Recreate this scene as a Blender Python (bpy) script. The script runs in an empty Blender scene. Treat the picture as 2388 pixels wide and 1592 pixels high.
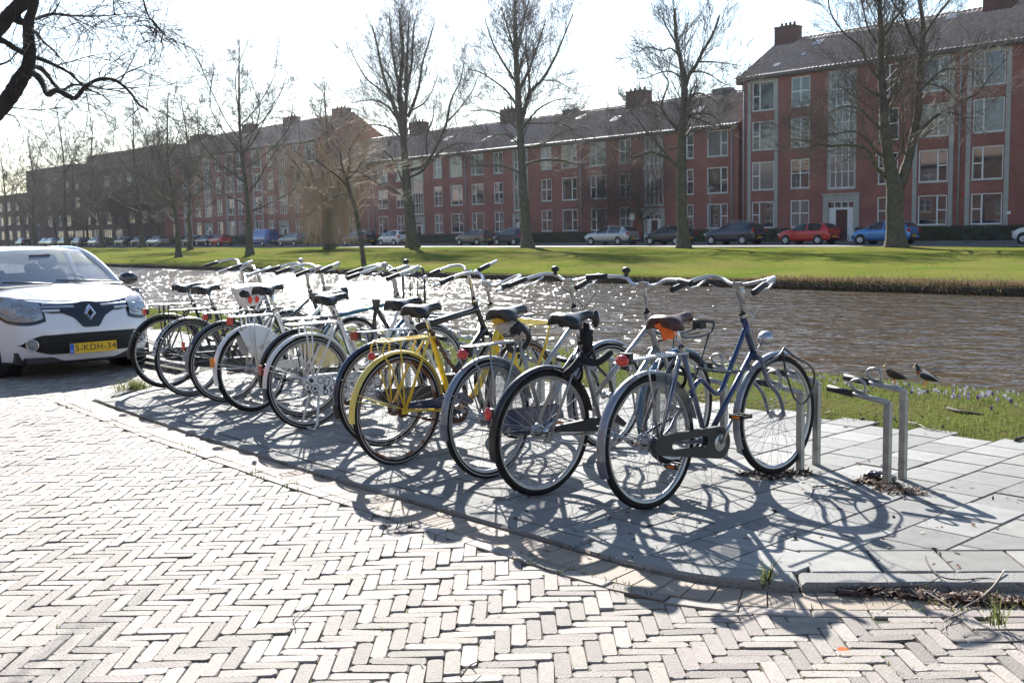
import bpy, math, random
import numpy as np
from math import sin, cos, pi, radians, atan, atan2, sqrt
from mathutils import Vector, Matrix, Euler
random.seed(7); np.random.seed(7)
SC = bpy.context.scene
COL = SC.collection

# ------------------------------------------------------------------ camera
FPX, W0, H0 = 2500., 2388., 1592.
CZ = 1.45; ROLL = radians(1.1); PITCH = atan((796-535)/FPX)
_f = np.array([0, cos(PITCH), -sin(PITCH)]); _r0 = np.array([1., 0, 0]); _u0 = np.cross(_r0, _f)
_r = _r0*cos(ROLL)-_u0*sin(ROLL); _u = _u0*cos(ROLL)+_r0*sin(ROLL)
cam = bpy.data.cameras.new('camera'); camo = bpy.data.objects.new('camera', cam); COL.objects.link(camo)
cam.sensor_width = 36; cam.lens = 36*FPX/W0; cam.clip_end = 3000; cam.clip_start = 0.05
camo.matrix_world = Matrix(((_r[0], _u[0], -_f[0], 0), (_r[1], _u[1], -_f[1], 0), (_r[2], _u[2], -_f[2], CZ), (0, 0, 0, 1)))
SC.camera = camo
# ------------------------------------------------------------------ light
SUN_EL = radians(30.5); SUN_AZ = radians(9.0)      # azimuth: degrees left of +Y
w = bpy.data.worlds.new('World'); SC.world = w; w.use_nodes = True
nt = w.node_tree; nt.nodes.clear()
sky = nt.nodes.new('ShaderNodeTexSky'); sky.sky_type = 'NISHITA'; sky.sun_disc = False
sky.sun_elevation = SUN_EL; sky.sun_rotation = -SUN_AZ; sky.air_density = 1.0; sky.dust_density = 0.3; sky.ozone_density = 1.0
bg = nt.nodes.new('ShaderNodeBackground'); bg.inputs[1].default_value = 0.085
wo = nt.nodes.new('ShaderNodeOutputWorld')
nt.links.new(sky.outputs[0], bg.inputs[0]); nt.links.new(bg.outputs[0], wo.inputs[0])
sl = bpy.data.lights.new('sun', 'SUN'); sl.energy = 5.0; sl.angle = radians(0.53); sl.color = (1.0, 0.965, 0.91)
so = bpy.data.objects.new('sun', sl); COL.objects.link(so)
sdir = Vector((-sin(SUN_AZ)*cos(SUN_EL), cos(SUN_AZ)*cos(SUN_EL), sin(SUN_EL)))
so.rotation_euler = sdir.to_track_quat('Z', 'Y').to_euler(); so.location = (-20, 60, 60)
SC.view_settings.view_transform = 'Standard'; SC.view_settings.look = 'None'
SC.view_settings.exposure = 1.35; SC.view_settings.gamma = 1.0

HAZE = 0.0001
# ------------------------------------------------------------------ canal frame
A = radians(42)
UX = np.array([-sin(A), cos(A), 0.]); NX = np.array([cos(A), sin(A), 0.])
def P(u, n, z=0.): return UX*u+NX*n+np.array([0, 0, z])
ZROT_N = A                      # local +x along N
ZROT_U = A+pi/2                 # local +x along U
def px_plane(x, y, D):          # image ray at distance D (world y)
    d = _f*FPX+_r*(x-W0/2)-_u*(y-H0/2); return np.array([0, 0, CZ])+d*(D/d[1])
def px_ground(x, y, z=0.):
    d = _f*FPX+_r*(x-W0/2)-_u*(y-H0/2); return np.array([0, 0, CZ])+d*((z-CZ)/d[2])
def px_n(x, y, n):
    d = _f*FPX+_r*(x-W0/2)-_u*(y-H0/2); C = np.array([0, 0, CZ]); t = (n-C@NX)/(d@NX); q = C+d*t
    return float(q@UX), float(q[2])

# ------------------------------------------------------------------ materials
MATS = {}
def mat(name, col, rough=.6, metal=0., noise=0., scale=20., bump=0., bscale=None, coat=0., alpha=1., trans=0., col2=None, thr=.6, m2scale=8., spec=.5, ior=1.45, rand=0., attr=None, detail=4., rough2=None, soft=.04, objspace=True, emit=None, hue=.025):
    m = bpy.data.materials.new(name); m.use_nodes = True; t = m.node_tree; b = t.nodes['Principled BSDF']
    N = t.nodes.new; L = t.links.new
    c = (*col, 1.)
    b.inputs['Base Color'].default_value = c; b.inputs['Roughness'].default_value = rough; b.inputs['Metallic'].default_value = metal
    b.inputs['Coat Weight'].default_value = coat; b.inputs['Coat Roughness'].default_value = .05
    b.inputs['Alpha'].default_value = alpha; b.inputs['Transmission Weight'].default_value = trans
    b.inputs['Specular IOR Level'].default_value = spec; b.inputs['IOR'].default_value = ior
    if emit: b.inputs['Emission Color'].default_value = (*emit, 1); b.inputs['Emission Strength'].default_value = 1
    tc = N('ShaderNodeTexCoord'); co = tc.outputs['Object'] if objspace else None
    if not objspace:
        g = N('ShaderNodeNewGeometry'); co = g.outputs['Position']
    cur = None
    def rgb(v): 
        n = N('ShaderNodeRGB'); n.outputs[0].default_value = (*v, 1); return n.outputs[0]
    cur = rgb(col)
    def noisetex(s, d=detail):
        n = N('ShaderNodeTexNoise'); n.inputs['Scale'].default_value = s; n.inputs['Detail'].default_value = d; n.inputs['Roughness'].default_value = .6
        L(co, n.inputs['Vector']); return n
    if noise > 0:
        n = noisetex(scale); mr = N('ShaderNodeMapRange'); mr.inputs[1].default_value = .3; mr.inputs[2].default_value = .7
        mr.inputs[3].default_value = 1-noise; mr.inputs[4].default_value = 1+noise; L(n.outputs[0], mr.inputs[0])
        mx = N('ShaderNodeVectorMath'); mx.operation = 'SCALE'; L(cur, mx.inputs[0]); L(mr.outputs[0], mx.inputs['Scale']); cur = mx.outputs[0]
    if rand > 0:
        oi = N('ShaderNodeObjectInfo'); src = oi.outputs['Random']
        if attr:
            at = N('ShaderNodeAttribute'); at.attribute_name = attr; src = at.outputs['Fac']
        mr = N('ShaderNodeMapRange'); mr.inputs[3].default_value = 1-rand; mr.inputs[4].default_value = 1+rand; L(src, mr.inputs[0])
        mx = N('ShaderNodeVectorMath'); mx.operation = 'SCALE'; L(cur, mx.inputs[0]); L(mr.outputs[0], mx.inputs['Scale']); cur = mx.outputs[0]
        # small hue shift
        wn = N('ShaderNodeTexWhiteNoise'); wn.noise_dimensions = '1D'; L(src, wn.inputs['W'])
        hs = N('ShaderNodeHueSaturation'); mh = N('ShaderNodeMapRange'); mh.inputs[3].default_value = .5-hue; mh.inputs[4].default_value = .5+hue; L(wn.outputs[0], mh.inputs[0])
        L(mh.outputs[0], hs.inputs['Hue']); L(cur, hs.inputs['Color']); cur = hs.outputs[0]
    if col2 is not None:
        n = noisetex(m2scale, 6.); mr = N('ShaderNodeMapRange'); mr.inputs[1].default_value = thr-soft; mr.inputs[2].default_value = thr+soft; L(n.outputs[0], mr.inputs[0])
        mx = N('ShaderNodeMix'); mx.data_type = 'RGBA'; L(mr.outputs[0], mx.inputs[0]); L(cur, mx.inputs[6]); mx.inputs[7].default_value = (*col2, 1); cur = mx.outputs[2]
        if rough2 is not None:
            mq = N('ShaderNodeMapRange'); mq.inputs[3].default_value = rough; mq.inputs[4].default_value = rough2; L(mr.outputs[0], mq.inputs[0]); L(mq.outputs[0], b.inputs['Roughness'])
            if metal > 0:
                mq = N('ShaderNodeMapRange'); mq.inputs[3].default_value = metal; mq.inputs[4].default_value = 0; L(mr.outputs[0], mq.inputs[0]); L(mq.outputs[0], b.inputs['Metallic'])
    L(cur, b.inputs['Base Color'])
    if bump > 0:
        n = noisetex(bscale or scale*3); bp = N('ShaderNodeBump'); bp.inputs['Strength'].default_value = min(1., bump); bp.inputs['Distance'].default_value = .01*max(1., bump); L(n.outputs[0], bp.inputs['Height']); L(bp.outputs[0], b.inputs['Normal'])
    MATS[name] = m; return m

RUST = (.16, .055, .02)
m_brick = mat('street_brick', (.275, .24, .208), .75, noise=.13, scale=30, bump=.6, bscale=90, rand=.30, hue=.02, col2=(.20, .17, .15), thr=.66, m2scale=25)
m_brick_j = mat('street_brick_far', (.275, .24, .208), .75, noise=.13, scale=30, bump=.6, bscale=90, rand=.30, hue=.02, attr='tint')
m_tan = mat('band_brick', (.30, .235, .18), .75, noise=.10, scale=30, bump=.4, bscale=90, rand=.10, hue=.008, attr='tint')
m_slab = mat('paving_slab', (.25, .245, .23), .8, noise=.16, scale=9, bump=.6, bscale=160, rand=.26, hue=.01, col2=(.20, .20, .19), thr=.62, m2scale=5, soft=.1)
m_slab_j = mat('paving_slab_far', (.25, .242, .222), .8, noise=.16, scale=9, bump=.6, bscale=160, rand=.26, hue=.01, attr='tint')
m_kerb = mat('kerb_concrete', (.235, .23, .215), .85, noise=.30, scale=110, bump=.7, bscale=140, rand=.08, detail=2)
m_sand = mat('joint_sand', (.12, .11, .075), .95, noise=.4, scale=14, bump=1, bscale=200, col2=(.085, .09, .04), thr=.52, m2scale=6, soft=.08, objspace=False)
m_soil = mat('soil', (.07, .052, .035), .95, noise=.5, scale=8, bump=1, bscale=60, objspace=False)
def grassmat(name, c1, c2, c3, s1, s2):
    m = bpy.data.materials.new(name); m.use_nodes = True; t = m.node_tree; b = t.nodes['Principled BSDF']; N = t.nodes.new; L = t.links.new
    g = N('ShaderNodeNewGeometry')
    def nz(s, d=6):
        n = N('ShaderNodeTexNoise'); n.inputs['Scale'].default_value = s; n.inputs['Detail'].default_value = d; n.inputs['Roughness'].default_value = .65; L(g.outputs['Position'], n.inputs['Vector']); return n.outputs[0]
    def mix(f, a, bb, lo, hi):
        mr = N('ShaderNodeMapRange'); mr.inputs[1].default_value = lo; mr.inputs[2].default_value = hi; L(f, mr.inputs[0])
        mx = N('ShaderNodeMix'); mx.data_type = 'RGBA'; L(mr.outputs[0], mx.inputs[0])
        for k, v in ((6, a), (7, bb)):
            if isinstance(v, tuple): mx.inputs[k].default_value = (*v, 1)
            else: L(v, mx.inputs[k])
        return mx.outputs[2]
    c = mix(nz(s1), c1, c2, .38, .62); c = mix(nz(s2), c, c3, .5, .72)
    L(c, b.inputs['Base Color']); b.inputs['Roughness'].default_value = .9
    b.inputs['Specular IOR Level'].default_value = .0
    bp = N('ShaderNodeBump'); bp.inputs['Strength'].default_value = 1; bp.inputs['Distance'].default_value = .05
    L(nz(s1*12, 4), bp.inputs['Height']); L(bp.outputs[0], b.inputs['Normal'])
    MATS[name] = m; return m
m_lawn = grassmat('lawn', (.10, .135, .024), (.165, .165, .042), (.16, .13, .055), .35, .12)
m_lawn_near = grassmat('near_lawn', (.10, .12, .03), (.12, .12, .04), (.11, .08, .05), 1.5, 2.5)
def translucent(m, f=.45):
    t = m.node_tree; b = t.nodes['Principled BSDF']; o = t.nodes['Material Output']; tr = t.nodes.new('ShaderNodeBsdfTranslucent'); mx = t.nodes.new('ShaderNodeMixShader'); mx.inputs[0].default_value = f
    t.links.new(b.inputs['Base Color'].links[0].from_socket, tr.inputs[0]); t.links.new(b.outputs[0], mx.inputs[1]); t.links.new(tr.outputs[0], mx.inputs[2]); t.links.new(mx.outputs[0], o.inputs[0]); return m
m_blade = translucent(mat('grass_blade', (.135, .16, .05), .6, rand=.35, attr='tint', spec=.3, hue=.02))
m_bladef = translucent(mat('bank_grass_blade', (.15, .17, .045), .7, rand=.35, attr='tint', spec=.2, hue=.02))
m_dry = translucent(mat('dry_reed', (.20, .145, .085), .85, rand=.4, attr='tint', spec=.2, hue=.015), .35)
m_asph = mat('asphalt', (.12, .12, .12), .8, noise=.15, scale=3, objspace=False)
m_hedge = mat('hedge_leaves', (.028, .038, .014), .7, noise=.5, scale=3, bump=1, bscale=15, col2=(.05, .04, .02), thr=.55, m2scale=6, objspace=False)
m_bark = mat('bark', (.10, .085, .065), .9, noise=.4, scale=4, bump=1, bscale=18, col2=(.07, .085, .025), thr=.60, m2scale=2.2, soft=.08)
m_twig = mat('twigs', (.13, .105, .085), .8)
m_twig_w = mat('willow_twigs', (.38, .28, .18), .7)
m_bark_d = mat('dark_bark', (.035, .03, .026), .9, noise=.4, scale=8, bump=1, bscale=30)

# building materials
def wallmat(name, c1, c2, mortar, scale=1.):
    m = bpy.data.materials.new(name); m.use_nodes = True; t = m.node_tree; b = t.nodes['Principled BSDF']; N = t.nodes.new; L = t.links.new
    tc = N('ShaderNodeTexCoord'); sp = N('ShaderNodeSeparateXYZ'); cb = N('ShaderNodeCombineXYZ'); L(tc.outputs['Object'], sp.inputs[0])
    ad = N('ShaderNodeMath'); ad.operation = 'ADD'; L(sp.outputs[0], ad.inputs[0]); L(sp.outputs[1], ad.inputs[1]); L(ad.outputs[0], cb.inputs[0]); L(sp.outputs[2], cb.inputs[1])
    br = N('ShaderNodeTexBrick'); L(cb.outputs[0], br.inputs['Vector']); br.inputs['Scale'].default_value = scale
    br.inputs['Color1'].default_value = (*c1, 1); br.inputs['Color2'].default_value = (*c2, 1); br.inputs['Mortar'].default_value = (*mortar, 1)
    br.inputs['Brick Width'].default_value = .22; br.inputs['Row Height'].default_value = .065; br.inputs['Mortar Size'].default_value = .008
    n = N('ShaderNodeTexNoise'); n.inputs['Scale'].default_value = .6; n.inputs['Detail'].default_value = 5; L(tc.outputs['Object'], n.inputs['Vector'])
    mr = N('ShaderNodeMapRange'); mr.inputs[1].default_value = .3; mr.inputs[2].default_value = .7; mr.inputs[3].default_value = .8; mr.inputs[4].default_value = 1.2; L(n.outputs[0], mr.inputs[0])
    mx = N('ShaderNodeVectorMath'); mx.operation = 'SCALE'; L(br.outputs[0], mx.inputs[0]); L(mr.outputs[0], mx.inputs['Scale']); L(mx.outputs[0], b.inputs['Base Color'])
    b.inputs['Roughness'].default_value = .9
    return m
m_wall = wallmat('red_brick_wall', (.36, .125, .10), (.27, .085, .075), (.27, .17, .14))
m_wall2 = wallmat('brown_brick_wall', (.16, .085, .065), (.12, .06, .05), (.13, .09, .08))
m_roof = mat('pantile', (.34, .25, .20), .5, noise=.3, scale=3, bump=.5, bscale=30, rand=.0)
m_frame = mat('white_window_frame', (.8, .8, .79), .5)
m_conc = mat('pale_concrete', (.42, .41, .38), .85, noise=.12, scale=2)
m_pane = mat('window_glass', (.02, .028, .04), .03, spec=1.0, ior=1.6, noise=.5, scale=.7)
m_pane_c = mat('curtained_glass', (.13, .14, .15), .08, spec=1.0, ior=1.5, noise=.3, scale=.6)
m_door = mat('door_wood', (.09, .02, .02), .4)
m_gut = mat('gutter', (.14, .13, .12), .6)
m_pipe = mat('down_pipe_zinc', (.3, .32, .35), .5)
m_chim = wallmat('chimney_brick', (.15, .065, .055), (.11, .05, .045), (.1, .08, .07))
m_lead = mat('lead', (.10, .11, .14), .6)

# metals etc.
m_steel = mat('galvanised_steel', (.36, .36, .35), .5, metal=.75, noise=.25, scale=14, bump=.2)
m_chrome = mat('chrome', (.58, .58, .6), .16, metal=1, col2=RUST, thr=.72, m2scale=40, rough2=.8)
m_alu = mat('dull_alloy', (.42, .42, .43), .34, metal=1, noise=.15, scale=30)
m_rim = mat('rim_alloy', (.40, .40, .41), .38, metal=.9, noise=.1, scale=20)
m_rimr = mat('rusty_rim', (.45, .43, .42), .4, metal=.8, col2=RUST, thr=.48, m2scale=10, rough2=.85, soft=.08)
m_spoke = mat('spoke_steel', (.6, .6, .61), .25, metal=1)
m_rubber = mat('tyre_rubber', (.012, .0115, .012), .78, spec=.3, noise=.3, scale=15, bump=.3, bscale=60, col2=(.07, .065, .06), thr=.66, m2scale=9, soft=.12)
m_stripe = mat('reflective_stripe', (.45, .45, .46), .5)
m_black = mat('black_paint', (.018, .018, .02), .35, coat=.4, col2=(.14, .08, .05), thr=.76, m2scale=25, rough2=.8)
m_blackp = mat('black_plastic', (.022, .022, .024), .42, noise=.2, scale=20)
m_grip = mat('rubber_grip', (.02, .02, .022), .55)
m_saddle = mat('saddle_vinyl', (.02, .021, .024), .34, noise=.15, scale=25, bump=.15, bscale=120)
m_saddleg = mat('grey_saddle', (.05, .052, .058), .42, bump=.15, bscale=120)
m_saddleb = mat('brown_saddle', (.075, .035, .03), .35, bump=.15, bscale=100)
m_red = mat('red_lens', (.55, .02, .015), .15, spec=.8, coat=.6)
m_dred = mat('dark_red_lens', (.30, .01, .012), .2, coat=.5)
m_lens = mat('clear_lens', (.65, .66, .68), .08, spec=1, coat=.8)
m_orange = mat('orange_cloth', (.85, .16, .03), .8, noise=.2, scale=30)
m_ambr = mat('amber_lens', (.75, .22, .02), .2, coat=.5)
m_whitep = mat('worn_white_paint', (.74, .72, .68), .38, coat=.3, col2=RUST, thr=.68, m2scale=14, rough2=.85)
m_white = mat('white_enamel', (.74, .74, .74), .3, coat=.4, noise=.05, scale=8, col2=(.34, .27, .20), thr=.64, m2scale=11, rough2=.7, soft=.08)
m_yellow = mat('yellow_paint', (.72, .50, .03), .35, coat=.3, col2=RUST, thr=.69, m2scale=16, rough2=.85)
m_yellow2 = mat('pale_yellow_paint', (.70, .58, .14), .4, coat=.2, col2=RUST, thr=.72, m2scale=12, rough2=.85)
m_navy = mat('navy_enamel', (.015, .025, .07), .22, coat=.7, col2=(.12, .11, .10), thr=.66, m2scale=14, rough2=.8, soft=.06)
m_blue = mat('deep_blue_paint', (.018, .034, .10), .28, coat=.7, metal=.3, col2=(.16, .10, .09), thr=.70, m2scale=15, rough2=.7)
m_slate = mat('slate_lilac_paint', (.13, .14, .20), .35, metal=.5, coat=.3, noise=.15, scale=10, col2=RUST, thr=.74, m2scale=20, rough2=.8)
m_slated = mat('dark_slate_paint', (.05, .06, .08), .35, coat=.4, metal=.3)
m_teal = mat('teal_paint', (.02, .12, .19), .3, coat=.5, metal=.3)
m_mblue = mat('mid_blue_enamel', (.07, .16, .26), .35, coat=.3)
m_silver = mat('silver_paint', (.33, .33, .33), .36, metal=.7, coat=.2, noise=.08, scale=10, col2=RUST, thr=.74, m2scale=16, rough2=.8)
m_guard = mat('silver_mudguard', (.27, .29, .33), .35, metal=.6, noise=.1, scale=8, col2=(.16, .13, .10), thr=.60, m2scale=9, rough2=.8, soft=.12)
m_chainrust = mat('rusty_chain', (.12, .05, .028), .8, noise=.4, scale=60, metal=.3)
def smoky(name, col, a, rough=.15):
    m = mat(name, col, rough, alpha=a, spec=.8); return m
m_smoke = smoky('smoky_plastic', (.13, .13, .14), .42)
m_yfilm = smoky('yellowed_plastic', (.62, .52, .24), .8)
# checker tape & floral print
def checkmat():
    m = bpy.data.materials.new('checker_tape'); m.use_nodes = True; t = m.node_tree; b = t.nodes['Principled BSDF']
    tc = t.nodes.new('ShaderNodeTexCoord'); ck = t.nodes.new('ShaderNodeTexChecker'); ck.inputs['Scale'].default_value = 42
    ck.inputs[1].default_value = (.02, .02, .022, 1); ck.inputs[2].default_value = (.7, .7, .7, 1)
    t.links.new(tc.outputs['Object'], ck.inputs[0]); t.links.new(ck.outputs[0], b.inputs['Base Color']); b.inputs['Roughness'].default_value = .3
    return m
m_check = checkmat()
def floralmat():
    m = bpy.data.materials.new('floral_print'); m.use_nodes = True; t = m.node_tree; b = t.nodes['Principled BSDF']; N = t.nodes.new; L = t.links.new
    tc = N('ShaderNodeTexCoord'); v = N('ShaderNodeTexVoronoi'); v.inputs['Scale'].default_value = 17; L(tc.outputs['Object'], v.inputs['Vector'])
    a = N('ShaderNodeMath'); a.operation = 'MULTIPLY'; a.inputs[1].default_value = 17; L(v.outputs['Distance'], a.inputs[0])
    s = N('ShaderNodeMath'); s.operation = 'SINE'; L(a.outputs[0], s.inputs[0])
    g = N('ShaderNodeMath'); g.operation = 'GREATER_THAN'; g.inputs[1].default_value = .72; L(s.outputs[0], g.inputs[0])
    c = N('ShaderNodeMath'); c.operation = 'LESS_THAN'; c.inputs[1].default_value = .22; L(v.outputs['Distance'], c.inputs[0])
    mx0 = N('ShaderNodeMath'); mx0.operation = 'MAXIMUM'; L(g.outputs[0], mx0.inputs[0]); L(c.outputs[0], mx0.inputs[1])
    mx = N('ShaderNodeMix'); mx.data_type = 'RGBA'; mx.inputs[6].default_value = (.75, .75, .74, 1); mx.inputs[7].default_value = (.03, .03, .035, 1)
    L(mx0.outputs[0], mx.inputs[0]); L(mx.outputs[2], b.inputs['Base Color']); b.inputs['Roughness'].default_value = .35
    return m
m_floral = floralmat()

# ------------------------------------------------------------------ mesh helpers
def tag(o, label=None, cat=None, group=None, kind=None):
    if label: o['label'] = label
    if cat: o['category'] = cat
    if group: o['group'] = group
    if kind: o['kind'] = kind
    return o
def empty(name, loc=(0, 0, 0), rz=0., label=None, cat=None, group=None):
    o = bpy.data.objects.new(name, None); COL.objects.link(o); o.location = loc; o.rotation_euler = (0, 0, rz); o.empty_display_size = .1
    return tag(o, label, cat, group)
def link(name, me, parent=None):
    o = bpy.data.objects.new(name, me); COL.objects.link(o)
    if parent is not None: o.parent = parent
    return o
def copy_tree(o, parent=None):
    c = o.copy(); COL.objects.link(c)
    if parent is not None: c.parent = parent
    for ch in KIDS.get(o.name, []): copy_tree(bpy.data.objects[ch], c)
    return c
KIDS = {}
def kids_index():
    KIDS.clear()
    for o in bpy.data.objects:
        if o.parent: KIDS.setdefault(o.parent.name, []).append(o.name)
def fastmesh(name, V, Q, mats, smooth=False, attr=None, T=None):
    """V Nx3, Q Mx4 quads, T Kx3 tris, attr per-face float -> 'tint'"""
    me = bpy.data.meshes.new(name); V = np.asarray(V, np.float32)
    Q = np.zeros((0, 4), int) if Q is None else np.asarray(Q, int)
    T = np.zeros((0, 3), int) if T is None else np.asarray(T, int)
    me.vertices.add(len(V)); me.vertices.foreach_set('co', V.ravel())
    nl = Q.size+T.size; me.loops.add(nl); me.loops.foreach_set('vertex_index', np.concatenate([Q.ravel(), T.ravel()]).astype(np.int32))
    npoly = len(Q)+len(T); me.polygons.add(npoly)
    st = np.concatenate([np.arange(len(Q))*4, Q.size+np.arange(len(T))*3]).astype(np.int32)
    me.polygons.foreach_set('loop_start', st)
    me.polygons.foreach_set('loop_total', np.concatenate([np.full(len(Q), 4), np.full(len(T), 3)]).astype(np.int32))
    if smooth: me.polygons.foreach_set('use_smooth', np.ones(npoly, bool))
    for m in (mats if isinstance(mats, (list, tuple)) else [mats]): me.materials.append(m)
    if attr is not None:
        a = me.attributes.new('tint', 'FLOAT', 'FACE'); a.data.foreach_set('value', np.asarray(attr, np.float32))
    me.update(calc_edges=True); return me
class MB:
    def __init__(s): s.v = []; s.f = []; s.m = []; s.s = []
    def add(s, vs, fs, mi=0, sm=True):
        b = len(s.v); s.v.extend([tuple(map(float, p)) for p in vs]); s.f.extend([tuple(i+b for i in f) for f in fs]); s.m.extend([mi]*len(fs)); s.s.extend([sm]*len(fs)); return s
    def box(s, c, d, rz=0., mi=0, R=None):
        x, y, z = [q/2 for q in d]; vs = [(i*x, j*y, k*z) for k in (-1, 1) for j in (-1, 1) for i in (-1, 1)]
        if R is None: R = Matrix.Rotation(rz, 3, 'Z')
        vs = [tuple(R @ Vector(v)+Vector(c)) for v in vs]
        return s.add(vs, [(0, 2, 3, 1), (4, 5, 7, 6), (0, 1, 5, 4), (2, 6, 7, 3), (0, 4, 6, 2), (1, 3, 7, 5)], mi, False)
    def box2(s, a, b, mi=0):
        return s.box([(a[i]+b[i])/2 for i in range(3)], [abs(b[i]-a[i]) for i in range(3)], mi=mi)
    def tube(s, pts, r, n=8, closed=False, mi=0, cap=True, flat=None, tw=None):
        p = [Vector(q) for q in pts]; k = len(p)
        rr = [r]*k if not hasattr(r, '__len__') else list(r)
        T = []
        for i in range(k):
            if closed: t = p[(i+1) % k]-p[i-1]
            else: t = p[min(i+1, k-1)]-p[max(i-1, 0)]
            T.append(t.normalized() if t.length > 1e-9 else Vector((0, 0, 1)))
        up = Vector(tw) if tw is not None else (Vector((0, 0, 1)) if abs(T[0].z) < .9 else Vector((1, 0, 0)))
        nrm = (up-T[0]*up.dot(T[0])).normalized(); vs = []
        for i in range(k):
            nrm = (nrm-T[i]*nrm.dot(T[i])).normalized(); bi = T[i].cross(nrm)
            for j in range(n):
                a = 2*pi*j/n; fl = flat if flat else 1.
                vs.append(p[i]+nrm*(cos(a)*rr[i]*fl)+bi*(sin(a)*rr[i]))
        fs = []
        for i in range(k if closed else k-1):
            for j in range(n):
                a, b2 = i*n+j, i*n+(j+1) % n; c, d = ((i+1) % k)*n+(j+1) % n, ((i+1) % k)*n+j; fs.append((a, d, c, b2))
        if cap and not closed: fs.append(tuple(range(n))); fs.append(tuple(range(k*n-1, (k-1)*n-1, -1)))
        return s.add(vs, fs, mi)
    def lathe(s, prof, c=(0, 0, 0), axis=(0, 1, 0), n=24, mi=0, a0=0., a1=2*pi):
        """prof: list of (r, h) along axis"""
        ax = Vector(axis).normalized(); e1 = ax.orthogonal().normalized()
        if abs(ax.y) > .99: e1 = Vector((1, 0, 0))
        e2 = ax.cross(e1); full = abs(a1-a0-2*pi) < 1e-6; m = n if full else n+1; vs = []
        for i in range(m):
            a = a0+(a1-a0)*i/n
            for r_, h in prof: vs.append(Vector(c)+e1*(r_*cos(a))+e2*(r_*sin(a))+ax*h)
        k = len(prof); fs = []
        for i in range(n):
            i2 = (i+1) % m
            for j in range(k-1): fs.append((i*k+j, i*k+j+1, i2*k+j+1, i2*k+j))
        return s.add(vs, fs, mi)
    def ball(s, c, r, n=12, mi=0, sc=(1, 1, 1), R=None):
        vs = []; fs = []; h = max(4, n//2)
        for i in range(h+1):
            th = pi*i/h
            for j in range(n):
                a = 2*pi*j/n; v = Vector((sin(th)*cos(a)*r*sc[0], sin(th)*sin(a)*r*sc[1], cos(th)*r*sc[2]))
                if R is not None: v = R @ v
                vs.append(v+Vector(c))
        for i in range(h):
            for j in range(n): fs.append((i*n+j, (i+1)*n+j, (i+1)*n+(j+1) % n, i*n+(j+1) % n))
        return s.add(vs, fs, mi)
    def prism(s, poly, h0, h1, M=None, mi=0):
        """poly in xy, extruded z h0..h1, mapped by function M"""
        k = len(poly); vs = [(x, y, h0) for x, y in poly]+[(x, y, h1) for x, y in poly]
        if M: vs = [M(v) for v in vs]
        fs = [tuple(range(k-1, -1, -1)), tuple(range(k, 2*k))]+[(i, (i+1) % k, k+(i+1) % k, k+i) for i in range(k)]
        return s.add(vs, fs, mi, False)
    def grid(s, G, mi=0, sm=True, closeu=False, closev=False):
        nu, nv = len(G), len(G[0]); vs = [G[i][j] for i in range(nu) for j in range(nv)]; fs = []
        for i in range(nu if closeu else nu-1):
            for j in range(nv if closev else nv-1):
                fs.append((i*nv+j, ((i+1) % nu)*nv+j, ((i+1) % nu)*nv+(j+1) % nv, i*nv+(j+1) % nv))
        return s.add(vs, fs, mi, sm)
    def xf(s, fn): s.v = [tuple(fn(p)) for p in s.v]; return s
    def mesh(s, name, mats):
        me = bpy.data.meshes.new(name); me.from_pydata(s.v, [], s.f)
        for m in (mats if isinstance(mats, (list, tuple)) else [mats]): me.materials.append(m)
        me.polygons.foreach_set('material_index', s.m); me.polygons.foreach_set('use_smooth', s.s); me.update(); return me
    def build(s, name, mats, parent=None): return link(name, s.mesh(name, mats), parent)
def arc(c, r, a0, a1, n=12, plane='xz'):
    out = []
    for i in range(n+1):
        a = a0+(a1-a0)*i/n
        if plane == 'xz': out.append((c[0]+r*cos(a), c[1], c[2]+r*sin(a)))
        else: out.append((c[0]+r*cos(a), c[1]+r*sin(a), c[2]))
    return out
def spline(pts, k=6):
    p = [np.array(q, float) for q in pts]; out = []
    for i in range(len(p)-1):
        p0 = p[max(i-1, 0)]; p1 = p[i]; p2 = p[i+1]; p3 = p[min(i+2, len(p)-1)]
        for j in range(k):
            t = j/k; out.append(.5*((2*p1)+(-p0+p2)*t+(2*p0-5*p1+4*p2-p3)*t*t+(-p0+3*p1-3*p2+p3)*t**3))
    out.append(p[-1]); return out

# ================================================================== TERRAIN
def sstep(x): x = min(1., max(0., x)); return x*x*(3-2*x)
def zr(u, n):
    return -0.02-.022*sstep((3.3-u)/1.0)-.07*sstep((u-9.6)/1.4)
def zrv(u, n):
    ss = lambda x: np.clip(x, 0, 1)**2*(3-2*np.clip(x, 0, 1))
    return -0.02-.022*ss((3.3-u)/1.0)-.07*ss((u-9.6)/1.4)+.0035*np.sin(u*2.1+n*.7)*np.cos(n*1.9-u*.6)-.002
def strip(name, prof, us, m, label=None, jitter=None):
    """profile of (n,z) extruded along canal"""
    G = [[tuple(P(u, n, z if jitter is None else z+jitter(u, n))) for n, z in prof] for u in us]
    mb = MB(); mb.grid(G)
    o = mb.build(name, m); tag(o, kind='structure'); return o
US = [-400, -200, -120, -80]+list(np.arange(-60, 260, 4))+[280, 320, 400, 520, 700, 1000]
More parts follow.
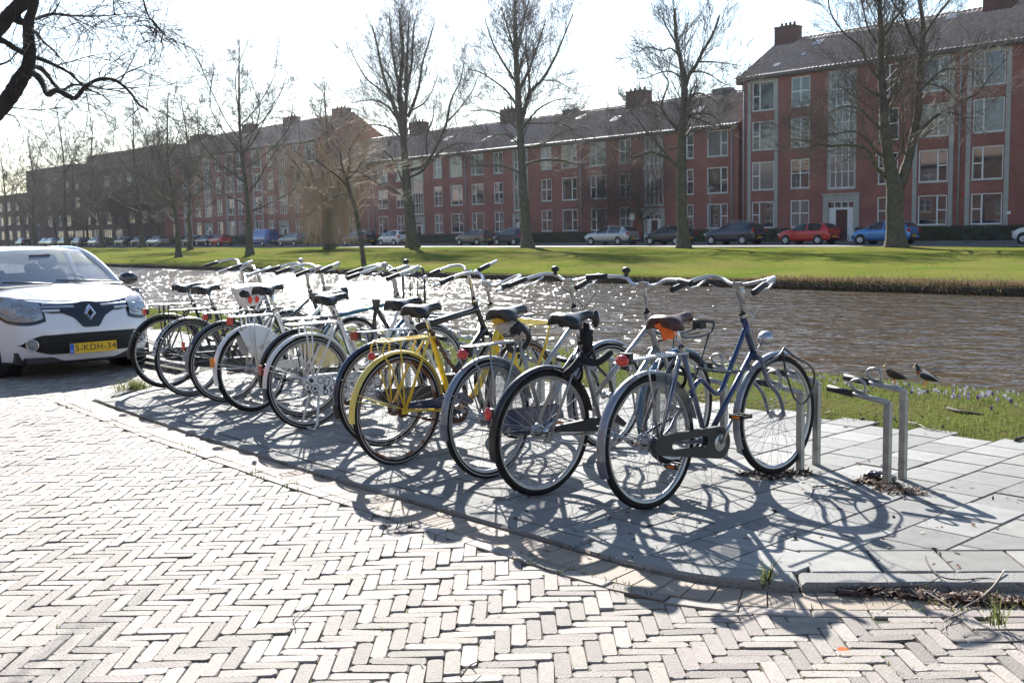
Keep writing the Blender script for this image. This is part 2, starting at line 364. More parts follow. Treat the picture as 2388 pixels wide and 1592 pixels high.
# everything below
g = strip('ground', [(-500, -.16), (-6, -.16), (3, -.16), (7.0, -.16), (9.9, -.18), (10.15, -1.3), (27.5, -1.5), (29.35, -1.2), (29.5, -.6), (56, -.5), (900, -.5)], US, m_soil)
wsurf = None
def watermat():
    m = bpy.data.materials.new('canal_water'); m.use_nodes = True; t = m.node_tree; b = t.nodes['Principled BSDF']; N = t.nodes.new; L = t.links.new
    b.inputs['Base Color'].default_value = (.085, .06, .032, 1); b.inputs['Roughness'].default_value = .09; b.inputs['IOR'].default_value = 1.33; b.inputs['Specular IOR Level'].default_value = .5
    g = N('ShaderNodeNewGeometry'); mp = N('ShaderNodeMapping'); mp.inputs['Rotation'].default_value = (0, 0, radians(-35)); mp.inputs['Scale'].default_value = (1, 1.5, 1); L(g.outputs['Position'], mp.inputs[0])
    hs = []
    for s, a in ((.8, 1.0), (2.1, .55), (5., .10)):
        n = N('ShaderNodeTexNoise'); n.inputs['Scale'].default_value = s; n.inputs['Detail'].default_value = 2; n.inputs['Distortion'].default_value = .4; L(mp.outputs[0], n.inputs['Vector'])
        q = N('ShaderNodeMath'); q.operation = 'MULTIPLY'; q.inputs[1].default_value = a; L(n.outputs[0], q.inputs[0]); hs.append(q.outputs[0])
    a1 = N('ShaderNodeMath'); L(hs[0], a1.inputs[0]); L(hs[1], a1.inputs[1]); a2 = N('ShaderNodeMath'); L(a1.outputs[0], a2.inputs[0]); L(hs[2], a2.inputs[1])
    bp = N('ShaderNodeBump'); bp.inputs['Strength'].default_value = 1.0; bp.inputs['Distance'].default_value = .27
    L(a2.outputs[0], bp.inputs['Height']); L(bp.outputs[0], b.inputs['Normal']); return m
m_water = watermat()
wt = strip('canal_water', [(9.75, -.6), (15, -.6), (22, -.6), (30.2, -.6)], US, m_water)
# far bank
def jit(u, n):
    if n < 30.5: return 0.
    return .05*sin(u*.31+n*.4)+.04*sin(u*.83-n*.3)*min(1, (n-30)/6)*(1 if n < 54 else .2)
fb = strip('far_bank_grass', [(29.42, -.62), (29.5, -.38), (31, -.34), (34, -.27), (38, -.2), (42, -.13), (46, -.08), (50, -.04), (54, 0), (58.2, .02)], list(np.arange(-60, 262, 2))+[280, 340, 420, 600, 1000], m_lawn, jitter=jit)
rd = strip('far_road', [(58.1, .03), (58.15, .06), (66.2, .07), (66.25, .03)], US, m_asph)
fp = strip('far_pavement', [(66.2, .02), (66.22, .17), (68.2, .175), (68.25, .1)], US, m_slab_j)
fl = strip('front_garden_ground', [(68.2, .12), (75, .12), (110, .1), (700, .1)], US, m_lawn)
# ---- near bank lawn
nl = strip('near_bank_grass', [(7.02, -.05), (7.08, -.012), (7.5, .005), (8.2, .0), (9.0, -.03), (9.5, -.07), (9.66, -.16), (9.74, -.7)], list(np.arange(-8, 60, .5))+[70, 90, 140, 300], m_lawn_near, jitter=lambda u, n: 0.012*sin(u*2.3+n*3)*(1 if 7.2 < n < 9.4 else 0)+(.10*sin(u*.9)+.05*sin(u*2.7))*0)

# ---- paved bay: edge path (slab/kerb line) in (u,n)
def edge_path():
    pts = [(-5.0, 11.26), (2.42, 3.84), (2.53, 3.745), (2.65, 3.665), (2.80, 3.60), (2.97, 3.56), (3.18, 3.54), (5.5, 3.54), (7.5, 3.60), (9.65, 3.73), (10.3, 4.62), (10.75, 5.15), (11.3, 5.45), (40, 5.45)]
    return pts
EP = edge_path()
def offset(path, d):
    out = []
    for i, p in enumerate(path):
        a = np.array(path[max(i-1, 0)]); b = np.array(path[min(i+1, len(path)-1)]); p = np.array(p, float)
        def nn(q0, q1):
            t = (q1-q0)/np.linalg.norm(q1-q0); return np.array([t[1], -t[0]])   # outward = toward -n side for +u travel
        n1 = nn(a, p) if i > 0 else None; n2 = nn(p, b) if i < len(path)-1 else None
        if n1 is None: n1 = n2
        if n2 is None: n2 = n1
        m = n1+n2; m = m/np.linalg.norm(m); out.append(tuple(p+m*d/max(.5, float(m@n1))))
    return out
def seglen(path):
    L = [0.]
    for a, b in zip(path, path[1:]): L.append(L[-1]+math.hypot(b[0]-a[0], b[1]-a[1]))
    return L
def at_path(path, L, s):
    for i in range(len(path)-1):
        if s <= L[i+1] or i == len(path)-2:
            t = (s-L[i])/(L[i+1]-L[i]); a, b = path[i], path[i+1]; return (a[0]+(b[0]-a[0])*t, a[1]+(b[1]-a[1])*t)
pavement = strip('pavement', [(5.2, -.04), (7.05, -.04)], [-6, 10, 40], m_sand)
bedp = []
# bed of the bay (below the slabs)
me = MB(); poly = [P(u, n, -.045) for u, n in EP if -5 <= u <= 11.4]+[P(12, 5.6, -.045), P(12, 7.0, -.045), P(-5, 11.3, -.045)]
cpt = P(6, 5.6, -.045); me.add([cpt]+poly, [(0, i+1, (i+1) % len(poly)+1) for i in range(len(poly))], 0, False)
bay = me.build('bay_bed', m_sand); tag(bay, kind='structure')
road = MB(); GU = np.arange(-3.2, 60, .4)
# road bed surface (sandy joints) follows zr
Gs = []
for u in np.arange(-6, 30.1, .2): Gs.append([tuple(P(u, n, float(zrv(u, n))-.0095)) for n in np.arange(-8, 6.1, .25)])
road.grid(Gs); road = road.build('road', m_sand); tag(road, kind='structure')
strip('far_street', [(-30, -.12), (-7.9, -.12)], [-60, 60, 400], m_asph); 
strip('street_continuation', [(-8, -.115), (5.3, -.115)], [29.9, 100, 400], m_street2 if 'm_street2' in globals() else mat('distant_clinker', (.27, .25, .235), .8, noise=.25, scale=9, objspace=False))

# inside test / signed distance to edge path (positive = outside, road side)
EPn = np.array(EP)
def sdist(pu, pn):
    """signed distance to path; + on road side; vectorised; returns dist and index"""
    pts = np.stack([pu, pn], -1); best = np.full(pu.shape, 1e9); sg = np.zeros(pu.shape); ix = np.zeros(pu.shape, int)
    for i in range(len(EPn)-1):
        a, b = EPn[i], EPn[i+1]; ab = b-a; t = np.clip(((pts-a)@ab)/(ab@ab), 0, 1); q = a+t[..., None]*ab; d = np.linalg.norm(pts-q, axis=-1)
        s = ab[0]*(pts[..., 1]-a[1])-ab[1]*(pts[..., 0]-a[0]); m = d < best-1e-9
        best = np.where(m, d, best); sg = np.where(m, -np.sign(s), sg); ix = np.where(m, i, ix)
    return best*sg, ix

def block(outline, h, inset, dz, rnd=.0, rng=random):
    """stone with worn edges: outline (ccw list xy), top at z=0, sides down to -h"""
    k = len(outline); cx = sum(p[0] for p in outline)/k; cy = sum(p[1] for p in outline)/k
    V = [(x, y, -h) for x, y in outline]
    V += [(x+rng.uniform(-rnd, rnd), y+rng.uniform(-rnd, rnd), -dz) for x, y in outline]
    top = []
    for x, y in outline:
        dx, dy = cx-x, cy-y; l = math.hypot(dx, dy); top.append((x+dx/l*inset*1.3+rng.uniform(-rnd, rnd), y+dy/l*inset*1.3+rng.uniform(-rnd, rnd), rng.uniform(-rnd, rnd)*.25))
    V += top
    F = []
    for i in range(k):
        j = (i+1) % k; F.append((i, j, k+j, k+i)); F.append((k+i, k+j, 2*k+j, 2*k+i))
    F.append(tuple(range(2*k, 3*k))); return V, F
def rect8(L, Wd, c, rng=random):
    """rectangle with slightly chipped corners"""
    o = []
    for sx, sy in ((-1, -1), (1, -1), (1, 1), (-1, 1)):
        c1 = c*rng.uniform(.4, 1.9); x, y = sx*L/2, sy*Wd/2
        a = (x-sx*c1, y); b = (x, y-sy*c1)
        o += ([b, a] if sx*sy > 0 else [a, b]) if False else ([(x-sx*0, y-sy*c1), (x-sx*c1, y)] if (sx, sy) in ((-1, -1), (1, 1)) else [(x-sx*c1, y), (x, y-sy*c1)])
    return o
BL, PW = .2050, .0578
LP = .2065
rb = random.Random(3)
variants = []
for i in range(10):
    V, F = block(rect8(BL-.002, PW-.0030, .009, rb), .05, .004, .005, .0024, rb)
    m = bpy.data.meshes.new('brick'); m.from_pydata(V, [], F); m.materials.append(m_brick); m.update(); variants.append((m, np.array(V), F))
# herringbone lattice, x axis = world x
cells = []
k = 4
for per in range(-75, 110):
    for j in range(-260, 420):
        for kind in (0, 1):
            if kind == 0: cx = j*PW-per*LP+LP/2; cy = (j+.5)*PW+per*LP; ang = 0.
            else: cx = (j+.5)*PW-per*LP; cy = (j+1)*PW+LP/2+per*LP; ang = pi/2
            x = cx-0; y = cy+1.2
            if -13 < x < 5.2 and 1.4 < y < 21: cells.append((x, y, ang))
cells = np.array(cells)
ang0 = radians(-2.5)
def bend(x, y):
    # the courses swing slightly with the road
    return x, y+0.035*x-.006*x*x*(1 if True else 0)
cells[:, 1] = cells[:, 1]+.03*cells[:, 0]
uu = cells[:, 0]*UX[0]+cells[:, 1]*UX[1]; nn_ = cells[:, 0]*NX[0]+cells[:, 1]*NX[1]
sd, ix = sdist(uu, nn_)
BORD = .414
def bordw(u): return np.where(u > 11.2, .14, BORD)
keep = (sd > bordw(uu)-.03)
# view test: roughly inside the picture plus a margin
Dv = cells[:, 1]; keep &= (np.abs(cells[:, 0]) < .478*Dv+1.5) & (Dv > 2.2)
cells = cells[keep]; uu = uu[keep]; nn_ = nn_[keep]; sd = sd[keep]; ix = ix[keep]
infr = (np.abs(cells[:, 0]) < .49*cells[:, 1]) & (cells[:, 1] > 3.3)
order = np.argsort(np.where(infr, cells[:, 1], 99)); near = set(order[:300].tolist())
zz = zrv(uu, nn_)
rng = np.random.RandomState(5)
dzr = rng.normal(0, .0016, len(cells)); tlt = rng.normal(0, .016, (len(cells), 2)); da = rng.normal(0, .013, len(cells))
JV = []; JQ = []; JP = []; JT = []; base = 0
road_faces = []
def local_border(i):
    a, b = EPn[ix[i]], EPn[ix[i]+1]; t = (b-a)/np.linalg.norm(b-a); nn2 = np.array([t[1], -t[0]])
    return a, nn2
JVl, JFl, JTl = [], [], []
for i, (x, y, a) in enumerate(cells):
    me_, V, F = variants[rng.randint(10)]
    ca, sa = cos(a+ang0*0+da[i]), sin(a+da[i])
    z0 = zz[i]+dzr[i]
    cut = sd[i] < bordw(np.array(uu[i]))+.12
    if i in near and not cut:
        o = link('brick', me_, road); o.location = (x, y, z0); o.rotation_euler = (tlt[i, 0], tlt[i, 1], a+da[i]+(pi if rng.rand() < .5 else 0)); continue
    if cut:
        # clip outline against the border line
        w8 = [(-1, -1), (1, -1), (1, 1), (-1, 1)]; q = []
        for sx, sy in w8:
            lx, ly = sx*(BL-.003)/2, sy*(PW-.003)/2; q.append((lx, ly))
        A0, n2 = local_border(i); bw = float(bordw(np.array(uu[i])))
        def dd(p):
            X = x+p[0]*ca-p[1]*sa; Y = y+p[0]*sa+p[1]*ca; u_, n_ = X*UX[0]+Y*UX[1], X*NX[0]+Y*NX[1]
            return (u_-A0[0])*n2[0]+(n_-A0[1])*n2[1]-bw-.001
        out = []
        for c in range(4):
            p0, p1 = q[c], q[(c+1) % 4]; d0, d1 = dd(p0), dd(p1)
            if d0 >= 0: out.append(p0)
            if (d0 >= 0) != (d1 >= 0):
                t = d0/(d0-d1); out.append((p0[0]+(p1[0]-p0[0])*t, p0[1]+(p1[1]-p0[1])*t))
        if len(out) < 3: continue
        ar = abs(sum(out[c][0]*out[(c+1) % len(out)][1]-out[(c+1) % len(out)][0]*out[c][1] for c in range(len(out))))/2
        if ar < .0012: continue
        Vc, Fc = block(out, .05, .003, .004, .001, rb); V = np.array(Vc); F = Fc
        if i in near:
            mm = bpy.data.meshes.new('brick'); mm.from_pydata(Vc, [], Fc); mm.materials.append(m_brick); mm.update()
            o = link('brick', mm, road); o.location = (x, y, z0); o.rotation_euler = (0, 0, a+da[i]); continue
    V = V if isinstance(V, np.ndarray) else np.array(V)
    X = x+V[:, 0]*ca-V[:, 1]*sa; Y = y+V[:, 0]*sa+V[:, 1]*ca; Z = z0+V[:, 2]+V[:, 0]*tlt[i, 0]*.6+V[:, 1]*tlt[i, 1]
    JVl.append(np.stack([X, Y, Z], -1)); JFl.extend([tuple(b+base for b in f) for f in F]); JTl.extend([rng.rand()]*len(F)); base += len(V)
me = bpy.data.meshes.new('herringbone_bricks'); me.from_pydata(np.concatenate(JVl).tolist(), [], JFl); me.materials.append(m_brick_j)
at_ = me.attributes.new('tint', 'FLOAT', 'FACE'); at_.data.foreach_set('value', np.array(JTl, np.float32)); me.update()
o = link('herringbone_bricks', me, road); o['kind'] = 'stuff'

# ---- border rows along the bay
def along(path, s0, s1, step, gap, d0, d1, top, hgt, name, mats, parent, limit, zfun=None, inset=.003, rnd=.0012, jz=.001):
    """stones between offsets d0..d1 of the edge path"""
    pi_, po_ = offset(EP, d0), offset(EP, d1); Lm = seglen(EP); out = []; s = s0; cnt = 0
    idx = []
    allV, allF, allT, b0 = [], [], [], 0
    def frac(path, s):
        for i in range(len(EP)-1):
            if s <= Lm[i+1] or i == len(EP)-2:
                t = (s-Lm[i])/(Lm[i+1]-Lm[i]); a, b = path[i], path[i+1]; return np.array([a[0]+(b[0]-a[0])*t, a[1]+(b[1]-a[1])*t])
    while s < s1-step*.3:
        e = min(s+step, s1); g2 = gap/2
        ns = max(1, int((e-s)/.12)); ts = [s+g2+(e-s-gap)*i/ns for i in range(ns+1)]
        q = [frac(pi_, t) for t in ts]+[frac(po_, t) for t in ts[::-1]]; nq = len(q)
        c = sum(q)/nq; zt = top if zfun is None else zfun(c[0], c[1])+.001
        W = [P(a[0], a[1]) for a in q]; C0 = P(c[0], c[1])
        loc = [(w[0]-C0[0], w[1]-C0[1]) for w in W]
        area = sum(loc[i][0]*loc[(i+1) % nq][1]-loc[(i+1) % nq][0]*loc[i][1] for i in range(nq))
        if area < 0: loc = loc[::-1]
        V, F = block(loc, hgt, inset, inset*1.1, rnd, rb); zt += rb.gauss(0, jz)
        if limit > 0:
            mm = bpy.data.meshes.new(name); mm.from_pydata(V, [], F); mm.materials.append(mats); mm.update()
            v = rb.random(); at2 = mm.attributes.new('tint', 'FLOAT', 'FACE'); at2.data.foreach_set('value', np.full(len(F), v, np.float32))
            o = link(name, mm, parent); o.location = (C0[0], C0[1], zt); limit -= 1
        else:
            V = np.array(V)+np.array([C0[0], C0[1], zt]); allV.append(V); allF.extend([tuple(b+b0 for b in f) for f in F]); allT.extend([rb.random()]*len(F)); b0 += len(V)
        s = e
    if allV:
        mm = bpy.data.meshes.new(name+'_row'); mm.from_pydata(np.concatenate(allV).tolist(), [], allF); mm.materials.append(mats)
        at2 = mm.attributes.new('tint', 'FLOAT', 'FACE'); at2.data.foreach_set('value', np.array(allT, np.float32)); mm.update()
        o = link(name+'_row', mm, parent); o['kind'] = 'stuff'
LEP = seglen(EP)
i45 = LEP[1]; sleft = LEP[12]
sB = i45-3.9
along(EP, sB, sleft-.2, .085, .003, .145, .335, 0, .06, 'gutter_brick', m_tan, road, 130, zfun=zr, jz=.0008, inset=.002)
along(EP, sB, sleft-.3, .208, .005, .340, .411, 0, .06, 'border_brick', m_brick_j, road, 60, zfun=zr, jz=.0015, inset=.004)
along(EP, sB, LEP[-1]-5, .99, .012, .008, .135, 0.0, .22, 'kerb_stone', m_kerb, pavement, 24, inset=.012, rnd=.002, jz=.002)

along(EP, sB-.6, i45, .30, .012, -.290, -.004, 0, .05, 'edge_slab', m_slab_j, pavement, 24, inset=.004, rnd=.001)
# ---- paving slabs 30 x 30 in half bond; columns run along N
slabs = []
for ci in range(-26, 100):
    u0 = 2.165+.297*ci; off = .148 if ci % 2 else 0.
    n0 = 3.3+off
    for r_ in range(-1, 14):
        slabs.append((u0+.1485, n0+.297*r_+.1485, ci))
sl_ = np.array([(a, b) for a, b, c in slabs]); sds, ixs = sdist(sl_[:, 0], sl_[:, 1])
res = []
svar = []
for i in range(6):
    V, F = block(rect8(.288, .288, .005, rb), .04, .003, .003, .0006, rb); m = bpy.data.meshes.new('paving_slab'); m.from_pydata(V, [], F); m.materials.append(m_slab); m.update(); svar.append((m, V, F))
for i, (u_, n_) in enumerate(sl_):
    if sds[i] > .16: continue
    if n_ > 7.1 or u_ > 28: continue
    C0 = P(u_, n_); D = C0[1]
    if D < 2.5: continue
    # clip
    q = [(-.144, -.144), (.144, -.144), (.144, .144), (-.144, .144)]
    clip = sds[i] > (-.54 if ixs[i] <= 1 else -.22)
    out = q
    if clip:
        done = set()
        for li in ({0} if ixs[i] == 0 else {int(ixs[i]), max(int(ixs[i])-1, 1), min(int(ixs[i])+1, len(EPn)-2)}):
            a, b = EPn[li], EPn[li+1]; t = (b-a)/np.linalg.norm(b-a); n2 = np.array([-t[1], t[0]])
            off_ = .30 if li == 0 else .003
            def dd(p, a=a, n2=n2, off_=off_): return (u_+p[0]-a[0])*n2[0]+(n_+p[1]-a[1])*n2[1]-off_
            o2 = []
            for c in range(len(out)):
                p0, p1 = out[c], out[(c+1) % len(out)]; d0, d1 = dd(p0), dd(p1)
                if d0 >= 0: o2.append(p0)
                if (d0 >= 0) != (d1 >= 0):
                    tt = d0/(d0-d1); o2.append((p0[0]+(p1[0]-p0[0])*tt, p0[1]+(p1[1]-p0[1])*tt))
            out = o2
            if len(out) < 3: break
        if len(out) < 3: continue
        ar = abs(sum(out[c][0]*out[(c+1) % len(out)][1]-out[(c+1) % len(out)][0]*out[c][1] for c in range(len(out))))/2
        if ar < .002: continue
    infr = abs(C0[0]) < .49*D
    res.append((0 if infr else 1, D, u_, n_, out, len(out) == 4 and not clip))
res.sort(key=lambda t: (t[0], t[1]))
av, af, at3, b0 = [], [], [], 0
for j, (_, D, u_, n_, out, whole) in enumerate(res):
    C0 = P(u_, n_, rb.gauss(0, .0014)); tl = (rb.gauss(0, .004), rb.gauss(0, .004))
    if whole: m, V, F = rb.choice(svar)
    else:
        loc = [(p[0]*UX[0]+p[1]*NX[0], p[0]*UX[1]+p[1]*NX[1]) for p in out]
        area = sum(loc[i][0]*loc[(i+1) % len(loc)][1]-loc[(i+1) % len(loc)][0]*loc[i][1] for i in range(len(loc)))
        if area < 0: loc = loc[::-1]
        V, F = block(loc, .04, .003, .003, .0005, rb); m = None
    if j < 300:
        if m is None: m = bpy.data.meshes.new('paving_slab'); m.from_pydata(V, [], F); m.materials.append(m_slab); m.update(); rz = 0
        else: rz = A
        o = link('paving_slab', m, pavement); o.location = C0; o.rotation_euler = (tl[0], tl[1], rz)
    else:
        V = np.array(V)
        if m is not None: ca, sa = cos(A), sin(A); V = np.stack([V[:, 0]*ca-V[:, 1]*sa, V[:, 0]*sa+V[:, 1]*ca, V[:, 2]], -1)
        av.append(V+C0); af.extend([tuple(b+b0 for b in f) for f in F]); at3.extend([rb.random()]*len(F)); b0 += len(V)
if av:
    mm = bpy.data.meshes.new('distant_slabs'); mm.from_pydata(np.concatenate(av).tolist(), [], af); mm.materials.append(m_slab_j)
    at2 = mm.attributes.new('tint', 'FLOAT', 'FACE'); at2.data.foreach_set('value', np.array(at3, np.float32)); mm.update()
    o = link('distant_slabs', mm, pavement); o['kind'] = 'stuff'
# ================================================================== BICYCLES
R_W = .347
def Mloc(v): return Vector(v)
_wheel_cache = {}
def wheel_meshes(rimmat, stripe):
    key = (rimmat.name, stripe)
    if key in _wheel_cache: return _wheel_cache[key]
    # tyre
    t = MB(); rm, rt = R_W-.0205, .0205
    G = []
    for i in range(72):
        a = 2*pi*i/72; row = []
        for j in range(12):
            b = 2*pi*j/12; rr = rm+rt*cos(b)*(1.05 if cos(b) > 0 else .9); row.append((rr*cos(a), rt*sin(b)*.95, rr*sin(a)))
        G.append(row)
    t.grid(G, closeu=True, closev=True)
    if stripe:
        for sg in (1, -1):
            G = []
            for i in range(72):
                a = 2*pi*i/72; G.append([((rm+d)*cos(a), sg*(.0178), (rm+d)*sin(a)) for d in (-.0005, .0045)])
            t.grid([[(p[0], p[1]+sg*.0022, p[2]) for p in r_] for r_ in G], mi=1, closeu=True)
    tm = t.mesh('tyre', [m_rubber, m_stripe])
    r = MB(); ri = R_W-.037
    ri = R_W-.040; prof = [(ri+.006, -.0125), (ri-.006, -.011), (ri-.012, 0), (ri-.006, .011), (ri+.006, .0125), (ri+.004, 0)]
    r.lathe(prof+[prof[0]], n=72)
    r.lathe([(.0, -.05), (.006, -.05), (.006, -.038), (.026, -.036), (.026, -.032), (.014, -.028), (.014, .028), (.026, .032), (.026, .036), (.006, .038), (.006, .05), (0, .05)], n=14)
    rmh = r.mesh('wheel', [rimmat])
    s = MB(); rs = ri-.010
    for i in range(36):
        side = 1 if i % 2 else -1; a = 2*pi*i/36; off = (1 if (i//2) % 2 else -1)*radians(62); ah = a+off*.95
        s.tube([(.024*cos(ah), side*.034, .024*sin(ah)), (rs*cos(a), side*.003, rs*sin(a))], .0012, 3, cap=False)
        s.tube([(.024*cos(ah), side*.034, .024*sin(ah)), (rs*cos(a), side*.003, rs*sin(a))][::-1][:1]*1+[(rs*cos(a)*.965, side*.004, rs*sin(a)*.965)], .0022, 3, cap=False)
    sm_ = s.mesh('spokes', [m_spoke]); _wheel_cache[key] = (tm, rmh, sm_); return _wheel_cache[key]
def add_wheel(parent, c, rimmat, stripe, Mx=None, rot=0.):
    tm, rmh, sm_ = wheel_meshes(rimmat, stripe)
    w_ = link('wheel', rmh, parent); M = Matrix.Translation(c) @ Matrix.Rotation(rot, 4, 'Y')
    if Mx is not None: M = Mx @ M
    w_.matrix_local = M
    link('tyre', tm, w_); sp = link('spokes', sm_, w_); sp['kind'] = 'stuff'
    return w_
def mudguard(mb, c, a0, a1, r=.372, wd=.026, n=26, mi=0, depth=.012):
    G = []
    for i in range(n+1):
        a = a0+(a1-a0)*i/n; row = []
        for j in range(7):
            q = -1+2*j/6; rr = r-depth*q*q*1.2; row.append((c[0]+rr*cos(a), wd*q, c[2]+rr*sin(a)))
        for j in range(7):
            q = 1-2*j/6; rr = r-.0022-depth*q*q*1.2; row.append((c[0]+rr*cos(a), wd*q*.97, c[2]+rr*sin(a)))
        G.append(row)
    mb.grid(G, mi=mi, closev=True)
def saddle_mesh(mb, c, wide=.118, ln=.27, th=.08, tilt=0.):
    G = []; N_ = 16
    for i in range(N_+1):
        t = i/N_; x = -ln*.5+ln*t
        # half width: rear wide with round corners to the nose
        wv = wide*(1-(max(0, .16-t)/.16)**2.2*.55)*(1 if t < .30 else 1)
        wn = .026; s = sstep((t-.18)/.5); w_ = wv*(1-s)+wn*s
        if t > .93: w_ *= sqrt(max(.05, 1-((t-.93)/.07)**2))
        zt = .012*(1-t)*1.2-.018*sin(pi*min(1, t*1.2))*.6+.006+(.0 if t < .85 else -.012*((t-.85)/.15)**2)
        if t < .12: zt -= .018*(1-t/.12)**2
        h = th*(1-.45*s)*(sqrt(max(0.05, t/.06)) if t < .06 else 1)
        row = []
        M_ = 14
        for j in range(M_+1):
            a = pi*j/M_; y = w_*cos(a)*(1 if True else 1); sy = sin(a)**.62
            row.append((c[0]+x, c[1]+y, c[2]+zt-h*(1-sy)))
        row += [(c[0]+x, c[1]-w_*.8, c[2]+zt-h*.92), (c[0]+x, c[1], c[2]+zt-h*.75), (c[0]+x, c[1]+w_*.8, c[2]+zt-h*.92)]
        G.append(row)
    mb.grid(G, closev=True)
    mb.add(G[0], [tuple(range(len(G[0])-1, -1, -1))]); mb.add(G[-1], [tuple(range(len(G[0])))])
def lamp_round(mb, c, r=.036, d=(1, 0, 0), mi=0, ml=1):
    prof = [(0, -r*1.1), (r*.45, -r*1.0), (r*.8, -r*.6), (r, -.1*r), (r, r*.35)]
    mb.lathe(prof, c, d, 16, mi=mi); mb.lathe([(r*.97, r*.3), (r*.7, r*.5), (0, r*.6)], c, d, 16, mi=ml)
def rack(mb, style, xr=-.16, xf=.27, z=.785, mi=0, wd=.055, fine=.0055):
    # tubular carrier: outer loop + inner rails + legs
    L_ = [(xf, wd*.75, z-.005), (xf-.05, wd, z), (xr+.05, wd, z), (xr+.01, wd*.75, z), (xr-.005, 0, z), (xr+.01, -wd*.75, z), (xr+.05, -wd, z), (xf-.05, -wd, z), (xf, -wd*.75, z-.005)]
    mb.tube(spline(L_, 4), fine, 7, mi=mi)
    for y in (-.02, .02): mb.tube([(xf-.04, y, z), (xr+.02, y, z)], fine*.8, 6, mi=mi)
    for x in (xf-.06, (xf+xr)/2, xr+.07): mb.tube([(x, -wd, z), (x, wd, z)], fine*.8, 6, mi=mi)
    for sg in (-1, 1):
        if style == 'v':
            mb.tube([(xr+.09, sg*wd, z), (xr+.10, sg*(wd+.012), z-.09), (.0, sg*.066, .36)], fine, 6, mi=mi)
            mb.tube([(xf-.09, sg*wd, z), (.0, sg*.066, .36)], fine, 6, mi=mi)
        elif style == 'loop':
            mb.tube(spline([(xr+.02, sg*(wd+.004), z-.10), (xr+.0, sg*(wd+.004), z-.05), (xr+.03, sg*(wd+.004), z-.005), (xr+.10, sg*(wd+.004), z)], 4), fine, 6, mi=mi)
            mb.tube([(xr+.02, sg*(wd+.004), z-.10), (xr+.06, sg*(wd+.008), z-.15), (0, sg*.068, .355)], fine, 6, mi=mi)
            mb.tube([(xr+.14, sg*wd, z), (.0, sg*.066, .36)], fine, 6, mi=mi)
            mb.tube([(xf-.07, sg*wd, z-.01), (.03, sg*.064, .37)], fine, 6, mi=mi)
        else:
            mb.tube([(xr+.12, sg*wd, z), (.0, sg*.066, .36)], fine*1.3, 6, mi=mi)
            mb.tube([(xr+.17, sg*wd, z), (.01, sg*.066, .36)], fine*1.3, 6, mi=mi)
        mb.tube([(xf, sg*wd*.75, z-.005), (.30, sg*.018, z-.03)], fine, 6, mi=mi)
SEATX, SEATZ = .215, .985
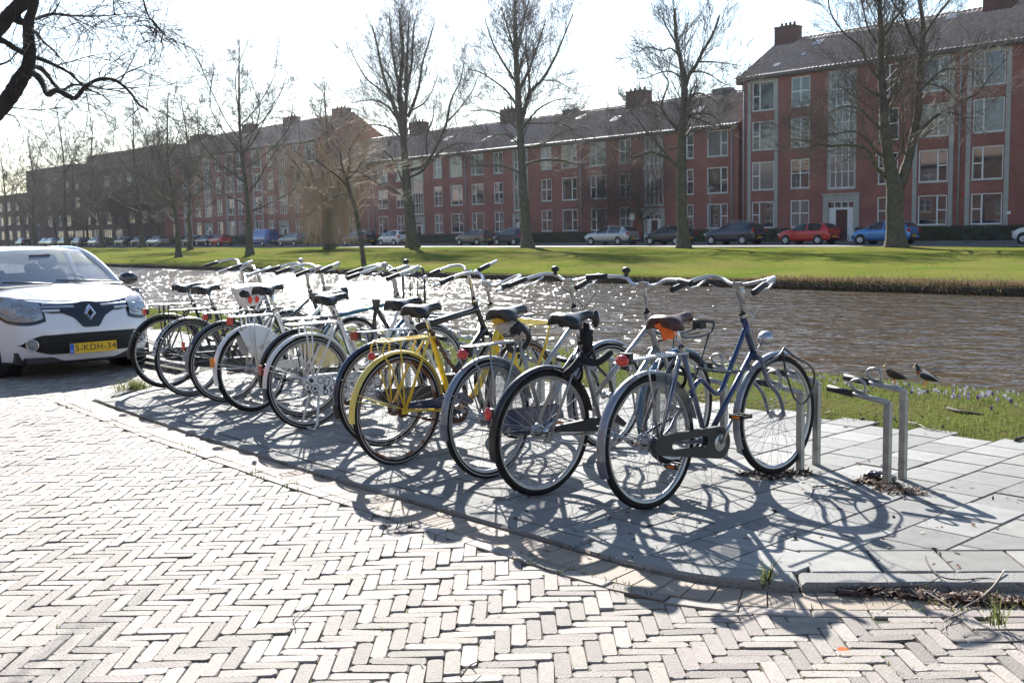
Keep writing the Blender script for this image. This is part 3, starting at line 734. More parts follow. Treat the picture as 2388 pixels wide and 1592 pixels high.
def bicycle(name, label, u, n, head, st, group='bicycles parked in the rack row'):
    """st: style dict"""
    g = st.get
    z0 = 0.0
    root = bpy.data.objects.new(name, None); COL.objects.link(root); root.empty_display_size = .1
    tag(root, label, 'bicycle', group)
    root.location = P(u, n, z0+.003); root.rotation_euler = (radians(g('lean', 0)), 0, radians(head))
    fm, fm2 = g('frame', m_black), g('frame2', g('frame', m_black))
    RA = Vector((0, 0, R_W)); FA = Vector((1.10, 0, R_W)); BB = Vector((.46, 0, .285))
    SC_ = Vector((.275, 0, g('scz', .80))); HB_ = Vector((.895, 0, .715)); HT = Vector((.81, 0, .925)); sz = g('seatz', SEATZ)
    kind = g('kind', 'lady')
    T = lambda p, q, r, mb, n_=10, mi=0: mb.tube([p, q], r, n_, mi=mi)
    f = MB(); rt = g('rt', .0145)
    # seat tube, head tube
    T(BB, SC_, rt, f)
    f.lathe([(0, -.04), (.022, -.04), (.022, .04), (0, .04)], BB, (0, 1, 0), 12)
    for sg in (-1, 1):
        f.tube([RA+Vector((0, sg*.066, 0)), RA+Vector((.10, sg*.05, -.012)), BB+Vector((-.06, sg*.032, .01))], .0095, 7)
        f.tube([RA+Vector((.0, sg*.066, 0)), (.13, sg*.055, .60), (.235, sg*.02, .755)], .0085, 7)
        f.box(RA+Vector((.0, sg*.066, 0)), (.045, .006, .04))
    f.build('frame', [fm], root)
    d = MB(); T(HB_, HT, .0185, d); d.lathe([(.022, -.012), (.022, .012)], HT, HT-HB_, 12); d.lathe([(.022, -.012), (.022, .012)], HB_, HT-HB_, 12)
    if kind == 'lady_curve':       # two parallel tubes that bend back at the lower end
        for dz, xe, ze in ((0., .47, .30), (.10, .335, .60)):
            p0 = HB_+(HT-HB_)*(.10 if dz == 0 else .78)
            d.tube(spline([p0, p0+Vector((-.13, 0, -.19)), p0+Vector((-.26, 0, -.345)) if dz else p0+Vector((-.30, 0, -.36)), (xe+(.09 if dz else .0), 0, ze-.0+(.02 if dz else 0)), (xe-(.0), 0, ze-(.0 if dz == 0 else .04))], 5) if dz else [p0, BB], .0165 if dz == 0 else .0145, 10)
        d.tube(spline([(.335+.02, 0, .55), (.22, 0, .46), (.10, .05, .405), (.0, .06, .36)], 4), .008, 6)
        d.tube(spline([(.335+.02, 0, .55), (.22, 0, .46), (.10, -.05, .405), (.0, -.06, .36)], 4), .008, 6)
    elif kind == 'lady_straight':
        T(HB_+(HT-HB_)*.12, BB, .0165, d); T(HB_+(HT-HB_)*.80, BB+(SC_-BB)*.42, .0145, d)
    elif kind == 'lady_low':
        d.tube(spline([HB_+(HT-HB_)*.3, (.80, 0, .60), (.68, 0, .40), (.56, 0, .31), BB], 5), .022, 10)
    elif kind == 'omafiets':
        d.tube([HB_+(HT-HB_)*.1, BB], .016, 10)
        d.tube(spline([HB_+(HT-HB_)*.75, (.72, 0, .66), (.60, 0, .50), (.47, 0, .42), (.375, 0, .46)], 5), .0145, 10)
    elif kind == 'man':
        T(HB_+(HT-HB_)*.12, BB, g('dt', .017), d); T(HB_+(HT-HB_)*.78, SC_+Vector((0, 0, -.02)), g('dt', .017)*.95, d)
    elif kind == 'transport':
        T(HB_+(HT-HB_)*.12, BB, .02, d); T(HB_+(HT-HB_)*.78, SC_+(BB-SC_)*.25, .022, d); T((.62, 0, .74), (.58, 0, .52), .014, d)
    d.build('down_tube', [fm2], root)
    sp = MB(); T(SC_, Vector((SEATX+.005, 0, sz-.045)), .0128, sp); sp.lathe([(.02, -.01), (.02, .015)], SC_, SC_-BB, 10)
    sp.tube([(SEATX-.05, .02, sz-.05), (SEATX+.10, .02, sz-.045)], .0035, 5); sp.tube([(SEATX-.05, -.02, sz-.05), (SEATX+.10, -.02, sz-.045)], .0035, 5); sp.box((SEATX+.01, 0, sz-.05), (.045, .05, .03))
    sp.build('seat_post', [g('post', m_chrome)], root)
    sa = MB(); saddle_mesh(sa, (SEATX+.01, 0, sz), g('sw', .12)); tl = radians(g('stilt', 2)); sa.xf(lambda p: (p[0], p[1], p[2]+(p[0]-SEATX)*tl))
    sa.tube([(SEATX-.095, .045, sz-.03), (SEATX-.06, .045, sz-.07), (SEATX+.02, .03, sz-.065)], .008, 6); sa.tube([(SEATX-.095, -.045, sz-.03), (SEATX-.06, -.045, sz-.07), (SEATX+.02, -.03, sz-.065)], .008, 6)
    sa.build('saddle', [g('saddle', m_saddle)], root)
    # wheels
    add_wheel(root, RA, g('rim', m_rim), g('stripe', True), rot=random.random())
    rs = MB(); rs.lathe([(0, -.052), (.045, -.052), (.047, -.046), (.03, -.044)], RA, (0, 1, 0), 18)
    for i in range(9): a = 2*pi*i/9
    rs.lathe([(.03, .03), (.045, .034), (.045, .05), (0, .052)], RA, (0, 1, 0), 16); rs.build('hub', [m_alu if not g('rusty') else m_chainrust], root)
    # steering assembly
    axis = (HT-HB_).normalized(); stv = radians(g('steer', 0))
    SM = Matrix.Translation(HB_) @ Matrix.Rotation(stv, 4, axis) @ Matrix.Translation(-HB_)
    def sx(p): return tuple(SM @ Vector(p))
    fk = MB()
    for sg in (-1, 1): fk.tube(spline([HB_+Vector((.002, sg*.018, -.008)), HB_+Vector((.01, sg*.05, -.03)), HB_+Vector((.055, sg*.055, -.15)), FA+Vector((-.055, sg*.057, .13)), FA+Vector((-.012, sg*.057, .035)), FA+Vector((0, sg*.057, 0))], 4), [.013]*8+[.011]*8+[.0095]*5, 8)
    fk.box(HB_+Vector((.003, 0, -.018)), (.03, .10, .022)); fk.xf(sx); fk.build('fork', [g('fork', fm)], root)
    wf = add_wheel(root, FA, g('rim', m_rim), g('stripe', True), Mx=SM, rot=random.random())
    if g('fguard') is not None:
        mg = MB(); mudguard(mg, FA, radians(g('fg0', 55)), radians(g('fg1', 215))); 
        for sg in (-1, 1): mg.tube([FA+Vector((0, sg*.06, 0)), FA+Vector((.36*cos(radians(195)), sg*.026, .36*sin(radians(195))))], .0025, 4)
        mg.xf(sx); mg.build('front_mudguard', [g('fguard')], root)
    if g('rguard') is not None:
        mg = MB(); mudguard(mg, RA, radians(g('rg0', 12)), radians(g('rg1', 192)), wd=.029)
        if g('flap'): pass
        for sg in (-1, 1):
            for da in (0, 6): mg.tube([RA+Vector((0, sg*.066, .01)), RA+Vector((.375*cos(radians(g('rg1', 192)-28+da)), sg*.028, .375*sin(radians(g('rg1', 192)-28+da))))], .0024, 4)
        mg.build('rear_mudguard', [g('rguard')], root)
        if g('flap'):
            fl_ = MB(); mudguard(fl_, RA, radians(g('rg1', 192)-1), radians(g('rg1', 192)+13), r=.377, wd=.033); fl_.build('mud_flap', [g('flap')], root)
        if g('whitetip'):
            fl_ = MB(); mudguard(fl_, RA, radians(150), radians(g('rg1', 192)), r=.3745, wd=.0295); fl_.build('mudguard_tip', [g('whitetip')], root)
    # stem & handlebar
    top = Vector((.765, 0, g('hz', 1.115))); hb = MB(); hm = g('bar', m_chrome)
    hb.tube([HT, top-Vector((-.012, 0, .035)), top], [.0125, .0125, .015], 10); hb.lathe([(.021, -.018), (.021, .018)], HT+axis*.012, axis, 12)
    if g('chunky'): hb.tube([top-axis*.11, top-axis*.05, top+Vector((-.0, 0, .0))], [.018, .027, .024], 12)
    hw = g('hw', .30); sweep = g('sweep', .24); rise = g('rise', .03); grips = []
    for sg in (-1, 1):
        if g('hstyle', 'city') == 'city': pts = [top, top+Vector((.015, sg*.07, .01)), top+Vector((.05, sg*.15, rise)), top+Vector((.03, sg*.225, rise+.015)), top+Vector((-.06, sg*(hw-.03), rise)), top+Vector((-sweep, sg*hw, rise-.05))]
        elif g('hstyle') == 'oma': pts = [top, top+Vector((.02, sg*.06, -.01)), top+Vector((.09, sg*.13, .035)), top+Vector((.10, sg*.20, .06)), top+Vector((.02, sg*(hw-.02), .05)), top+Vector((-sweep, sg*hw, -.02))]
        else: pts = [top, top+Vector((0, sg*.08, .0)), top+Vector((.015, sg*.14, rise)), top+Vector((.0, sg*.22, rise+.01)), top+Vector((-.06, sg*(hw+.04), rise))]
        S = spline(pts, 7); hb.tube(S, .0103, 9)
        tot = 0; k_ = len(S)-1; gl = g('glen', .125); st_off = g('gend', 0.)
        L_ = [0]
        for a_, b_ in zip(S[::-1], S[::-1][1:]): L_.append(L_[-1]+float(np.linalg.norm(a_-b_)))
        Rv = S[::-1]
        seg = [Rv[i] for i in range(len(Rv)) if st_off-.001 <= L_[i] <= gl+st_off+.012]
        if st_off == 0: d0 = (Rv[0]-Rv[1]); seg = [Rv[0]+d0/np.linalg.norm(d0)*.008]+seg
        grips.append(seg)
        if g('levers', True):
            b0 = S[int(len(S)*.66)]; hb.tube([b0, b0+np.array([-.01, sg*.005, -.022]), b0+np.array([-.06, sg*.012, -.05]), b0+np.array([-.12, sg*.012, -.06]), b0+np.array([-.15, sg*.012, -.062])], [.009, .007, .005, .005, .004], 6)
    hb.box(top, (.04, .05, .036)); hb.xf(sx); hb.build('handlebar', [hm], root)
    for seg in grips:
        gm = MB(); gm.tube(seg, .0165, 10); gm.xf(sx); gm.build('grip', [g('grip', m_grip)], root)
    if g('bell'):
        bm = MB(); y = .17*g('bellside', 1); bm.ball(top+Vector((.045, y, rise+.045)), .027, 14, sc=(1, 1, .75)); bm.tube([top+Vector((.045, y, rise+.01)), top+Vector((.045, y, rise+.04))], .012, 8); bm.xf(sx); bm.build('bell', [g('bell')], root)
    # cables
    if g('cables', True):
        cb_ = MB()
        for sg in (-1, 1):
            cb_.tube(spline([top+Vector((-.01, sg*.20, 0)), top+Vector((.10, sg*.14, -.06)), top+Vector((.13, sg*.02, -.16)), HT+Vector((.07, 0, -.03)), HB_+Vector((.03, 0, .02))], 5), .0026, 5)
        cb_.xf(sx); cb_.build('cable', [g('cablemat', m_blackp)], root)
    # rear rack
    if g('rack') is not None:
        rk = MB(); rack(rk, g('rackstyle', 'v'), z=g('rackz', .785)); rk.build('rear_rack', [g('rack')], root)
    # chain parts
    ys = -.05
    cs = g('case', 'full'); cm = MB()
    if cs in ('full', 'slot'):
        out = []; r1, r2 = g('cr1', .062), g('cr2', .098)
        for i in range(11): a = pi/2+.12+(pi-.24)*i/10; out.append((RA.x-.0+r1*cos(a), RA.z-.01+r1*sin(a)))
        for i in range(13): a = -pi/2+(pi)*i/12; out.append((BB.x+.01+r2*cos(a), BB.z+r2*sin(a)))
        Mf = lambda v: (v[0], ys-v[2], v[1])
        if cs == 'full':
            cm.prism(out, -.004, .036, Mf)
            sc_ = [(RA.x*0+(x-.24)*.93+.24, (z-.31)*.90+.31) for x, z in out]; cm.prism(sc_, .036, .041, Mf)
        else:
            # case with an open slot: ring between outer outline and inner slot
            inn = []
            for i in range(11): a = pi/2+.12+(pi-.24)*i/10; inn.append((RA.x+.10+.020*cos(a), RA.z-.025+.020*sin(a)))
            for i in range(13): a = -pi/2+pi*i/12; inn.append((BB.x-.12+.030*cos(a), BB.z+.025+.030*sin(a)))
            k_ = len(out); 
            for h0, h1 in ((.0, .036),):
                V = [Mf((x, z, h0)) for x, z in out]+[Mf((x, z, h1)) for x, z in out]+[Mf((x, z, h0)) for x, z in inn]+[Mf((x, z, h1)) for x, z in inn]; F = []
                for i in range(k_):
                    j = (i+1) % k_; F += [(i, j, k_+j, k_+i), (2*k_+i, 3*k_+i, 3*k_+j, 2*k_+j), (k_+i, k_+j, 3*k_+j, 3*k_+i), (i, 2*k_+i, 2*k_+j, j)]
                cm.add(V, F, 0, False)
    elif cs == 'guard':
        out = [(RA.x+.03, RA.z+.045), (RA.x+.03, RA.z+.012), (BB.x-.08, BB.z+.03), (BB.x+.02, BB.z+.075), (BB.x+.1, BB.z+.03), (BB.x+.125, BB.z+.05), (BB.x+.03, BB.z+.125), (BB.x-.07, BB.z+.115)]
        cm.prism(out, -.004, .02, lambda v: (v[0], ys-v[2], v[1]))
    if cs: cm.build('chain_case', [g('casemat', m_blackp)], root)
    ck = MB()
    if cs in ('guard', None) or g('showchain'):
        for dz in (.04, -.04): ck.tube([(RA.x, ys, RA.z+dz*.7), (BB.x, ys, BB.z+dz*2.1)], .005, 4)
        ck.lathe([(.088, -.003), (.09, 0), (.088, .003), (.05, .003), (.05, -.003), (.088, -.003)], (BB.x, ys, BB.z), (0, 1, 0), 28)
        for i in range(5): a = 2*pi*i/5; ck.tube([(BB.x, ys, BB.z), (BB.x+.085*cos(a), ys, BB.z+.085*sin(a))], .007, 5)
    else: ck.lathe([(0, -.046), (.04, -.044), (.048, -.04), (.048, -.03)], BB+Vector((.01, ys+.005, 0)), (0, 1, 0), 20)
    ck.build('chainring', [m_chainrust if g('rusty') else m_alu], root)
    ca = radians(g('crank', 70))
    ya, yb = -.105, .085
    cr = MB(); e1 = BB+Vector((.165*cos(ca), 0, .165*sin(ca))); e2 = BB-Vector((.165*cos(ca), 0, .165*sin(ca)))
    cr.tube([BB+Vector((0, .0, 0)), BB+Vector((0, ya+.01, 0)), ], .012, 8); cr.tube([BB+Vector((0, ya, 0)), e1+Vector((0, ya-.01, 0))], [.014, .010], 8, flat=.7); cr.tube([BB, BB+Vector((0, yb, 0))], .012, 8); cr.tube([BB+Vector((0, yb, 0)), e2+Vector((0, yb+.01, 0))], [.014, .010], 8)
    cr.build('crank', [m_alu], root)
    for e, y, sg in ((e1, ya-.06, -1), (e2, yb+.06, 1)):
        pd = MB(); c = Vector((e.x, y, e.z)); pd.tube([c+Vector((0, -.05, 0)), c+Vector((0, .05, 0))], .006, 6)
        for dx in (-.034, .034): pd.box(c+Vector((dx, 0, 0)), (.016, .088, .022))
        for dy in (-.044, 0, .044): pd.box(c+Vector((0, dy, 0)), (.08, .008, .016))
        pr_ = pd.build('pedal', [m_blackp], root); 
        for dx in (-.0435, .0435): MB().box(c+Vector((dx, 0, 0)), (.003, .05, .014)).build('reflector', [m_ambr], pr_)
    # tail light
    tl_ = g('tail')
    if tl_:
        k2, px, pz, m_ = tl_; tb = MB()
        if k2 == 'oval': tb.ball((px, 0, pz), .03, 16, sc=(.8, 1.45, 1.0)); base = MB().box((px+.028, 0, pz+.008), (.03, .075, .055))
        elif k2 == 'box': tb.box((px, 0, pz), (.022, .062, .058)); base = MB().box((px+.022, 0, pz), (.022, .066, .052))
        elif k2 == 'guard': tb.ball((px, 0, pz), .024, 14, sc=(.75, 1.0, 1.5)); base = MB().box((px+.02, 0, pz), (.02, .03, .05))
        elif k2 == 'round': tb.ball((px, 0, pz), .026, 14, sc=(1, 1, 1)); base = MB().box((px+.03, 0, pz), (.03, .02, .02))
        elif k2 == 'refl': tb.prism([(-.018, -.035), (.018, -.035), (.026, .035), (-.026, .035)], -.006, .006, lambda v: (px+v[2], v[0], pz+v[1])); base = MB().box((px+.01, 0, pz), (.012, .02, .03))
        t1 = tb.build('tail_light', [m_], root); base.build('light_housing', [m_blackp], t1)
    for k2 in g('extra_refl', []):
        tb = MB(); tb.prism([(-.018, -.035), (.018, -.035), (.026, .035), (-.026, .035)], -.006, .006, lambda v: (k2[0]+v[2], v[0], k2[1]+v[1])); tb.build('reflector', [k2[2]], root)
    hl = g('lamp')
    if hl:
        k2, c, mm = hl; lb = MB(); c = Vector(c)
        if k2 == 'round': lamp_round(lb, c, g('lampr', .042))
        elif k2 == 'drop':
            for i_, (zz_, rr_) in enumerate([(0, 0)]): pass
            lb.ball(c, .034, 14, sc=(.75, .8, 1.75)); lb.ball(c+Vector((.012, 0, .006)), .031, 14, mi=1, sc=(.62, .75, 1.6))
        else: lb.box(c, (.06, .06, .045)); lb.box(c+Vector((.032, 0, 0)), (.006, .052, .038), mi=1)
        lb.tube([c+Vector((-.03, 0, -.02)), (HB_.x+.01, 0, c.z-.07)], .005, 5); lb.xf(sx); lb.build('headlight', [mm, m_lens], root)
    if g('skirt') is not None:
        sk = MB()
        for sg in (-1, 1):
            # quarter-ring screen beside the upper front part of the rear wheel
            G = []; a0, a1 = radians(g('sk0', 14)), radians(g('sk1', 86))
            for i in range(17):
                a = a0+(a1-a0)*i/16; row = []
                for j in range(6):
                    q = j/5; ri = .13+.0*q; r_ = ri+(.362-ri)*q; bul = .05+.012*(1-q)
                    row.append((r_*cos(a), sg*(bul-.02*q*q), R_W+r_*sin(a)))
                G.append(row)
            sk.grid(G)
        sk.build('skirt_guard', [g('skirt')], root)
    if g('stand') == 'double':
        ks = MB()
        for sg in (-1, 1): ks.tube([(.06, sg*.05, .33), (.0, sg*.11, .05), (-.03, sg*.115, .012)], .0095, 7)
        ks.tube([(-.03, -.125, .012), (-.03, .125, .012)], .0085, 7); ks.build('kickstand', [g('standmat', fm)], root)
    elif g('stand') == 'single':
        ks = MB(); ks.tube([(.16, .05, .28), (.07, .15, .03), (.05, .16, .012)], .0085, 7); ks.build('kickstand', [m_blackp], root)
    fr = g('frack')
    if fr:
        rk = MB(); sty, m_ = fr; zt = .80
        if sty == 'flat':
            for y in (-.15, -.075, 0, .075, .15): rk.tube([(.93, y, zt), (1.24, y, zt+.01)], .0065, 6)
            rk.tube(spline([(.93, -.15, zt), (.91, -.12, zt), (.91, .12, zt), (.93, .15, zt)], 3), .0075, 6); rk.tube(spline([(1.24, -.15, zt+.01), (1.27, -.12, zt+.01), (1.27, .12, zt+.01), (1.24, .15, zt+.01)], 3), .0075, 6)
            for sg in (-1, 1): rk.tube([(1.22, sg*.15, zt), (1.20, sg*.14, zt-.13), (1.10, sg*.075, .36)], .008, 6); rk.tube([(.93, sg*.1, zt), (.86, sg*.03, zt+.02)], .007, 6)
        elif sty == 'high':           # tall crate-style front carrier
            zt = .74
            for sg in (-1, 1):
                rk.tube(spline([(.98, sg*.17, zt+.36), (.98, sg*.17, zt)], 2), .009, 7); rk.tube([(.98, sg*.17, zt), (1.30, sg*.17, zt)], .009, 7); rk.tube([(1.10, sg*.08, .37), (1.10, sg*.13, zt)], .008, 6)
            rk.tube(spline([(.98, -.17, zt+.36), (.98, -.12, zt+.41), (.98, .12, zt+.41), (.98, .17, zt+.36)], 4), .0095, 7)
            for z_ in (zt+.12, zt+.24): rk.tube([(.98, -.17, z_), (.98, .17, z_)], .006, 6)
            for y in (-.06, .06): rk.tube([(.98, y, zt), (.98, y, zt+.41)], .006, 6); rk.tube([(.98, y, zt), (1.30, y, zt)], .007, 6)
            rk.tube([(1.30, -.17, zt), (1.30, .17, zt)], .009, 7); rk.tube([(.98, -.17, zt), (.98, .17, zt)], .009, 7); rk.tube([(.84, 0, .80), (.98, 0, .80)], .01, 6)
        elif sty == 'hoop':
            zt = .80
            for sg in (-1, 1):
                rk.tube(spline([(.90, sg*.12, zt+.05), (1.0, sg*.13, zt), (1.22, sg*.13, zt), (1.27, sg*.13, zt+.035), (1.28, sg*.13, zt+.07)], 4), .007, 6)
                rk.tube([(1.23, sg*.13, zt), (1.10, sg*.07, .36)], .006, 6)
            rk.tube([(1.28, -.13, zt+.07), (1.28, .13, zt+.07)], .007, 6); rk.tube([(.90, -.12, zt+.05), (.90, .12, zt+.05)], .007, 6)
            for y in (-.05, .05): rk.tube([(.93, y, zt+.03), (1.0, y, zt), (1.25, y, zt)], .005, 6)
        rk.xf(sx); rk.build('front_rack', [m_], root)
    # brake / gear odds: wheel lock on seat stays
    if g('ringlock'):
        rl = MB(); rl.tube(arc((RA.x+.22, 0, .66), .062, radians(-60), radians(240), 14, 'xz'), .011, 7)
        rl.xf(lambda p: (RA.x+.225+(p[2]-.66)*-.35*0+.0, (p[0]-RA.x-.22), p[2])); rl.build('ring_lock', [m_blackp], root)
    return root

B = {}
B[1] = bicycle('lady_bicycle', 'blue and grey step-through bicycle with silver round headlight, nearest the empty rack posts', 3.56, 4.15, 41, dict(lean=-1.5, kind='lady_curve', frame=m_slate, frame2=m_blue, fork=m_slate, fguard=m_guard, fg0=68, fg1=205, rguard=m_guard, flap=m_slate, rg1=188, rack=m_alu, rackstyle='v', saddle=m_saddleb, post=m_chrome, case='slot', cr1=.052, cr2=.088, lamp=('round', (1.0, 0, .80), m_alu), lampr=.045, tail=('oval', -.185, .785, m_red), skirt=m_smoke, chunky=True, stripe=False, crank=58, ringlock=True, steer=-3, bar=m_alu, hw=.29, sweep=.22, cablemat=m_alu))
B[2] = bicycle('lady_bicycle', 'silver bicycle with chipped black rear mudguard, black saddle and hooped black front carrier', 4.18, 3.96, 40, dict(lean=3, kind='lady_straight', frame=m_silver, fork=m_silver, fguard=m_mblue, fg0=40, fg1=215, rguard=m_black, rg0=12, rg1=196, saddle=m_saddle, case='guard', casemat=m_blackp, tail=('guard', -.385, .50, m_red), frack=('hoop', m_black), lamp=('box', (1.31, 0, .84), m_blackp), hstyle='flat', hw=.34, bell=m_blackp, stripe=False, ringlock=True, levers=False, cables=False, crank=-20, steer=4, showchain=True))
B[3] = bicycle('lady_bicycle', 'silver bicycle with silver mudguards, smoky skirt guard and a rag bundle under its grey saddle', 4.69, 4.04, 46, dict(lean=-2, kind='lady_straight', frame=m_silver, fork=m_black, fguard=m_guard, fg0=60, rguard=m_guard, flap=m_slate, rg1=178, rack=m_silver, rackstyle='loop', saddle=m_saddleg, case='full', casemat=m_navy, tail=('oval', -.185, .745, m_red), skirt=m_smoke, lamp=('drop', (1.0, 0, .86), m_blackp), bell=m_blackp, stripe=True, crank=200, steer=-4))
B[4] = bicycle('lady_bicycle', 'rusty yellow bicycle with yellow carriers front and rear', 5.39, 3.88, 45, dict(lean=1.5, kind='lady_low', rt=.018, frame=m_yellow, frame2=m_yellow, fork=m_yellow, fguard=None, rguard=m_yellow2, rg0=8, rg1=186, rack=m_yellow, rackstyle='loop', saddle=m_saddle, case='guard', casemat=m_navy, rim=m_rimr, rusty=True, tail=('round', -.20, .70, m_red), frack=('flat', m_yellow), hstyle='oma', hw=.30, sweep=.2, gend=.04, stripe=True, levers=False, cables=False, crank=170, steer=0, hz=1.09))
B[5] = bicycle('gentleman_bicycle', 'black top-tube bicycle with navy rear mudguard and square dark red light', 5.92, 4.15, 38, dict(lean=-2.5, kind='man', dt=.025, frame=m_black, fork=m_black, fguard=None, rguard=m_navy, rg0=10, rg1=185, flap=m_blackp, rack=m_chrome, rackstyle='v', saddle=m_saddle, case='full', casemat=m_blackp, tail=('box', -.19, .765, m_dred), frack=('flat', m_black), hstyle='oma', hw=.28, sweep=.2, gend=.05, levers=False, cables=False, stripe=True, crank=95, hz=1.15, steer=6))
B[6] = bicycle('grandma_bicycle', 'white bicycle with black and white flower-print chain case and double stand', 6.89, 4.16, 39, dict(lean=0.5, kind='omafiets', frame=m_whitep, fork=m_whitep, fguard=m_white, rguard=m_white, rg0=5, rg1=182, flap=m_navy, rack=m_whitep, rackstyle='double', saddle=m_saddle, case='full', casemat=m_floral, cr1=.075, cr2=.11, extra_refl=[(-.385, .475, m_dred)], stand='double', standmat=m_whitep, stripe=True, crank=75, bell=m_alu, hstyle='oma', hw=.27, steer=3, sw=.12))
B[7] = bicycle('gentleman_bicycle', 'teal top-tube bicycle with tall black front carrier and yellowed skirt guard', 7.36, 4.40, 31, dict(lean=2, kind='man', dt=.017, frame=m_teal, fork=m_teal, fguard=None, rguard=m_black, rack=m_black, saddle=m_saddle, case='full', casemat=m_blackp, skirt=m_yfilm, frack=('high', m_black), stripe=True, crank=30, steer=6, hw=.29, bell=m_blackp, bellside=-1, hz=1.13, seatz=.98))
B[8] = bicycle('lady_bicycle', 'white bicycle with solid white skirt guard, rusty rack and black round headlight', 7.91, 4.26, 49, dict(lean=-2, kind='lady_straight', frame=m_whitep, fork=m_whitep, fguard=m_white, fg0=60, rguard=m_white, rg0=10, rg1=195, rack=m_whitep, rackstyle='double', saddle=m_saddle, case='guard', casemat=m_whitep, tail=('box', -.185, .755, m_red), extra_refl=[(-.375, .44, m_ambr)], skirt=m_white, sk0=28, sk1=112, lamp=('round', (1.02, 0, .93), m_blackp), stripe=False, crank=-60, hz=1.14, seatz=1.02))
B[9] = bicycle('lady_bicycle', 'dark slate step-through bicycle with silver mudguards and a plastic bag over its saddle', 8.55, 4.35, 38, dict(lean=2.5, kind='lady_straight', rt=.0165, frame=m_slated, fork=m_slated, fguard=m_guard, rguard=m_slated, whitetip=m_guard, rg0=10, rg1=188, rack=m_black, rackstyle='v', saddle=m_saddle, case='full', casemat=m_black, tail=('oval', -.185, .755, m_red), extra_refl=[(-.385, .52, m_red)], lamp=('box', (.98, 0, .95), m_alu), stripe=True, crank=10, hz=1.12, bell=m_alu))
B[10] = bicycle('lady_bicycle', 'black bicycle with checkered black and white mudguards and grey grips', 9.13, 4.29, 48, dict(lean=-1, kind='omafiets', frame=m_black, frame2=m_check, fork=m_black, fguard=m_check, rguard=m_check, rg0=15, rg1=172, rack=m_black, rackstyle='v', saddle=m_saddle, case='full', casemat=m_black, stripe=True, crank=120, hz=1.10, grip=m_stripe, steer=-8))
B[11] = bicycle('grandma_bicycle', 'black bicycle with black mudguards and silver handlebar, closest to the white car', 9.80, 4.37, 38, dict(lean=2, kind='omafiets', frame=m_black, fork=m_black, fguard=m_black, rguard=m_black, rg0=10, rg1=172, flap=m_blackp, rack=m_black, rackstyle='double', saddle=m_saddle, case='full', casemat=m_black, tail=('box', -.20, .745, m_red), stripe=False, crank=40, hz=1.15, levers=False, rackz=.80))

# ---- things lying on / hanging from the bicycles
def blob(mb, c, r, sc, seed, amp=.25, n=18, mi=0, freq=9.):
    rg = np.random.RandomState(seed); ph = rg.rand(6)*6.28; vs = []; h = n
    st = len(mb.v)
    G = []
    for i in range(h+1):
        th = pi*i/h; row = []
        for j in range(n):
            a = 2*pi*j/n; d = np.array([sin(th)*cos(a), sin(th)*sin(a), cos(th)])
            q = 1+amp*(sin(freq*d[0]+ph[0])*sin(freq*.8*d[1]+ph[1])+.6*sin(freq*1.7*d[2]+ph[2]+2*d[0])+.4*sin(freq*2.3*d[1]+ph[3]))
            v = d*r*q*np.array(sc); row.append(tuple(np.array(c)+v))
        G.append(row)
    mb.grid(G, closev=True)
def on_bike(b, name, mb, mats, label, cat, subs=()):
    o = mb.build(name, mats); o.location = b.location; o.rotation_euler = b.rotation_euler; tag(o, label, cat); return o
m_plast = mat('white_plastic_bag', (.72, .71, .70), .35, noise=.06, scale=12, bump=.8, bscale=30)
m_redp = mat('red_print', (.65, .05, .04), .4)
pb = MB(); G = []
for i in range(13):
    t = i/12; z = 1.0-.17*t; row = []
    for j in range(22):
        a = 2*pi*j/22; w_ = .115*(1-.55*t**1.5)*(1 if t > .1 else .9); l_ = .155*(1-.5*t**1.6); q = 1+.06*sin(5*a+t*5)+.05*sin(9*a-t*9)*(t+.2)
        row.append((SEATX-.0+l_*cos(a)*q, w_*sin(a)*q, z+.012*sin(3*a)*(1-t)))
    G.append(row)
pb.grid(G, closev=True); pb.add([(SEATX, 0, 1.025)]+G[0], [(0, 1+(j+1) % 22, 1+j) for j in range(22)]); pb.add([(SEATX, 0, .82)]+G[-1], [(0, 1+j, 1+(j+1) % 22) for j in range(22)])
bag = on_bike(B[9], 'plastic_bag', pb, [m_plast], 'white plastic bag with red print pulled over a saddle', 'bag')
pr = MB()
for (x0, w1) in ((-.035, .028), (.03, .018)):
    pr.prism([(x0-.022, -.03), (x0+.006, -.036), (x0+.02, .0), (x0+.004, .03), (x0-.02, .018)], 0, .002, lambda v: (SEATX+v[0], -.0995+.0-v[2]-.012*(.9 if v[0] > 0 else 1), .895+v[1]))
pr.build('print', [m_redp], bag)
rg_ = MB(); blob(rg_, (SEATX-.03, 0, .88), .06, (1.2, 1.0, .8), 3, .14); blob(rg_, (SEATX+.05, -.04, .84), .05, (1, .9, .9), 5, .16)
m_rag = mat('cream_rag', (.55, .50, .44), .8, noise=.15, scale=20)
rag = on_bike(B[3], 'rag_bundle', rg_, [m_rag], 'cream rag bundle stuffed under the grey saddle', 'rag')
r2 = MB(); blob(r2, (SEATX-.095, 0, .915), .035, (1.3, 1, .5), 8, .15); r2.build('rag_corner', [mat('yellow_rag', (.75, .42, .04), .8)], rag)
bk = MB(); bk.tube(spline([(SEATX-.02, -.02, .93), (SEATX+.03, -.07, .86), (SEATX+.09, -.06, .80), (SEATX+.10, 0, .74), (SEATX+.03, .03, .73), (SEATX-.02, .0, .78)], 6), .02, 9); blob(bk, (SEATX+.0, -.05, .86), .04, (1.3, .8, .9), 12, .2)
on_bike(B[3], 'chain_lock', bk, [m_blackp], 'black fabric-covered chain lock looped under the grey saddle', 'lock')
bo = MB(); G = []
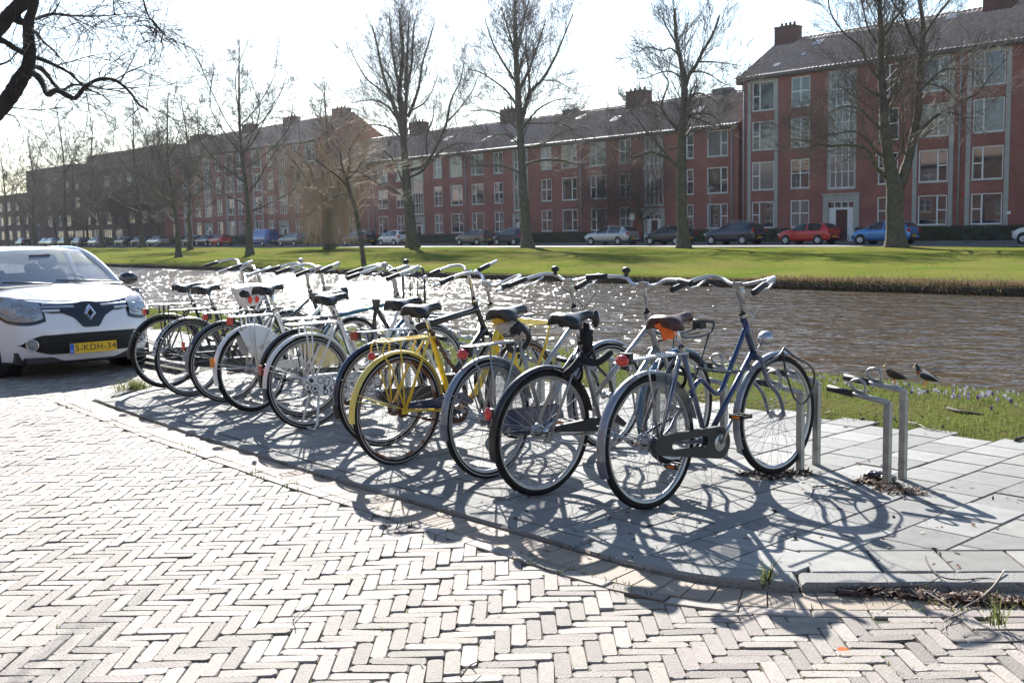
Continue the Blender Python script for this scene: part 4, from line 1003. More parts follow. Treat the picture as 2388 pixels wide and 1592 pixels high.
for i in range(9):
    t = i/8; row = []
    for j in range(12):
        a = 2*pi*j/12; q = 1+.25*sin(3*a+t*7); row.append((SEATX-.075+.055*(1-t*.5)*cos(a)*q+.035*t, .035*(1-t*.4)*sin(a)*q, .95-.085*t+.008*sin(2*a)))
    G.append(row)
bo.grid(G, closev=True); bo.add(G[-1], [tuple(range(12))]); on_bike(B[1], 'orange_cloth', bo, [m_orange], 'orange cloth tucked under a brown saddle', 'cloth')
kl = MB(); kl.tube(spline([(.33, -.05, .70), (.5, -.10, .665), (.75, -.11, .66), (1.0, -.085, .70), (1.09, -.07, .74)], 8), .007, 7)
kl.tube(spline([(1.09, -.07, .74), (1.18, -.085, .68), (1.30, -.10, .62), (1.36, -.09, .55), (1.33, -.08, .45), (1.25, -.08, .40), (1.16, -.09, .44), (1.12, -.085, .52), (1.09, -.075, .62), (1.08, -.07, .72)], 8), .0065, 7)
on_bike(B[1], 'cable_lock', kl, [mat('lock_cable_sleeve', (.03, .033, .04), .35, coat=.3)], 'dark cable lock slung along the blue and grey bicycle to its front wheel', 'lock')
bl = MB(); blob(bl, (.30, 0, .83), .052, (.8, .9, 1.7), 31, .13); bl.tube(spline([(.24, -.05, .76), (.15, -.07, .70), (.10, -.06, .665), (.16, .0, .66), (.28, .05, .68), (.36, .05, .76)], 6), .021, 9); bl.tube(spline([(.20, -.06, .74), (.30, -.10, .72), (.42, -.08, .76)], 5), .022, 9)
on_bike(B[2], 'chain_lock', bl, [mat('black_fabric', (.014, .014, .017), .85)], 'thick black cloth-sleeved chain lock bundled on the seat tube above the chipped black mudguard', 'lock')
# rusty chain on the yellow bicycle
rc = MB(); S = spline([(.27, -.02, .80), (.31, -.035, .73), (.37, -.045, .63), (.44, -.05, .55), (.50, -.05, .47), (.52, -.055, .40)], 9)
for i in range(0, len(S)-1, 2):
    c = S[i]; d = S[min(i+1, len(S)-1)]-S[max(i-1, 0)]; d /= np.linalg.norm(d); e = np.array([0, 1, 0]) if (i//2) % 2 else np.cross(d, [0, 1, 0])
    ring = [tuple(c+d*.021*cos(a)+e*.012*sin(a)) for a in np.linspace(0, 2*pi, 9)[:-1]]
    rc.tube(ring, .0042, 5, closed=True)
on_bike(B[4], 'chain', rc, [m_chainrust], 'rusty link chain hanging along the yellow bicycle seat tube', 'chain')
sb = MB(); sb.tube(spline([(.62, -.02, .86), (.60, -.03, .74), (.58, -.03, .60), (.55, -.03, .55)], 5), .016, 8); sb.tube(spline([(.62, -.02, .84), (.70, -.03, .70), (.76, -.03, .62)], 5), .016, 8)
sb.box((.62, -.02, .875), (.05, .045, .07))
on_bike(B[7], 'chain_lock', sb, [m_blackp], 'black strap lock hung over the teal top tube', 'lock')

# ================================================================== RACK POSTS
def rack_unit(u, label_i):
    o = empty('bicycle_rack', P(u, 5.45, 0), A, None, 'bike rack', 'hooked bicycle rack posts along the bay')
    for k_, (dn, L_, h) in enumerate(((0, .36, .455), (.175, .36, .50))):
        m_ = MB()
        # square post
        m_.box((dn, 0, h/2-.02), (.036, .036, h+.04)); m_.build('post', [m_steel], o)
        b_ = MB(); b_.tube([(dn, -.005, h+.004), (dn-.004, L_*.62, h+.035)], .0165, 10); m2 = b_.build('arm', [m_steel], o)
        gr = MB(); gr.tube([(dn-.004, L_*.58, h+.033), (dn-.006, L_+.01, h+.052)], .0195, 10); gr.build('arm_sleeve', [m_grip], o)
        lp = MB(); yc = L_*.42; lp.tube(spline([(dn, yc-.01, h+.02), (dn, yc-.012, h+.055), (dn, yc-.005, h+.10), (dn, yc+.03, h+.118), (dn, yc+.07, h+.105), (dn, yc+.075, h+.075), (dn, yc+.04, h+.055), (dn, yc+.0, h+.05)], 4), .0085, 7); lp.build('loop', [m_steel], o)
    return o
r0 = rack_unit(2.96, 0)
r0['label'] = 'empty hooked steel rack posts with black sleeves, free of any bicycle'
kids_index()
lbls = ['steel rack posts beside the front wheel of the blue and grey bicycle', 'steel rack posts beside the front wheel of the silver bicycle with front carrier', 'steel rack posts between the two silver bicycles', 'steel rack posts by the yellow bicycle front wheel', 'steel rack posts by the black top-tube bicycle', 'steel rack posts left of the black top-tube bicycle', 'steel rack posts by the flower-print bicycle front wheel', 'steel rack posts by the teal bicycle front wheel', 'steel rack posts by the white skirt-guard bicycle', 'steel rack posts by the dark slate bicycle', 'steel rack posts by the checkered bicycle', 'steel rack posts at the car end of the row']
for i, lb in enumerate(lbls):
    c = copy_tree(r0); c.location = P(2.96+.555*(i+1), 5.45+.0*(i), 0); c['label'] = lb
# ================================================================== BUILDINGS
BF_ROT = A+pi/2          # local x = +U (image left), local y = towards the camera
_wm = {}
def window_mesh(w_, h, typ):
    key = (round(w_, 2), round(h, 2), typ)
    if key in _wm: return _wm[key]
    f = MB(); b = .075; y0, y1 = -.11, -.03
    def bar(x0, x1, z0, z1, yy0=y0, yy1=y1): f.box2((x0, yy0, z0), (x1, yy1, z1))
    bar(0, w_, 0, b); bar(0, w_, h-b, h); bar(0, b, b, h-b); bar(w_-b, w_, b, h-b)
    ya, yb = y0+.005, y1-.012
    if typ == 'cross':
        bar(w_/2-.045, w_/2+.045, b, h-b, ya, yb); bar(b, w_/2-.045, h*.52-.04, h*.52+.04, ya, yb); bar(w_/2+.045, w_-b, h*.52-.04, h*.52+.04, ya, yb)
    elif typ in ('nl', 'nr'):          # narrow casement on image-left (high x) / image-right
        c = w_*.66 if typ == 'nl' else w_*.34
        bar(c-.05, c+.05, b, h-b, ya, yb)
        if typ == 'nl': bar(c+.05, w_-b, h*.5-.04, h*.5+.04, ya, yb)
        else: bar(b, c-.05, h*.5-.04, h*.5+.04, ya, yb)
    elif typ == 'stair':
        for i in range(1, 4):
            c = w_*i/4; bar(c-.03, c+.03, b, h-b, ya, yb)
        nz = max(3, int(h/1.15))
        for i in range(1, nz): z = h*i/nz; bar(b, w_-b, z-.022, z+.022, y0+.02, y1-.03)
    elif typ == 'narrow': bar(b, w_-b, h*.52-.04, h*.52+.04, ya, yb)
    fm = f.mesh('window', [m_frame]); fm2 = f.mesh('window', [m_conc])
    p = MB(); p.add([(b*.8, -.075, b*.8), (w_-b*.8, -.075, b*.8), (w_-b*.8, -.075, h-b*.8), (b*.8, -.075, h-b*.8)], [(0, 1, 2, 3)], 0, False)
    _wm[key] = (fm, p.mesh('pane', [m_pane]), p.mesh('pane', [m_pane_c])); return _wm[key]
def add_window(parent, x, z, w_, h, typ, sill=True, name='window'):
    fm, p1, p2 = window_mesh(w_, h, typ); o = link(name, fm, parent); o.location = (x, 0, z); o.rotation_euler = (0, 0, 0)
    pn = link('pane', p2 if random.random() < .16 else p1, o); pn.rotation_euler = (random.gauss(0, .006), 0, random.gauss(0, .008))
    if sill:
        k_ = ('sill', round(w_, 2))
        if k_ not in _wm: _wm[k_] = MB().box((w_/2, -.02, -.035), (w_+.1, .14, .06)).mesh('sill', [m_conc])
        link('sill', _wm[k_], o)
    return o
def wall_with_holes(name, x0, x1, z0, z1, holes, m, parent, depth=.16, thick=.3):
    xs = sorted({x0, x1, *[h[0] for h in holes], *[h[1] for h in holes]}); zs = sorted({z0, z1, *[h[2] for h in holes], *[h[3] for h in holes]})
    xs = [x for x in xs if x0 <= x <= x1]; zs = [z for z in zs if z0 <= z <= z1]
    mb = MB(); H = {}
    def inside(x, z): return any(a < x < b and c < z < d for a, b, c, d in holes)
    for i in range(len(xs)-1):
        for j in range(len(zs)-1):
            if not inside((xs[i]+xs[i+1])/2, (zs[j]+zs[j+1])/2): mb.add([(xs[i], 0, zs[j]), (xs[i+1], 0, zs[j]), (xs[i+1], 0, zs[j+1]), (xs[i], 0, zs[j+1])], [(3, 2, 1, 0)], 0, False)
    for a, b, c, d in holes:
        y = -depth
        for q in ([(a, 0, c), (b, 0, c), (b, y, c), (a, y, c)], [(a, 0, d), (a, y, d), (b, y, d), (b, 0, d)], [(a, 0, c), (a, y, c), (a, y, d), (a, 0, d)], [(b, 0, c), (b, 0, d), (b, y, d), (b, y, c)]): mb.add(q, [(0, 1, 2, 3)], 0, False)
    return mb.build(name, [m], parent)
def pantile_roof(parent, x0, x1, yE, zE, yR, zR, tile=.33, row=.40, fine=True, mats=None, xs=4):
    """front slope heightfield; local y: eave yE (near, >0) to ridge yR (<0)"""
    Lx = x1-x0; S = math.hypot(yE-yR, zR-zE); nx = int(Lx/tile)*xs; nr = int(S/row)
    X = np.linspace(x0, x1, nx+1); rows = []
    for r_ in range(nr): rows += [(r_*row, .0), ((r_+1)*row-.004, -.05)]
    rows = [(min(s, S), d) for s, d in rows]; rows.append((S, 0))
    d = np.array([yR-yE, zR-zE])/S; nrm = np.array([-d[1], d[0]]) if (-d[1]*0+d[0]) > 0 else np.array([d[1], -d[0]])
    ph = (X-x0)/tile*2*pi; hx = .06*np.abs(np.sin(ph/2))**.7*1.2
    V = []
    for k_, (s, dd) in enumerate(rows):
        rr = np.random.RandomState(k_//2); jn = np.repeat(rr.normal(0, .004, nx//xs+2), xs)[:nx+1]
        h = hx+.02-dd*-1*0+(.03 if k_ % 2 == 0 else .0)+jn
        V.append(np.stack([X, yE+d[0]*s+nrm[0]*h, zE+d[1]*s+nrm[1]*h], -1))
    V = np.concatenate(V); n1 = nx+1; i = np.arange(len(rows)-1)[:, None]*n1+np.arange(nx)[None, :]; i = i.ravel()
    Q = np.stack([i, i+1, i+n1+1, i+n1], -1)
    me = fastmesh('roof_tiles', V, Q, m_roof, smooth=False); o = link('roof_tiles', me, parent); o['kind'] = 'stuff'; return o
def building(name, label, x0, x1, n0, depth, eave, ridge, wallm, holes_specs, base=.1, roofstyle='gable', parent_n=None):
    root = empty(name, P(0, n0, 0), BF_ROT, label, 'apartment building')
    holes = [(h['x'], h['x']+h['w'], h['z'], h['z']+h['h']) for h in holes_specs]
    wall_with_holes('front_wall', x0, x1, base, eave, holes, wallm, root)
    sd_ = MB()
    # side + back walls (closed body behind the front)
    yb = -depth
    for x in (x0, x1):
        if roofstyle == 'gable': sd_.add([(x, -.0, base), (x, yb, base), (x, yb, eave), (x, yb/2, ridge-.05), (x, 0, eave)], [(0, 1, 2, 3, 4)], 0, False)
        else: sd_.add([(x, 0, base), (x, yb, base), (x, yb, eave), (x, 0, eave)], [(0, 1, 2, 3)], 0, False)
    sd_.add([(x0, yb, base), (x1, yb, base), (x1, yb, eave), (x0, yb, eave)], [(0, 1, 2, 3)], 0, False)
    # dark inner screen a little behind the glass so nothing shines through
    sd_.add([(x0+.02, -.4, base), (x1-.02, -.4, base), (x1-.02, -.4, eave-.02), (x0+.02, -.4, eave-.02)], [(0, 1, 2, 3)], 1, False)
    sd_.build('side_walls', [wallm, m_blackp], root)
    for h in holes_specs:
        if h['t'] == 'door': continue
        add_window(root, h['x'], h['z'], h['w'], h['h'], h['t'], sill=h['t'] != 'stair', name='window' if h['t'] != 'stair' else 'stair_window')
    if roofstyle == 'gable':
        pantile_roof(root, x0-.15, x1+.15, .42, eave-.0, yb/2, ridge)
        bk = MB(); bk.add([(x0-.1, .40, eave-.03), (x1+.1, .40, eave-.03), (x1+.1, yb/2, ridge-.04), (x0-.1, yb/2, ridge-.04), (x0-.1, yb-.4, eave-.03), (x1+.1, yb-.4, eave-.03)], [(0, 1, 2, 3), (3, 2, 5, 4)], 0, False); bk.build('roof', [m_roof], root)
        rg = MB()
        for i in range(int((x1-x0)/.38)): 
            xx = x0+.19+i*.38; rg.tube([(xx-.19, yb/2, ridge+.03), (xx+.2, yb/2, ridge+.06)], [.10, .12], 8)
        o = rg.build('ridge_tiles', [m_roof], root); o['kind'] = 'stuff'
    gt = MB(); gt.box(((x0+x1)/2, .36, eave-.04), (x1-x0+.2, .2, .16)); gt.box(((x0+x1)/2, .15, eave-.16), (x1-x0, .3, .06)); gt.build('gutter', [m_gut], root)
    return root
def chimney(root, x, y, zb, zt, w_, d_, pots=6):
    c = MB(); c.box((x, y, (zb+zt)/2), (w_, d_, zt-zb)); c.box((x, y, zt-.06), (w_+.08, d_+.08, .12)); o = c.build('chimney', [m_chim], root)
    for i in range(pots):
        p_ = MB(); p_.lathe([(.10, 0), (.085, .28), (.10, .30), (.07, .30), (.07, .1)], (x-w_/2+.2+(w_-.4)*i/(max(1, pots-1)), y+.12*(-1)**i, zt), (0, 0, 1), 8); p_.build('chimney_pot', [m_chim], o)
def rooflight(root, x, s, eave, ridge, half, w_=.75, h_=.9):
    S = math.hypot(half+.42, ridge-eave); dy, dz = -(half+.42)/S, (ridge-eave)/S; y0, z0 = .42+dy*s, eave+dz*s; ny, nz = dz, -dy
    o = .11; V = [(x, y0+ny*o, z0+nz*o), (x+w_, y0+ny*o, z0+nz*o), (x+w_, y0+dy*h_+ny*o, z0+dz*h_+nz*o), (x, y0+dy*h_+ny*o, z0+dz*h_+nz*o)]; V2 = [(a, b-ny*o, c-nz*o) for a, b, c in V]
    m = MB(); m.add(V+V2, [(0, 1, 2, 3), (4, 5, 1, 0), (5, 6, 2, 1), (6, 7, 3, 2), (7, 4, 0, 3)], 0, False); f = m.build('roof_window', [m_lead], root)
    c = [sum(v[i] for v in V)/4 for i in range(3)]; pv = [tuple(c[i]+(v[i]-c[i])*.84+(0, ny, nz)[i]*.006 for i in range(3)) for v in V]
    MB().add(pv, [(0, 1, 2, 3)], 0, False).build('pane', [m_pane_c], f)
def doorway(root, x, z, w_, h, sur=.42):
    s = MB(); s.box2((x-sur, -.1, z), (x, .09, z+h+sur)); s.box2((x+w_, -.1, z), (x+w_+sur, .09, z+h+sur)); s.box2((x, -.1, z+h), (x+w_, .09, z+h+sur)); s.box2((x-sur-.08, -.1, z+h+sur), (x+w_+sur+.08, .16, z+h+sur+.1)); o = s.build('door_surround', [m_conc], root)
    f = MB(); 
    f.box2((x, -.12, z), (x+w_*.27, -.05, z+h*.78)); f.box2((x+w_*.73, -.12, z), (x+w_, -.05, z+h*.78)); f.box2((x, -.12, z+h*.78), (x+w_, -.05, z+h*.83)); f.box2((x, -.12, z+h*.96), (x+w_, -.05, z+h))
    for t in (0, .23, .5, .77): f.box2((x+w_*t, -.12, z+h*.83), (x+w_*t+.06, -.05, z+h*.96))
    o2 = f.build('door_frame', [m_frame], root)
    MB().box2((x+.02, -.10, z+h*.83), (x+w_-.02, -.08, z+h*.96)).build('pane', [m_pane], o2)
    d = MB(); d.box2((x+w_*.28, -.13, z), (x+w_*.72, -.09, z+h*.775)); dd = d.build('door', [m_door], root); MB().ball((x+w_*.34, -.07, z+h*.38), .035, 8).build('door_knob', [m_alu], dd)
def downpipe(root, x, z0, z1):
    m = MB(); m.tube([(x, .12, z0), (x, .12, z1)], .055, 8); m.build('downpipe', [m_pipe], root)

RZ4 = [1.2, 4.08, 7.1, 10.08]; 
# right block, four storeys
hs = []
def add(x1_, x0_, z, h, t): hs.append(dict(x=x0_, w=x1_-x0_, z=z, h=h, t=t))
ROWS4 = [(1.2, 2.0), (4.08, 2.15), (7.1, 2.17), (10.08, 2.17)]
def side_cols(mir):
    cols = [(49.65, 47.66, 'nl'), (46.18, 44.58, 'cross'), (39.1, 37.6, 'cross'), (36.1, 34.06, 'nr')]
    if mir: cols = [(66.5-b, 66.5-a, {'nl': 'nr', 'nr': 'nl', 'cross': 'cross'}[t]) for a, b, t in cols]
    return cols
for mir in (False, True):
    for a, b, t in side_cols(mir):
        for z, h in ROWS4: add(a, b, z, h, t)
    s = (42.95, 40.9) if not mir else (66.5-40.9, 66.5-42.95)
    add(s[0], s[1], 3.95, 8.25, 'stair')
    hs.append(dict(x=s[1]+.0, w=2.05, z=.12, h=2.95, t='door'))
BR = building('apartment_block', 'four-storey red brick apartment block with concrete framed window bays', 16.0, 50.6, 70, 10, 12.6, 15.9, m_wall, hs)
for mir in (False, True):
    for a, b in ((49.88, 47.45), (36.35, 33.82)):
        if mir: a, b = 66.5-b, 66.5-a
        for xx in (a, b): MB().box2((xx-.15, -.02, .12), (xx+.15, .07, 12.3)).build('pilaster', [m_conc], BR)
        MB().box2((b+.15, -.02, 12.26), (a-.15, .065, 12.4)).build('lintel', [m_conc], BR)
    s = (42.95, 40.9) if not mir else (66.5-40.9, 66.5-42.95)
    fr = MB(); fr.box2((s[1]-.12, -.02, 3.85), (s[1], .06, 12.32)); fr.box2((s[0], -.02, 3.85), (s[0]+.12, .06, 12.32)); fr.box2((s[1], -.02, 3.83), (s[0], .06, 3.95)); fr.box2((s[1], -.02, 12.2), (s[0], .06, 12.32)); fr.build('stair_window_surround', [m_conc], BR)
    doorway(BR, s[1], .12, 2.05, 2.95)
for x in (50.35, 33.25): downpipe(BR, x, .2, 12.5)
chimney(BR, 49.75, -4.9, 14.4, 17.0, 1.75, 1.2, 8); chimney(BR, 32.9, -4.9, 14.4, 17.6, 2.0, 1.4, 7)
for x, s in ((45.9, 4.4), (46.2, 2.6), (40.0, 3.2), (35.6, 5.2), (47.8, 1.3)): rooflight(BR, x, s, 12.6, 15.9, 5, .8 if s > 3 else .45, .9 if s > 3 else .5)
# lower left corner parapet of the right block
MB().box2((50.6, -.2, 12.2), (50.95, .3, 12.85)).build('parapet', [m_chim], BR)
# centre block, three storeys
hs = []; ROWS3 = [(1.22, 1.95), (4.0, 2.05), (6.9, 2.05)]
for k_, c in enumerate((59.5, 76.03, 92.3, 108.4)):
    if c < 105: cols = [(c+3.95, c+2.6, 'cross'), (c+7.4, c+5.5, 'nl'), (c-2.75, c-4.15, 'cross'), (c-5.5, c-7.45, 'nr')]
    else: cols = [(c-2.75, c-4.15, 'cross')]
    if k_ == 0: cols[3] = (53.97, 51.95, 'nr')
    cols2 = []
    for a, b, t in cols:
        if all(abs(h['x']-b) > 1.2 for h in hs): cols2.append((a, b, t))
    for a, b, t in cols2:
        for z, h in ROWS3: add(a, b, z, h, t)
    add(c+1.0, c-.9, 3.25, 5.75, 'stair'); hs.append(dict(x=c-.75, w=1.6, z=.12, h=2.4, t='door'))
BC = building('apartment_block', 'three-storey red brick apartment terrace with long tiled roof in the middle', 50.95, 110.8, 70.02, 10.5, 9.2, 12.5, m_wall, hs)
for c in (59.5, 76.03, 92.3, 108.4):
    doorway(BC, c-.75, .12, 1.6, 2.4, .38)
    fr = MB(); fr.box2((c-1.0, -.02, 3.15), (c-.9, .05, 9.02)); fr.box2((c+1.0, -.02, 3.15), (c+1.1, .05, 9.02)); fr.box2((c-.9, -.02, 3.13), (c+1.0, .05, 3.25)); fr.build('stair_window_surround', [m_conc], BC)
for x in (51.5, 68.0, 84.2, 100.4): downpipe(BC, x, .2, 9.1)
for x in (65.6, 82.9, 98.5): chimney(BC, x, -5.1, 11.2, 13.7, 2.1, 1.2, 7)
MB().box2((73.6, -4.9, 12.2), (75.3, -5.6, 12.9)).build('roof_vent', [m_lead], BC); MB().box2((55.4, -4.9, 12.2), (57.2, -5.6, 12.95)).build('roof_vent', [m_lead], BC)
for x, s in ((71.6, 4.8), (66.0, 3.4), (82.5, 2.2), (56.5, 3.2), (90.2, 3.4), (77.3, 1.2)): rooflight(BC, x, s, 9.2, 12.5, 5.25, .8, .9)
# left block, four storeys
hs = []
for c in (119.5, 140.0):
    for a, b, t in [(c+3.9, c+2.4, 'cross'), (c+7.4, c+5.4, 'nl'), (c-2.6, c-4.1, 'cross'), (c-5.6, c-7.6, 'nr')]:
        for z, h in ROWS4: add(a, b, z, h, t)
    add(c+1, c-1, 3.95, 8.1, 'stair'); hs.append(dict(x=c-.8, w=1.6, z=.12, h=2.5, t='door'))
for a, b, t in [(131.4, 129.8, 'cross'), (151.5, 150.0, 'cross')]:
    for z, h in ROWS4: add(a, b, z, h, t)
BL_ = building('apartment_block', 'four-storey red brick block with gable end left of the terrace', 110.9, 154.4, 69.6, 10.4, 12.5, 15.9, m_wall, hs)
for c in (119.5, 140.0):
    doorway(BL_, c-.8, .12, 1.6, 2.5, .38)
    for a in (c+5.4-.12, c+7.4+.12, c-7.6-.12, c-5.6+.12): MB().box2((a-.12, -.02, .12), (a+.12, .07, 12.2)).build('pilaster', [m_conc], BL_)
for x in (113.1, 124.9, 136.0): chimney(BL_, x, -4.8, 14.5, 16.6, 2.4, 1.3, 6)
chimney(BL_, 151.5, -4.8, 14.5, 16.3, 3.6, 1.3, 8)
for x in (130.5,): downpipe(BL_, x, .2, 12.4)
# far-left brown flat roofed building with stepped mass
hs = []
for i in range(11):
    for j in range(3):
        if (i*3+j) % 4 != 1: hs.append(dict(x=157.5+i*4.6, w=2.2 if i % 3 else 1.2, z=3.6+j*3.0, h=1.8, t='nl' if i % 2 else 'cross'))
for i in range(7): hs.append(dict(x=172+i*4.3, w=3.6, z=.5, h=2.2, t='stair'))
BB_ = building('office_building', 'brown brick flat-roofed building far to the left', 155.5, 216.5, 70.3, 16, 12.9, 13, m_wall2, hs, roofstyle='flat')
MB().box2((155.5, -16, 12.9), (216.5, 0, 13.0)).build('roof', [m_blackp], BB_); MB().box2((156, -14, 13.0), (188, -1.0, 15.3)).build('upper_storey', [m_wall2], BB_); MB().box2((191, -14, 12.9), (216.5, -.02, 14.3)).build('upper_storey', [m_wall2], BB_)
BB_['category'] = 'building'
hs = []
for i in range(20):
    for j in range(3): hs.append(dict(x=219+i*5, w=2, z=1.3+j*2.9, h=1.7, t='nl' if i % 2 else 'cross'))
B5_ = building('terraced_block', 'lower brick terrace at the far left edge behind the trees', 217.5, 320, 71, 10, 10.2, 10.3, m_wall2, hs, roofstyle='flat')
MB().box2((217.5, -10, 10.2), (320, .1, 10.35)).build('roof', [m_blackp], B5_); B5_['category'] = 'building'

# invented brick block, unseen behind the camera, added for the far windows to mirror
hs = []
for i in range(57):
    for z, h in ((1.1, 1.9), (4.0, 1.9), (7.0, 1.9)): hs.append(dict(x=-256+i*6.2, w=2.0, z=z, h=h, t='cross'))
BK = building('apartment_block', 'invented brick block behind the viewer, added for the far windows to mirror', -260, 105, -16, 10, 9.6, 13, m_wall2, hs)
BK.rotation_euler = (0, 0, BF_ROT+pi); BK.location = P(43, -16, -.1)
# hedge in front of the blocks
def hedge(u0, u1, n, w_, h, label):
    nu = int((u1-u0)/.35); G = []
    rg = np.random.RandomState(int(u0))
    prof = [(0, 0), (0, h*.5), (.02, h*.93), (w_*.3, h), (w_*.7, h), (w_, h*.9), (w_, 0)]
    for i in range(nu+1):
        u_ = u0+(u1-u0)*i/nu; G.append([tuple(P(u_, n+a+rg.normal(0, .03), .14+b+(rg.normal(0, .025) if b > 0 else 0))) for a, b in prof])
    mb = MB(); mb.grid(G, sm=False); mb.add([G[0][k_] for k_ in range(7)], [tuple(range(7))]); mb.add([G[-1][k_] for k_ in range(7)], [tuple(range(6, -1, -1))])
    V = []; 
    for i in range(int((u1-u0)*60)):
        uu_, s_ = rg.uniform(u0, u1), rg.rand(); 
        if s_ < .6: q = P(uu_, n+rg.normal(-.01, .03), .16+rg.rand()*h)
        else: q = P(uu_, n+rg.rand()*w_, .14+h+rg.normal(0, .03))
        d = rg.normal(0, .035, (2, 3)); V += [q, q+d[0], q+d[1]]
    mb.add(V, [(3*i, 3*i+1, 3*i+2) for i in range(len(V)//3)], 0, False)
    o = mb.build('hedge', [m_hedge]); tag(o, label, 'hedge', 'clipped hedges in front of the apartment blocks'); return o
hedge(17, 39.6, 67.9, .8, .98, 'clipped dark hedge right of the entrance of the four-storey block')
hedge(44.6, 58.2, 67.9, .8, .98, 'clipped dark hedge where the tall block meets the terrace')
hedge(61.2, 74.6, 67.9, .8, .98, 'clipped dark hedge along the right half of the terrace')
hedge(77.6, 90.8, 67.9, .8, .95, 'clipped dark hedge in the middle of the terrace')
hedge(93.9, 107, 67.9, .8, .95, 'clipped dark hedge at the left end of the terrace')
hedge(110, 216, 67.9, .8, 1.15, 'long dark hedge in front of the far left blocks')

# street lamps
def lamp_post(u_, n, h, label):
    r_ = empty('street_lamp', P(u_, n, .17), 0, label, 'street lamp', 'street lamps along the far road')
    MB().tube([(0, 0, 0), (0, 0, .9), (0, 0, .95), (0, 0, h)], [.07, .07, .045, .035], 8).build('post', [m_pipe], r_)
    m = MB(); m.lathe([(.05, -.05), (.30, .10), (.33, .14)], (0, 0, h), (0, 0, 1), 16); m.build('lamp_bowl', [m_lens], r_)
    m = MB(); m.lathe([(.34, .14), (.30, .19), (.08, .26), (0, .27)], (0, 0, h), (0, 0, 1), 16); m.build('lamp_cap', [m_gut], r_)
    return r_
for (x, y, lb) in ((1656, 436, 'white bowl street lamp in front of the gap between the terrace and tall block'), (1169, 463, 'white bowl street lamp in front of the terrace, near its middle entrance'), (858, 478, 'white bowl street lamp left of the small white hatchback'), (279, 512, 'white bowl street lamp before the left brick block'), (90, 524, 'white bowl street lamp before the brown building')):
    uu_, zz_ = px_n(x, y, 66.8); lamp_post(uu_, 66.8, zz_-.25-.1, lb)

# ================================================================== TREES
class TW:
    """collects thin branch segments and turns them into prisms at once"""
    def __init__(s): s.a = []; s.b = []; s.ra = []; s.rb = []
    def seg(s, a, b, ra, rb_): s.a.append(a); s.b.append(b); s.ra.append(ra); s.rb.append(rb_)
    def mesh(s, name, m, sides=3):
        a = np.array(s.a); b = np.array(s.b); ra = np.array(s.ra)[:, None]; rb_ = np.array(s.rb)[:, None]; d = b-a; L_ = np.linalg.norm(d, axis=1, keepdims=True)+1e-9; d = d/L_
        up = np.where(np.abs(d[:, 2:3]) < .9, np.array([[0, 0, 1.]]), np.array([[1., 0, 0]])); e1 = np.cross(d, up); e1 /= np.linalg.norm(e1, axis=1, keepdims=True); e2 = np.cross(d, e1)
        V = []
        for base, r_ in ((a, ra), (b, rb_)):
            for k_ in range(sides): an = 2*pi*k_/sides; V.append(base+(e1*cos(an)+e2*sin(an))*r_)
        V = np.stack(V, 1).reshape(-1, 3); N_ = len(a); i = np.arange(N_)[:, None]*2*sides; Q = []
        for k_ in range(sides): Q.append(np.concatenate([i+k_, i+(k_+1) % sides, i+sides+(k_+1) % sides, i+sides+k_], 1))
        return fastmesh(name, V, np.concatenate(Q), m, smooth=True)
def grow(tw, p, d, L_, r_, lvl, rg, up=.25, kids=(7, 5, 3), spread=.8, curl=.25, minr=.007, droop=0.):
    n = max(2, 5-lvl); p = np.array(p, float); d = np.array(d, float); d /= np.linalg.norm(d); pts = [p]; ds = [d]; st = L_/n
    for i in range(n):
        d = d+rg.normal(0, curl, 3)*.5+np.array([0, 0, up*.28-droop*.35]); d /= np.linalg.norm(d); p = p+d*st; pts.append(p); ds.append(d)
    for i in range(n):
        f0, f1 = 1-.75*i/n, 1-.75*(i+1)/n; tw.seg(pts[i], pts[i+1], max(minr, r_*f0), max(minr*.8, r_*f1))
    if lvl >= len(kids): return
    k_ = kids[lvl]; k_ = int(k_*rg.uniform(.9, 1.35)+.5)
    for i in range(k_):
        t = .18+.82*(i+rg.rand())/k_; s = min(n-1, int(t*n)); q = pts[s]+(pts[s+1]-pts[s])*(t*n-s); dd = ds[s+1]
        ax = rg.normal(0, 1, 3); ax -= dd*(ax@dd); ax /= np.linalg.norm(ax)+1e-9; a_ = spread*rg.uniform(.6, 1.25)
        nd = dd*cos(a_)+ax*sin(a_); grow(tw, q, nd, L_*rg.uniform(.38, .62)*(1.1-.45*t), max(minr, r_*(1-.7*t)*.55), lvl+1, rg, up, kids, spread, curl, minr, droop)
def limbtube(mb, pts, r0, r1, n=9, k=5, wob=.0, rg=None):
    S = spline(pts, k); m_ = len(S); rr = [(r0+(r1-r0)*(i/(m_-1))**.8)*(1+(rg.normal(0, .05) if rg is not None else 0)) for i in range(m_)]; mb.tube(S, rr, n); return S, rr
